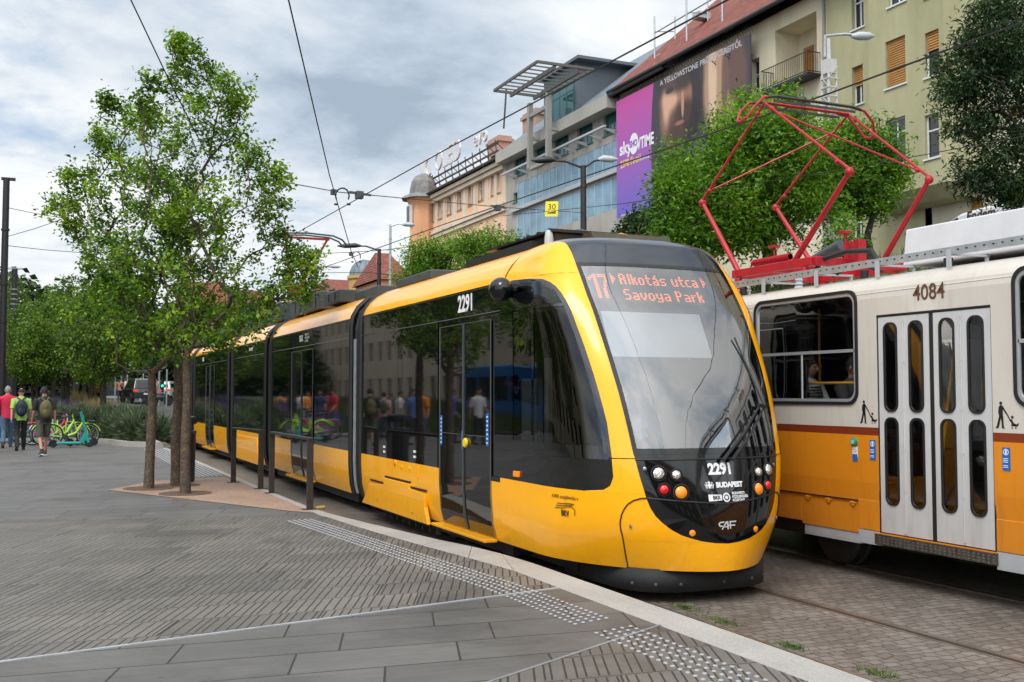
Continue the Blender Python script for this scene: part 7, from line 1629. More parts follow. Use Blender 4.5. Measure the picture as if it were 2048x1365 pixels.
# hanging yellow signs
YS = mat('yellow sign', (.80, .68, .03), .5); p = at(1104, 416, 34)
t = thing('speed_sign', 'square yellow sign with the number 30 hung on the span wire', 'sign', p); d = Vector((math.cos(YAW - .0), -math.sin(YAW), 0)); up = Vector((.05, 0, 1)).normalized(); nrm = Vector((-math.sin(YAW), -math.cos(YAW), 0))
def sq(b, cx_, cz_, w_, h_, off): b.add([p + d * (cx_ + i * w_ / 2) + up * (cz_ + j * h_ / 2) + nrm * off for i, j in ((-1, -1), (1, -1), (1, 1), (-1, 1))], [(0, 1, 2, 3)])
b = MB(); sq(b, 0, 0, .42, .50, 0); o = sol(b.build('plate', YS, t), .01)
f3 = lambda a, b_, z: tuple(p + d * a + up * (b_ + .06) + nrm * (.008 + z)); lettering('lettering', '30', .27, f3, BK, t)
b = MB(); 
for q in ((-.14, -.13, .14, -.13), (-.10, -.13, .14, -.08)): b.bar(p + d * q[0] + up * q[1] + nrm * .012, p + d * q[2] + up * q[3] + nrm * .012, .02)
b.build('switch_symbol', BK, t)
p = at(322, 531, 30); t = thing('yellow_sign', 'small plain orange yellow sign seen through the foreground tree crowns', 'sign', p); b = MB(); sq(b, 0, 0, .28, .20, 0); sol(b.build('plate', mat('orange yellow sign', (.75, .33, .02), .5), t), .01)
# ================================================================ VEHICLES
def car(name, lab, cat, loc, rz, col, L=4.5, W=1.85, H=1.65, suv=True):
    """built pointing along +Y (front), rear faces -Y"""
    t = thing(name, lab, cat, loc); pm = mat(name + ' paint', col, .25, coat=.8)
    low = [(-L/2, .35), (-L/2 + .02, .75), (-L/2 + .08, 1.0), (L/2 - 1.1, 1.0), (L/2 - .1, .85), (L/2, .6), (L/2 - .05, .35)]
    cab = [(-L/2 + .10, 1.0), (-L/2 + .45, H - .05), (-L/2 + .8, H), (.35, H), (1.05, 1.0)]
    o0 = Vector(loc)
    def bld(nm, polyl, w0, w1, m, bev=.05, par=t):
        b = MB(); n = len(polyl); zt = max(z for _, z in polyl); zb = min(z for _, z in polyl)
        vs = []
        for s in (-1, 1):
            for y, z in polyl: k = (z - zb) / (zt - zb); vs.append(o0 + Vector((s * (w0 + (w1 - w0) * k) / 2, y, z)))
        b.add(vs, [tuple(range(n)), tuple(range(2 * n - 1, n - 1, -1))] + [(i, n + i, n + (i + 1) % n, (i + 1) % n) for i in range(n)]); return b.build(nm, m, par, bevel=bev)
    body = bld('body', low, W, W * .97, pm, .06); bld('cabin', cab, W * .95, W * .74, pm, .04)
    b = MB(); b.add([o0 + Vector(v) for v in ((-W * .38, -L/2 + .12, 1.06), (W * .38, -L/2 + .12, 1.06), (W * .33, -L/2 + .40, H - .14), (-W * .33, -L/2 + .40, H - .14))], [(0, 1, 2, 3)]); b.build('rear_window', M['darkglass'], t, fix=False)
    for s in (-1, 1):
        b = MB(); b.add([o0 + Vector(v) for v in ((s * W * .476, -L/2 + .35, 1.05), (s * W * .476, .85, 1.05), (s * W * .39, .30, H - .12), (s * W * .39, -L/2 + .65, H - .12))], [(0, 1, 2, 3)]); b.build('side_window', M['darkglass'], t, fix=False)
        b = MB(); b.box(o0.x + s * W * .42 - .14, o0.x + s * W * .42 + .14, o0.y - L/2 - .02, o0.y - L/2 + .1, o0.z + .80, o0.z + .93); b.build('tail_light', mat('lit tail light', (.8, .02, .02), .3, emit=.8), t, bevel=.02)
        b = MB(); b.box(o0.x + s * (W / 2 + .02), o0.x + s * (W / 2 + .17), o0.y + .75, o0.y + .88, o0.z + 1.0, o0.z + 1.15) if s > 0 else b.box(o0.x - W / 2 - .17, o0.x - W / 2 - .02, o0.y + .75, o0.y + .88, o0.z + 1.0, o0.z + 1.15); b.build('wing_mirror', pm, t)
        for yy in (-L/2 + .85, L/2 - .9):
            b = MB(); b.lathe([(.22, -.11), (.33, -.11), (.35, -.08), (.35, .08), (.33, .11), (.22, .11)], 20, (o0.x + s * (W / 2 - .10), o0.y + yy, o0.z + .35), 'x'); w_ = b.build('wheel', M['rubber'], t, smooth=True)
            b = MB(); b.lathe([(.21, -.10), (.22, .0), (.21, .115)], 12, (o0.x + s * (W / 2 - .10), o0.y + yy, o0.z + .35), 'x'); b.build('rim', M['steel'], w_)
    b = MB(); b.box(o0.x - .26, o0.x + .26, o0.y - L/2 - .025, o0.y - L/2, o0.z + .58, o0.z + .70); b.build('number_plate', M['qw'], t); b = MB(); b.box(o0.x - W * .46, o0.x + W * .46, o0.y - L/2 - .03, o0.y - L/2 + .1, o0.z + .32, o0.z + .50); b.build('rear_bumper', M['rubber'], t, bevel=.02)
    t.rotation_euler = (0, 0, rz); return t
def gzs(y): return float(np.interp(y, [44, 60, 80, 110], [-.25, .15, .95, 1.3]))
c = at(281, 805, 76); car('suv', 'black sport utility car stopped at the lights with its rear towards us', 'car', (c.x, c.y, gzs(c.y) + .01), R(8), (.01, .011, .014), 4.6, 1.95, 1.72)
c = at(335, 803, 86); car('hatchback', 'silver car with red tail lights partly behind the tallest pavement tree', 'car', (c.x, c.y, gzs(c.y) + .01), R(-22), (.38, .39, .40), 4.4, 1.8, 1.55)
for i, (px, Z, colr, lab) in enumerate(((105, 104, (.5, .5, .5), 'far white parked car behind the long grass, left of the bed trees'), (92, 106, (.2, .25, .32), 'far blue grey parked car at the back of the grass'), (63, 104, (.4, .4, .42), 'far pale car near the second black pole'), (235, 100, (.45, .05, .04), 'far red car beyond the lavender'), (150, 108, (.3, .3, .3), 'far grey car between the bed tree trunks'))):
    c = at(px, 790, Z); car('parked_car', lab, 'car', (c.x, c.y, gzs(c.y) + .01), R(80), colr, 4.3, 1.8, 1.5)
# delivery van on the upper street
vx, vy = 24.6, 23.2; t = thing('van', 'white van with dark lettering on the upper street above the old tram roof', 'van', (vx, vy, BZ)); VW = mat('van white', (.62, .64, .67), .3, coat=.5)
va = onx(1800, 445, vx - 1)[0]; vb = onx(1960, 420, vx - 1)[0]; ztop = onx(1930, 424, vx - 1)[1]
prf = [(va + .1, BZ + .4), (va + .1, BZ + 1.0), (va - .9, ztop - .55), (va - 2.3, ztop - .02), (va - 3.2, ztop + .05), (va - 6.5, ztop + .05), (va - 6.5, BZ + .4)]
MB().prism([(y, z) for y, z in prf], vx - 1, vx + 1, 'x').build('body', VW, t, bevel=.08)
MB().prism([(va - 1.1, ztop - .5), (va - 2.2, ztop - .12), (va - 2.3, ztop - .5)], vx - 1.012, vx - .99, 'x').build('side_window', M['darkglass'], t)
MB().prism([(va - 3.4, ztop - .02), (va - 3.5, ztop + .22), (va - 6.3, ztop + .25), (va - 6.3, ztop - .02)], vx - .9, vx + .9, 'x').build('roof_unit', M['blackmetal'], t, bevel=.03)
lettering('lettering', 'Endem', .36, lambda a, b_, z: (vx - 1.012 - z, va - 3.0 - a, ztop - .16 + b_), mat('brown script', (.05, .03, .03), .5), t, bold=.01, shear=.15)
for yy in (va - .9, va - 5.2):
    b = MB(); b.lathe([(.2, -.1), (.33, -.1), (.35, .0), (.33, .1)], 18, (vx - .95, yy, BZ + .36), 'x'); b.build('wheel', M['rubber'], t)
# ---- bicycles and scooter
def wheel(b, b2, c, r, ax):
    n = 26
    for (rr, th_, q) in ((r, .022, b), (r - .03, .012, b2)): q.tube([(c[0], c[1] + rr * math.cos(2 * math.pi * i / n), c[2] + rr * math.sin(2 * math.pi * i / n)) for i in range(n + 1)], th_, 6, cap=False)
    for i in range(9): a = math.pi * i / 9; b2.tube([(c[0], c[1] - (r - .03) * math.cos(a), c[2] - (r - .03) * math.sin(a)), (c[0], c[1] + (r - .03) * math.cos(a), c[2] + (r - .03) * math.sin(a))], .0025, 3)
    b2.tube([(c[0] - .04, c[1], c[2]), (c[0] + .04, c[1], c[2])], .025, 8)
def bicycle(lab, loc, rz, colr, nm, lean=0):
    t = thing('bicycle', lab, 'bicycle', (0, 0, 0), 'bicycles parked beside the planting bed'); fm = mat(nm, colr, .35, coat=.5); r = .335
    for y in (-.53, .53):
        a, b2 = MB(), MB(); wheel(a, b2, (0, y, r + .02), r, 0); w_ = a.build('wheel', M['rubber'], t, smooth=True); b2.build('rim', M['ltgrey'], w_, smooth=True)
        f = MB(); f.tube([(0, y + .37 * math.cos(q), r + .02 + .37 * math.sin(q)) for q in np.linspace(.3 if y > 0 else .2, 2.7, 10)], .02, 6); f.build('mudguard', fm, t, smooth=True)
    f = MB(); f.tube([(0, -.10, .82), (0, -.13, .30)], .022, 8); f.tube([(0, -.13, .30), (0, .18, .42), (0, .40, .78)], .032, 8); f.tube([(0, -.13, .30), (0, -.53, r)], .016, 6); f.tube([(0, -.10, .68), (0, -.53, r)], .014, 6); f.tube([(0, .36, .98), (0, .40, .78), (0, .53, r)], .022, 8); f.build('frame', fm, t, smooth=True)
    f = MB(); f.tube([(-.27, .22, 1.06), (-.12, .33, 1.03), (.12, .33, 1.03), (.27, .22, 1.06)], .014, 6); f.tube([(0, .33, 1.03), (0, .37, .93)], .016, 6); f.build('handlebar', M['blackmetal'], t, smooth=True)
    f = MB(); f.ell((0, -.13, .94), (.08, .14, .035), 10, 6); f.tube([(0, -.12, .92), (0, -.10, .80)], .013, 6); f.build('saddle', M['rubber'], t, smooth=True)
    f = MB(); f.lathe([(.09, -.01), (.09, .01)], 14, (.05, -.13, .30), 'x'); f.bar((.09, -.13, .30), (.09, -.05, .16), .02); f.bar((-.09, -.13, .30), (-.09, -.21, .44), .02); f.build('pedal_crank', M['dgrey'], t)
    f = MB(); f.box(-.12, .12, .50, .72, .78, .80); 
    for q in (-.12, .12): f.bar((q, .5, .8), (q, .72, .95), .012); f.bar((q, .5, .95), (q, .72, .95), .012)
    f.bar((-.12, .72, .95), (.12, .72, .95), .012); f.build('carrier', M['blackmetal'], t)
    t.location = loc; t.rotation_euler = (0, R(lean), rz); return t
for (px, Z, rz, col_, nm, lab, ln) in ((104, 33.6, 62, (.75, .02, .16), 'pink frame', 'pink bicycle mostly hidden behind the walker with the green rucksack', 6), (126, 33.4, 50, (.35, .7, .02), 'lime frame', 'lime green bicycle standing between the walkers and the scooter', -8), (142, 33.0, 64, (.42, .75, .03), 'bright lime frame', 'bright lime bicycle directly behind the teal scooter', 9), (85, 34.0, 66, (.05, .25, .5), 'blue frame', 'blue bicycle behind the walker with the dark rucksack', 4), (116, 34.2, 40, (.6, .62, .64), 'silver frame', 'silver bicycle at the back of the parked group', -5)):
    c = at(px, 787, Z); bicycle(lab, (c.x, c.y, 0), R(-24 - rz), col_, nm, ln)
c = at(146, 787, 32.2); t = thing('scooter', 'teal electric scooter parked side on in front of the bicycles', 'scooter', (0, 0, 0)); TE = mat('teal scooter paint', (.0, .30, .26), .35, coat=.4)
for y in (-.52, .52):
    a = MB(); a.lathe([(.07, -.03), (.11, -.035), (.125, -.02), (.125, .02), (.11, .035), (.07, .03)], 20, (0, y, .125), 'x'); w_ = a.build('wheel', M['rubber'], t, smooth=True); a = MB(); a.lathe([(.072, -.028), (.072, .028)], 14, (0, y, .125), 'x'); a.build('rim', M['ltgrey'], w_)
f = MB(); f.box(-.08, .08, -.42, .30, .11, .17); f.tube([(0, -.42, .15), (0, -.58, .27)], .03, 6); f.build('deck', TE, t, bevel=.02)
f = MB(); f.bar((0, .50, .14), (0, .43, .42), .07, .09); f.bar((0, .43, .40), (0, .26, 1.10), .06, .07); f.bar((0, .30, .16), (0, .44, .44), .06, .14); f.build('stem', TE, t, bevel=.012)
f = MB(); f.tube([(-.24, .20, 1.15), (0, .25, 1.13), (.24, .20, 1.15)], .016, 6); f.bar((0, .22, 1.10), (0, .27, 1.16), .06); f.build('handlebar', M['blackmetal'], t, smooth=True)
f = MB(); f.bar((.036, .345, .62), (.036, .315, .78), .01, .035); f.build('marking', mat('scooter marking', (.6, .1, .08), .5), t)
f = MB(); f.bar((-.05, 0, .14), (-.16, -.06, .005), .02); f.build('kickstand', M['blackmetal'], t)
t.location = (c.x, c.y, 0); t.rotation_euler = (0, R(4), R(-24 - 78))
c = at(192, 787, 33.4); t = thing('scooter', 'black electric scooter leaning at the right end of the parked group', 'scooter', (c.x, c.y, 0)); f = MB(); f.bar((c.x - .1, c.y, .14), (c.x + .16, c.y, .95), .05); f.build('stem', M['blackmetal'], t); f = MB(); f.bar((c.x - .55, c.y, .95), (c.x + .25, c.y, 1.0), .03); f.build('handlebar', M['blackmetal'], t); f = MB(); f.box(c.x - .7, c.x - .1, c.y - .07, c.y + .07, .08, .14); f.build('deck', M['blackmetal'], t)
for dx_ in (-.72, -.02): MB().lathe([(.06, -.03), (.12, -.03), (.12, .03), (.06, .03)], 16, (c.x + dx_, c.y - .1, .12), 'y').build('wheel', M['rubber'], t)
# distant street poles, traffic lights, stop display, shelter
def thin(lab, px, Z, pyt, r=.05, m='steel', name='sign_post', cat='pole'):
    c = at(px, 787, Z); zb = gzs(c.y); zt = at(px, pyt, Z).z; t = thing(name, lab, cat, (c.x, c.y, zb)); MB().tube([(c.x, c.y, zb - .1), (c.x, c.y, zt)], r, 8).build('shaft', M[m], t); return t, c, zt
for px, Z, pyt, lab in ((334, 70, 739, 'grey street pole left of the yellow tram'), (319, 72, 743, 'grey pole above the silver car'), (287, 78, 747, 'grey pole above the black car'), (255, 82, 750, 'grey pole left of the black car'), (231, 86, 750, 'far grey pole beyond the purple lavender'), (243, 88, 752, 'far thin pole beside the stop display')): thin(lab, px, Z, pyt)
GLT = mat('green signal', (.02, .9, .4), .4, emit=1.5); RLT = mat('red signal', (.9, .05, .03), .4, emit=4)
for px, Z, py, m_, lab in ((156, 84, 766, GLT, 'green traffic light among the far bed trees'), (325, 80, 772, GLT, 'green traffic light left of the silver car'), (324, 82, 776, RLT, 'small red traffic light beside the silver car')):
    t, c, zt = thin(lab, px, Z, py - 12, .06, 'blackmetal', 'traffic_light', 'traffic light'); z = at(px, py, Z).z
    MB().box(c.x - .14, c.x + .14, c.y - .02, c.y + .2, z - .45, z + .35).build('signal_box', M['blackmetal'], t); MB().lathe([(.09, -.04), (.09, 0), (.02, .01)], 14, (c.x, c.y - .02, z), 'y').build('lit_lens', m_, t)
t, c, zt = thin('stop display with orange digits on a pale frame above the far shelter', 282, 84, 756, .07, 'ltgrey', 'stop_display', 'display'); z = at(275, 760, 84).z
MB().box(c.x - 1.3, c.x + .1, c.y - .1, c.y + .1, z - .38, z + .12).build('display_case', M['blackmetal'], t); b = MB()
for i in range(9): b.box(c.x - 1.2 + i * .14, c.x - 1.11 + i * .14, c.y - .12, c.y - .105, z - .2, z - .02)
b.build('lit_digits', MATS['orange led'], t)
c = at(245, 787, 90); t = thing('bus_shelter', 'glass stop shelter in the distance behind the black car', 'shelter', (c.x, c.y, gzs(c.y))); z = gzs(c.y)
MB().box(c.x - 3.2, c.x + 3.2, c.y - .8, c.y + .8, z + 2.4, z + 2.5).build('roof', M['dgrey'], t); MB().box(c.x - 3.1, c.x + 3.1, c.y + .7, c.y + .73, z + .3, z + 2.3).build('glass_wall', MATS['side glass'], t)
for q in (-3, 0, 3): MB().tube([(c.x + q, c.y + .6, z), (c.x + q, c.y + .6, z + 2.4)], .05, 6).build('post', M['steel'], t)
c = at(208, 775, 95); t = thing('kiosk', 'pale round advertising column in the distance beside a yellow bus', 'kiosk', (c.x, c.y, gzs(c.y))); MB().lathe([(1.0, 0), (1.0, 2.9), (1.15, 2.95), (.3, 3.5)], 16, (c.x + 1.2, c.y, gzs(c.y))).build('column', M['ltgrey'], t)
c = at(200, 775, 97); t = thing('far_bus', 'slice of a yellow vehicle seen between the bed trees', 'bus', (c.x, c.y, gzs(c.y))); MB().box(c.x - .9, c.x + .5, c.y, c.y + 6, gzs(c.y) + .4, gzs(c.y) + 2.9).build('body', M['yellow'], t, bevel=.1); MB().box(c.x - .7, c.x + .3, c.y - .02, c.y, gzs(c.y) + 1.4, gzs(c.y) + 2.4).build('windscreen', M['darkglass'], t)
# ================================================================ PEOPLE
def skin_mesh(name, chains, m, parent, sub=1):
    """one continuous skinned surface grown from connected joint chains"""
    verts = []; edges = []; rad = []; key = {}
    def vid(p, r):
        k = tuple(round(c, 4) for c in p)
        if k not in key: key[k] = len(verts); verts.append(p); rad.append(r)
        return key[k]
    for ch in chains:
        ids = [vid(p, r) for p, r in ch]
        edges += [(a, b) for a, b in zip(ids[:-1], ids[1:]) if a != b]
    me = bpy.data.meshes.new(name); off = abs_loc(parent) if parent else Vector(); me.from_pydata(verts, edges, []); me.materials.append(m)
    o = bpy.data.objects.new(name, me); C.objects.link(o)
    md = o.modifiers.new('skin', 'SKIN'); md.use_smooth_shade = True
    for v, r in zip(me.skin_vertices[0].data, rad): v.radius = (r, r) if not isinstance(r, tuple) else r
    me.skin_vertices[0].data[0].use_root = True
    sb = o.modifiers.new('sub', 'SUBSURF'); sb.levels = sub; sb.render_levels = sub
    bpy.context.view_layer.update(); me2 = bpy.data.meshes.new_from_object(o.evaluated_get(bpy.context.evaluated_depsgraph_get()))
    if not me2.materials: me2.materials.append(m)
    bpy.data.objects.remove(o); o = bpy.data.objects.new(name, me2); C.objects.link(o)
    if parent: o.parent = parent
    return o
def person(lab, loc, rz, H=1.75, shirt=(.5, .02, .08), trous=(.08, .12, .2), shorts=False, skinm='skin', hairm='hair', phase=1.0, bag=None, shoes=(.02, .02, .02), arm=(0.25, -.2), sit=False, bald=False, headphones=False, plastic=False, stripes=False, lo=False, group=None, armfwd=False, dy=0):
    """walking (or seated) figure facing +Y before rotation"""
    t = thing('person', lab, 'person', (0, 0, 0), group); k = H / 1.75
    V = lambda x, y, z: (x * k, y * k, z * k)
    hip, knee = .93, .50; ph = .20 * phase
    if sit: legs = {s: [V(s * .10, .02, .50), V(s * .12, .44, .50), V(s * .12, .46, .06), V(s * .12, .60, .03)] for s in (-1, 1)}; base = .50
    else:
        legs = {1: [V(.095, 0, .90), V(.10, ph * .75, .50), V(.10, ph * 1.25, .09), V(.11, ph * 1.25 + .17, .04)], -1: [V(-.095, 0, .90), V(-.10, -ph * .15, .49), V(-.10, -ph * 1.6, .14 if abs(phase) > .3 else .09), V(-.11, -ph * 1.6 + .16, .035)]}; base = .95
    zz0 = base; sp = [V(0, 0, zz0), V(0, .0, zz0 + .18), V(0, -.01, zz0 + .38), V(0, -.01, zz0 + .53), V(0, .0, zz0 + .61), V(0, .015, zz0 + .71), V(0, .02, zz0 + .80)]
    sr = [(.135 * k, .10 * k), (.125 * k, .09 * k), (.15 * k, .10 * k), (.10 * k, .075 * k), .050 * k, (.075 * k, .085 * k), .055 * k]
    chains = [[(p, r if not isinstance(r, tuple) else max(r) * .9) for p, r in zip(sp, sr)]]
    shz = zz0 + .50; arms = {}
    for s, a in ((1, arm[0]), (-1, arm[1])):
        sh = V(s * .19, -.01, shz)
        if armfwd: el = V(s * .25, .12, shz - .26); wr = V(s * .13, .34, shz - .28)
        else: el = V(s * .25, a * .35 - .03, shz - .29); wr = V(s * .26, a * .9 + .05, shz - .53)
        arms[s] = (sh, el, wr)
        d = (Vector(wr) - Vector(el)).normalized(); palm = tuple(Vector(wr) + d * .055 * k)
        chains.append([(sp[3], .10 * k), (sh, .058 * k), (el, .040 * k), (wr, .027 * k), (palm, .034 * k)])
    for s in (1, -1):
        L_ = legs[s]; chains.append([(sp[0], .12 * k), (L_[0], .085 * k), (L_[1], .055 * k), (L_[2], .038 * k), (L_[3], .036 * k)])
    body = skin_mesh('body', chains, M[skinm], t, 1 if lo else 2)
    hd = Vector(sp[5]) + Vector((0, .01, .03)) * k; b = MB(); b.ell(hd, (.077 * k, .095 * k, .115 * k), 16, 12)
    b.ell(hd + Vector((0, .098, -.015)) * k, (.014 * k, .02 * k, .025 * k), 8, 6)
    for s in (-1, 1): b.ell(hd + Vector((s * .078, 0, -.01)) * k, (.012 * k, .022 * k, .032 * k), 8, 6)
    # fingers join the body mesh
    for s in (1, -1):
        sh, el, wr = map(Vector, arms[s]); d = (wr - el).normalized(); side = Vector((0, 1, 0)) if abs(d.z) > .5 else Vector((s * 1, 0, 0)); pc = wr + d * .06 * k
        for q in range(4):
            p0 = pc + side * (q - 1.5) * .017 * k; ln = (.07, .08, .075, .06)[q] * k; b.tube([p0, p0 + d * ln * .55 + Vector((-s * .006, 0, 0)), p0 + d * ln * .9 + Vector((-s * .025, 0, 0)) * k], [.009 * k, .008 * k, .006 * k], 5)
        p0 = wr + d * .03 * k + side * .02 * k; b.tube([p0, p0 + side * .03 * k + d * .03 * k, p0 + side * .035 * k + d * .055 * k], [.011 * k, .009 * k, .007 * k], 5)
    bm_ = bmesh.new(); bm_.from_mesh(body.data); tmp = bpy.data.meshes.new('x'); tmp.from_pydata(b.v, [], b.f); bm_.from_mesh(tmp); bm_.to_mesh(body.data); bm_.free(); bpy.data.meshes.remove(tmp)
    body.data.polygons.foreach_set('use_smooth', [True] * len(body.data.polygons))
    for e_ in (-1, 1):
        MB().ell(hd + Vector((e_ * .032, .083, .012)) * k, (.013 * k, .012 * k, .009 * k), 8, 6).build('eye', M['hair'], t, smooth=True)
    MB().ell(hd + Vector((0, .086, -.055)) * k, (.024 * k, .008 * k, .006 * k), 8, 4).build('mouth', mat('lips', (.35, .12, .1), .5), t, smooth=True)
    # hair cap
    b = MB(); G = []
    for i in range(9):
        th_ = i / 8 * (1.9 if not bald else 1.55); row = []
        for j in range(17):
            a = 2 * math.pi * j / 16; frontness = math.sin(a); lim = th_ * (1 - .38 * max(0, frontness)); st = lim if not bald else .75 + (lim - .0) * .55
            st = min(st, 2.2); row.append(hd + Vector((.083 * math.sin(st) * math.cos(a), .101 * math.sin(st) * math.sin(a) - .006, (.122 if not bald else .118) * math.cos(st) + .006)) * k * (1.03 + (.07 * math.sin(j * 2.3 + i * 1.7) + .05 * math.sin(j * 5.1 - i * 2.9)) * (not bald)))
        G.append(row)
    b.grid(G); b.build('hair', M[hairm], t, smooth=True)
    # shirt: torso rings plus sleeves
    sm = mat('shirt %.2f %.2f %.2f' % shirt, shirt, .8, var=.12, vscale=9); b = MB(); G = []
    for z, rx, ry in ((zz0 - .08, .168, .128), (zz0 + .05, .165, .122), (zz0 + .18, .158, .115), (zz0 + .34, .178, .125), (zz0 + .45, .20, .13), (zz0 + .53, .185, .118), (zz0 + .59, .115, .09), (zz0 + .62, .068, .068)):
        G.append([Vector(V(rx * math.cos(a), ry * math.sin(a) - .005, z + .006 * math.sin(3 * a))) for a in np.linspace(0, 2 * math.pi, 21)])
    b.grid(G)
    for s in (1, -1):
        sh, el, wr = map(Vector, arms[s]); b.tube([sh + Vector((-s * .05, 0, .0)) * k, sh + Vector((s * .01, 0, .005)) * k, sh.lerp(el, .5), sh.lerp(el, .85)], [.075 * k, .082 * k, .068 * k, .062 * k], 10, cap=False)
    shirt_o = b.build('shirt', sm, t, smooth=60)
    if stripes:
        for z in np.arange(zz0 + .02, zz0 + .52, .035): 
            q = MB(); 
            rr_ = np.interp(z, [zz0 - .08, zz0 + .18, zz0 + .45, zz0 + .52], [.170, .160, .194, .168]); q.tube([Vector(V(rr_ * math.cos(a), (rr_ - .045) * math.sin(a) - .005, z)) for a in np.linspace(0, 2 * math.pi, 20)], .007 * k, 4, cap=False); q.build('stripe', M['rubber'], shirt_o)
    tm = mat('trousers %.2f %.2f %.2f' % trous, trous, .8, var=.2, vscale=7); b = MB()
    G = [[Vector(V(rx * math.cos(a), ry * math.sin(a), z)) for a in np.linspace(0, 2 * math.pi, 17)] for z, rx, ry in ((zz0 + .02, .155, .115), (zz0 - .05, .160, .12), (zz0 - .12, .13, .105))]; b.grid(G)
    for s in (1, -1):
        a0, a1, a2 = map(Vector, legs[s][:3])
        if shorts: b.tube([a0 + Vector((0, 0, .03)) * k, a0.lerp(a1, .5), a1 + Vector((0, 0, .02)) * k], [.10 * k, .095 * k, .09 * k], 12, cap=False)
        else: b.tube([a0 + Vector((0, 0, .03)) * k, a0.lerp(a1, .5), a1, a1.lerp(a2, .5), a2], [.10 * k, .085 * k, .072 * k, .066 * k, .062 * k], 12, cap=False)
    b.build('shorts' if shorts else 'trousers', tm, t, smooth=True)
    shm = mat('shoe %.2f' % shoes[0], shoes, .6)
    for s in (1, -1):
        p = Vector(legs[s][2]); q = Vector(legs[s][3]); b = MB(); b.tube([p + Vector((0, -.05, -.045)) * k, p + Vector((0, .02, -.035)) * k, q + Vector((0, -.03, .0)), q + Vector((0, .07, -.005)) * k], [.036 * k, .048 * k, .045 * k, .03 * k], 10)
        if shorts: b.tube([p + Vector((0, 0, -.02)) * k, p + Vector((0, 0, .06)) * k], .045 * k, 8)
        sh_ = b.build('shoe', shm, t, smooth=True); b = MB(); b.bar(p + Vector((0, -.08, -.085)) * k, q + Vector((0, .09, -.035)) * k, .085 * k, .02 * k); b.build('sole', M['qw'] if shorts else M['rubber'], sh_, bevel=.006)
    if bag:
        bm2 = mat('bag %.2f %.2f %.2f' % bag, bag, .75, var=.25, vscale=10); b = MB(); b.ell(Vector(V(0, -.22, zz0 + .28)), (.16 * k, .115 * k, .25 * k), 14, 10); b.ell(Vector(V(0, -.30, zz0 + .18)), (.11 * k, .07 * k, .12 * k), 12, 8); bo = b.build('rucksack', bm2, t, smooth=True)
        b = MB()
        for s in (-1, 1): b.tube([Vector(V(s * .03, -.17, zz0 + .52)), Vector(V(s * .10, -.09, zz0 + .585)), Vector(V(s * .13, .10, zz0 + .50)), Vector(V(s * .14, .13, zz0 + .34)), Vector(V(s * .15, -.04, zz0 + .14))], .02 * k, 6)
        b.bar(Vector(V(0, -.345, zz0 + .40)), Vector(V(0, -.36, zz0 + .2)), .03, .015); b.build('strap', bm2, bo, smooth=True)
    if headphones:
        b = MB(); b.tube([hd + Vector((.088 * math.cos(a), -.01, .13 * math.sin(a) - .005)) * k for a in np.linspace(0, math.pi, 12)], .012, 6)
        for s in (-1, 1): b.lathe([(.045, -.015), (.045, .015)], 12, hd + Vector((s * .088, -.01, -.01)) * k, 'x')
        b.build('headphones', mat('blue headphones', (.02, .06, .16), .4), t, smooth=True)
    if plastic:
        wr = Vector(arms[-1][2]); b = MB(); b.ell(wr + Vector((0, .02, -.22)), (.10, .13, .17), 12, 8); b.ell(wr + Vector((0, .02, -.06)), (.07, .09, .06), 10, 6); b.build('carried_bag', mat('white plastic bag', (.6, .6, .6), .5), t, smooth=True)
    t.location = loc; t.rotation_euler = (0, 0, rz); return t
HD = R(12)
c = at(90, 787, 27.9); person('walker in black T-shirt and grey green shorts with an olive rucksack and blue headphones', (c.x, c.y, 0), HD, 1.75, (.012, .012, .013), (.07, .08, .06), True, phase=.95, bag=(.10, .09, .035), shoes=(.06, .06, .06), arm=(-.12, .10), headphones=True)
c = at(44, 787, 30.6); person('bald walker in lime green shirt carrying a dark blue rucksack', (c.x, c.y, 0), R(4), 1.74, (.28, .48, .10), (.01, .011, .013), False, phase=1.05, bag=(.012, .022, .04), arm=(.05, -.35), bald=True, hairm='hair')
c = at(17, 787, 32.2); person('grey haired walker in red shirt and blue jeans carrying a white plastic bag', (c.x, c.y, 0), R(2), 1.80, (.55, .015, .06), (.06, .12, .22), False, phase=1.1, shoes=(.12, .08, .05), arm=(.1, .3), hairm='greyhair', plastic=True)
person('tram driver in a pale blue shirt seated in the cab of the yellow tram', (CXT + .05, 9.98, .63 + RAIL), R(180), 1.72, (.42, .5, .58), (.02, .02, .03), sit=True, armfwd=True, lo=True)
person('passenger with dark hair in a black and white striped top at the old tram window', (WC - .90, 9.62, 1.0 + RAIL), R(195), 1.68, (.5, .5, .48), (.02, .02, .03), sit=True, armfwd=True, skinm='skin', stripes=True)
person('second seated passenger in dark clothes behind the striped top', (WC - .80, 9.0, .98 + RAIL), R(190), 1.70, (.03, .03, .035), (.02, .02, .03), sit=True, armfwd=True, skinm='skin2', lo=True)
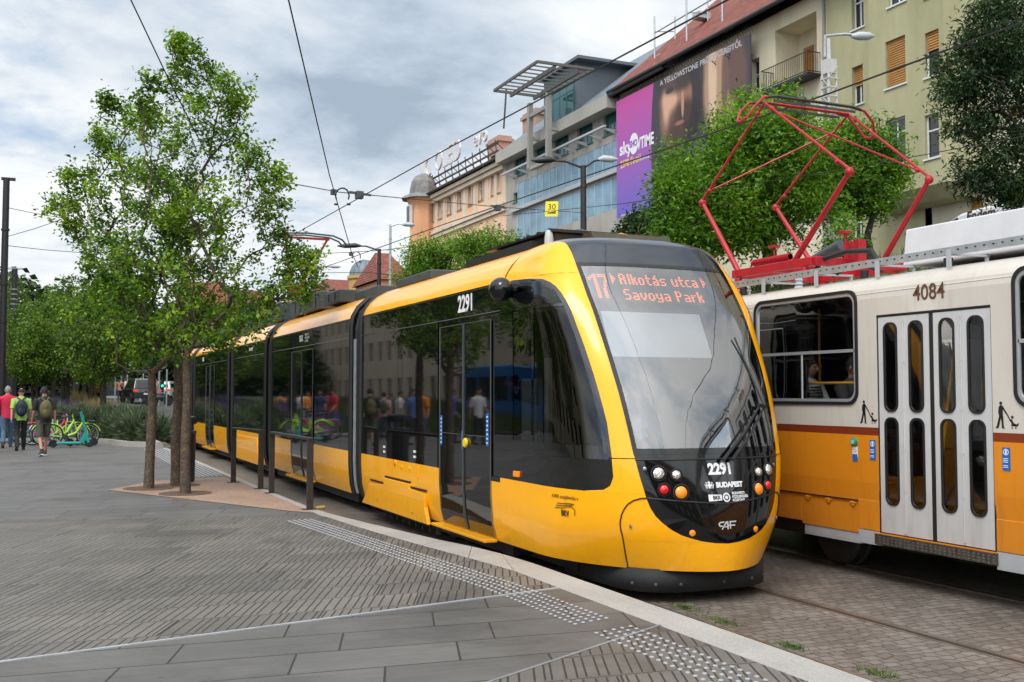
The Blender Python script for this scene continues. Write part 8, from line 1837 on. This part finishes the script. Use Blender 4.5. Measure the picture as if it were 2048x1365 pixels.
cr_ = [(-2.6, 17, 'orange', (.75, .22, .02), (.05, .1, .25), 'person in an orange shirt nearest the camera, seen only in the tram glass'), (-3.2, 21, 'white', (.6, .6, .58), (.05, .05, .06), 'person in a white top, seen only in the tram glass'),
       (-2.4, 23.5, 'o2', (.75, .25, .03), (.02, .02, .02), 'second person in orange beside the white top, seen only in the tram glass'), (-3.6, 27, 'navy', (.02, .04, .12), (.03, .03, .04), 'person in navy, seen only in the tram glass'), (-4.6, 31, 'red', (.5, .02, .03), (.06, .1, .2), 'person in red farther off, seen only in the tram glass'),
       (-5.2, 34, 'blk', (.015, .015, .015), (.1, .1, .1), 'person in black farther off, seen only in the tram glass'), (-4.2, 24, 'pink', (.5, .3, .32), (.05, .06, .1), 'person in pale pink, seen only in the tram glass'), (-6.5, 39, 'wht', (.62, .62, .6), (.1, .15, .25), 'far person in white shirt, seen only in the tram glass'), (-2.2, 12.5, 'blue', (.06, .12, .3), (.03, .03, .03), 'person in blue close to the camera side, seen only in the tram glass')]
CP = [(562, 1.1), (592, 1.12), (615, 1.06), (640, 1.1), (668, 1.05), (745, 1.06), (768, 1.1), (800, 1.05), (826, 1.08)]
more = [(842, 1.12, (.75, .22, .02), (.05, .08, .2), 'person in an orange jacket beside the tram door, seen only in the glass'), (782, 1.18, (.02, .02, .025), (.06, .1, .2), 'person in a black top behind the orange shirt, seen only in the tram glass'), (605, 1.2, (.55, .55, .5), (.04, .04, .05), 'person in a cream top far along the platform, seen only in the tram glass'), (655, 1.15, (.4, .02, .03), (.05, .05, .06), 'second person in red far along the platform, seen only in the tram glass'), (905, 1.25, (.05, .1, .4), (.03, .03, .04), 'person in a royal blue shirt by the blue bus, seen only in the tram glass'), (958, 1.3, (.6, .6, .62), (.02, .02, .03), 'person in a pale shirt nearest the tram door, seen only in the tram glass')]
def crowd_pos(P, f_):
    a_ = (P - 1024) / FPX; kx = a_ * math.cos(YAW) + math.sin(YAW); ky = math.cos(YAW) - a_ * math.sin(YAW); Z = 8.94 / (kx - .036 * ky) * f_
    return (8.94 - kx * Z, ky * Z)
cr_ = [(*crowd_pos(*c_), *q[2:]) for c_, q in zip(CP, cr_)] + [(*crowd_pos(P, f_), '', s_, t_, l_) for P, f_, s_, t_, l_ in more]
for i, (x, y, _, sh_, tr_, lab) in enumerate(cr_): person(lab, (x, y, 0), i * 1.1, 1.6 + .04 * (i % 5), sh_, tr_, lo=True, phase=.5, bag=(.05, .06, .03) if i % 3 == 0 else None)
# far pedestrians near the stop
for i, (px, Z, sh_, lab) in enumerate(((240, 80, (.5, .2, .15), 'far pedestrian in a reddish top near the stop shelter'), (252, 82, (.5, .5, .5), 'far pedestrian in a light top near the stop shelter'), (262, 79, (.1, .15, .3), 'far pedestrian in blue left of the black car'), (313, 73, (.4, .25, .2), 'far pedestrian bending over a motorcycle between the two cars'))):
    c = at(px, 787, Z); person(lab, (c.x, c.y, gzs(c.y)), i * 1.3, 1.72, sh_, (.03, .03, .05), lo=True, phase=.6)
c = at(318, 787, 72); t = thing('motorcycle', 'parked motorcycle seen side on between the two cars', 'motorcycle', (c.x, c.y, gzs(c.y))); z = gzs(c.y)
for q in (-.65, .65): MB().lathe([(.18, -.06), (.31, -.06), (.31, .06), (.18, .06)], 18, (c.x + q, c.y, z + .31), 'y').build('wheel', M['rubber'], t)
b = MB(); b.ell((c.x, c.y, z + .62), (.5, .16, .2), 12, 8); b.ell((c.x + .15, c.y, z + .82), (.25, .15, .14), 10, 6); b.build('body', M['dgrey'], t, smooth=True)
b = MB(); b.tube([(c.x + .65, c.y, z + .31), (c.x + .42, c.y, z + 1.0)], .04, 6); b.tube([(c.x + .4, c.y - .3, z + 1.0), (c.x + .4, c.y + .3, z + 1.0)], .02, 6); b.build('handlebar', M['blackmetal'], t)
b = MB(); b.box(c.x - .55, c.x, c.y - .12, c.y + .12, z + .76, z + .84); b.build('seat', M['rubber'], t, bevel=.03)
# blue bus across the square, seen in the tram glass
t = thing('blue_bus', 'blue city bus parked across the square, seen only in the tram glass', 'bus', (-13, 47, 0)); MB().box(-14.3, -11.8, 41, 53, .3, 3.1).build('body', mat('bus blue', (.01, .16, .5), .3, coat=.5), t, bevel=.1)
for q in range(6): MB().box(-11.81, -11.78, 41.6 + q * 1.9, 43.2 + q * 1.9, 1.3, 2.5).build('window', M['darkglass'], t)
for q in (43.5, 50.5): MB().lathe([(.2, -.1), (.48, -.1), (.48, .1)], 18, (-11.85, q, .48), 'x').build('wheel', M['rubber'], t)
# low hill roofs above the far left trees
c = at(190, 640, 190); t = thing('far_block', 'pale flat roofed block just visible over the trees at far left', 'building', (c.x - 20, c.y, 2)); q = at(62, 655, 190); MB().box(q.x - 12, q.x + 14, q.y, q.y + 10, 0, q.z + 1).build('wall', mat('hazy pale wall', (.30, .33, .36), .9, var=.15, vscale=.3), t)
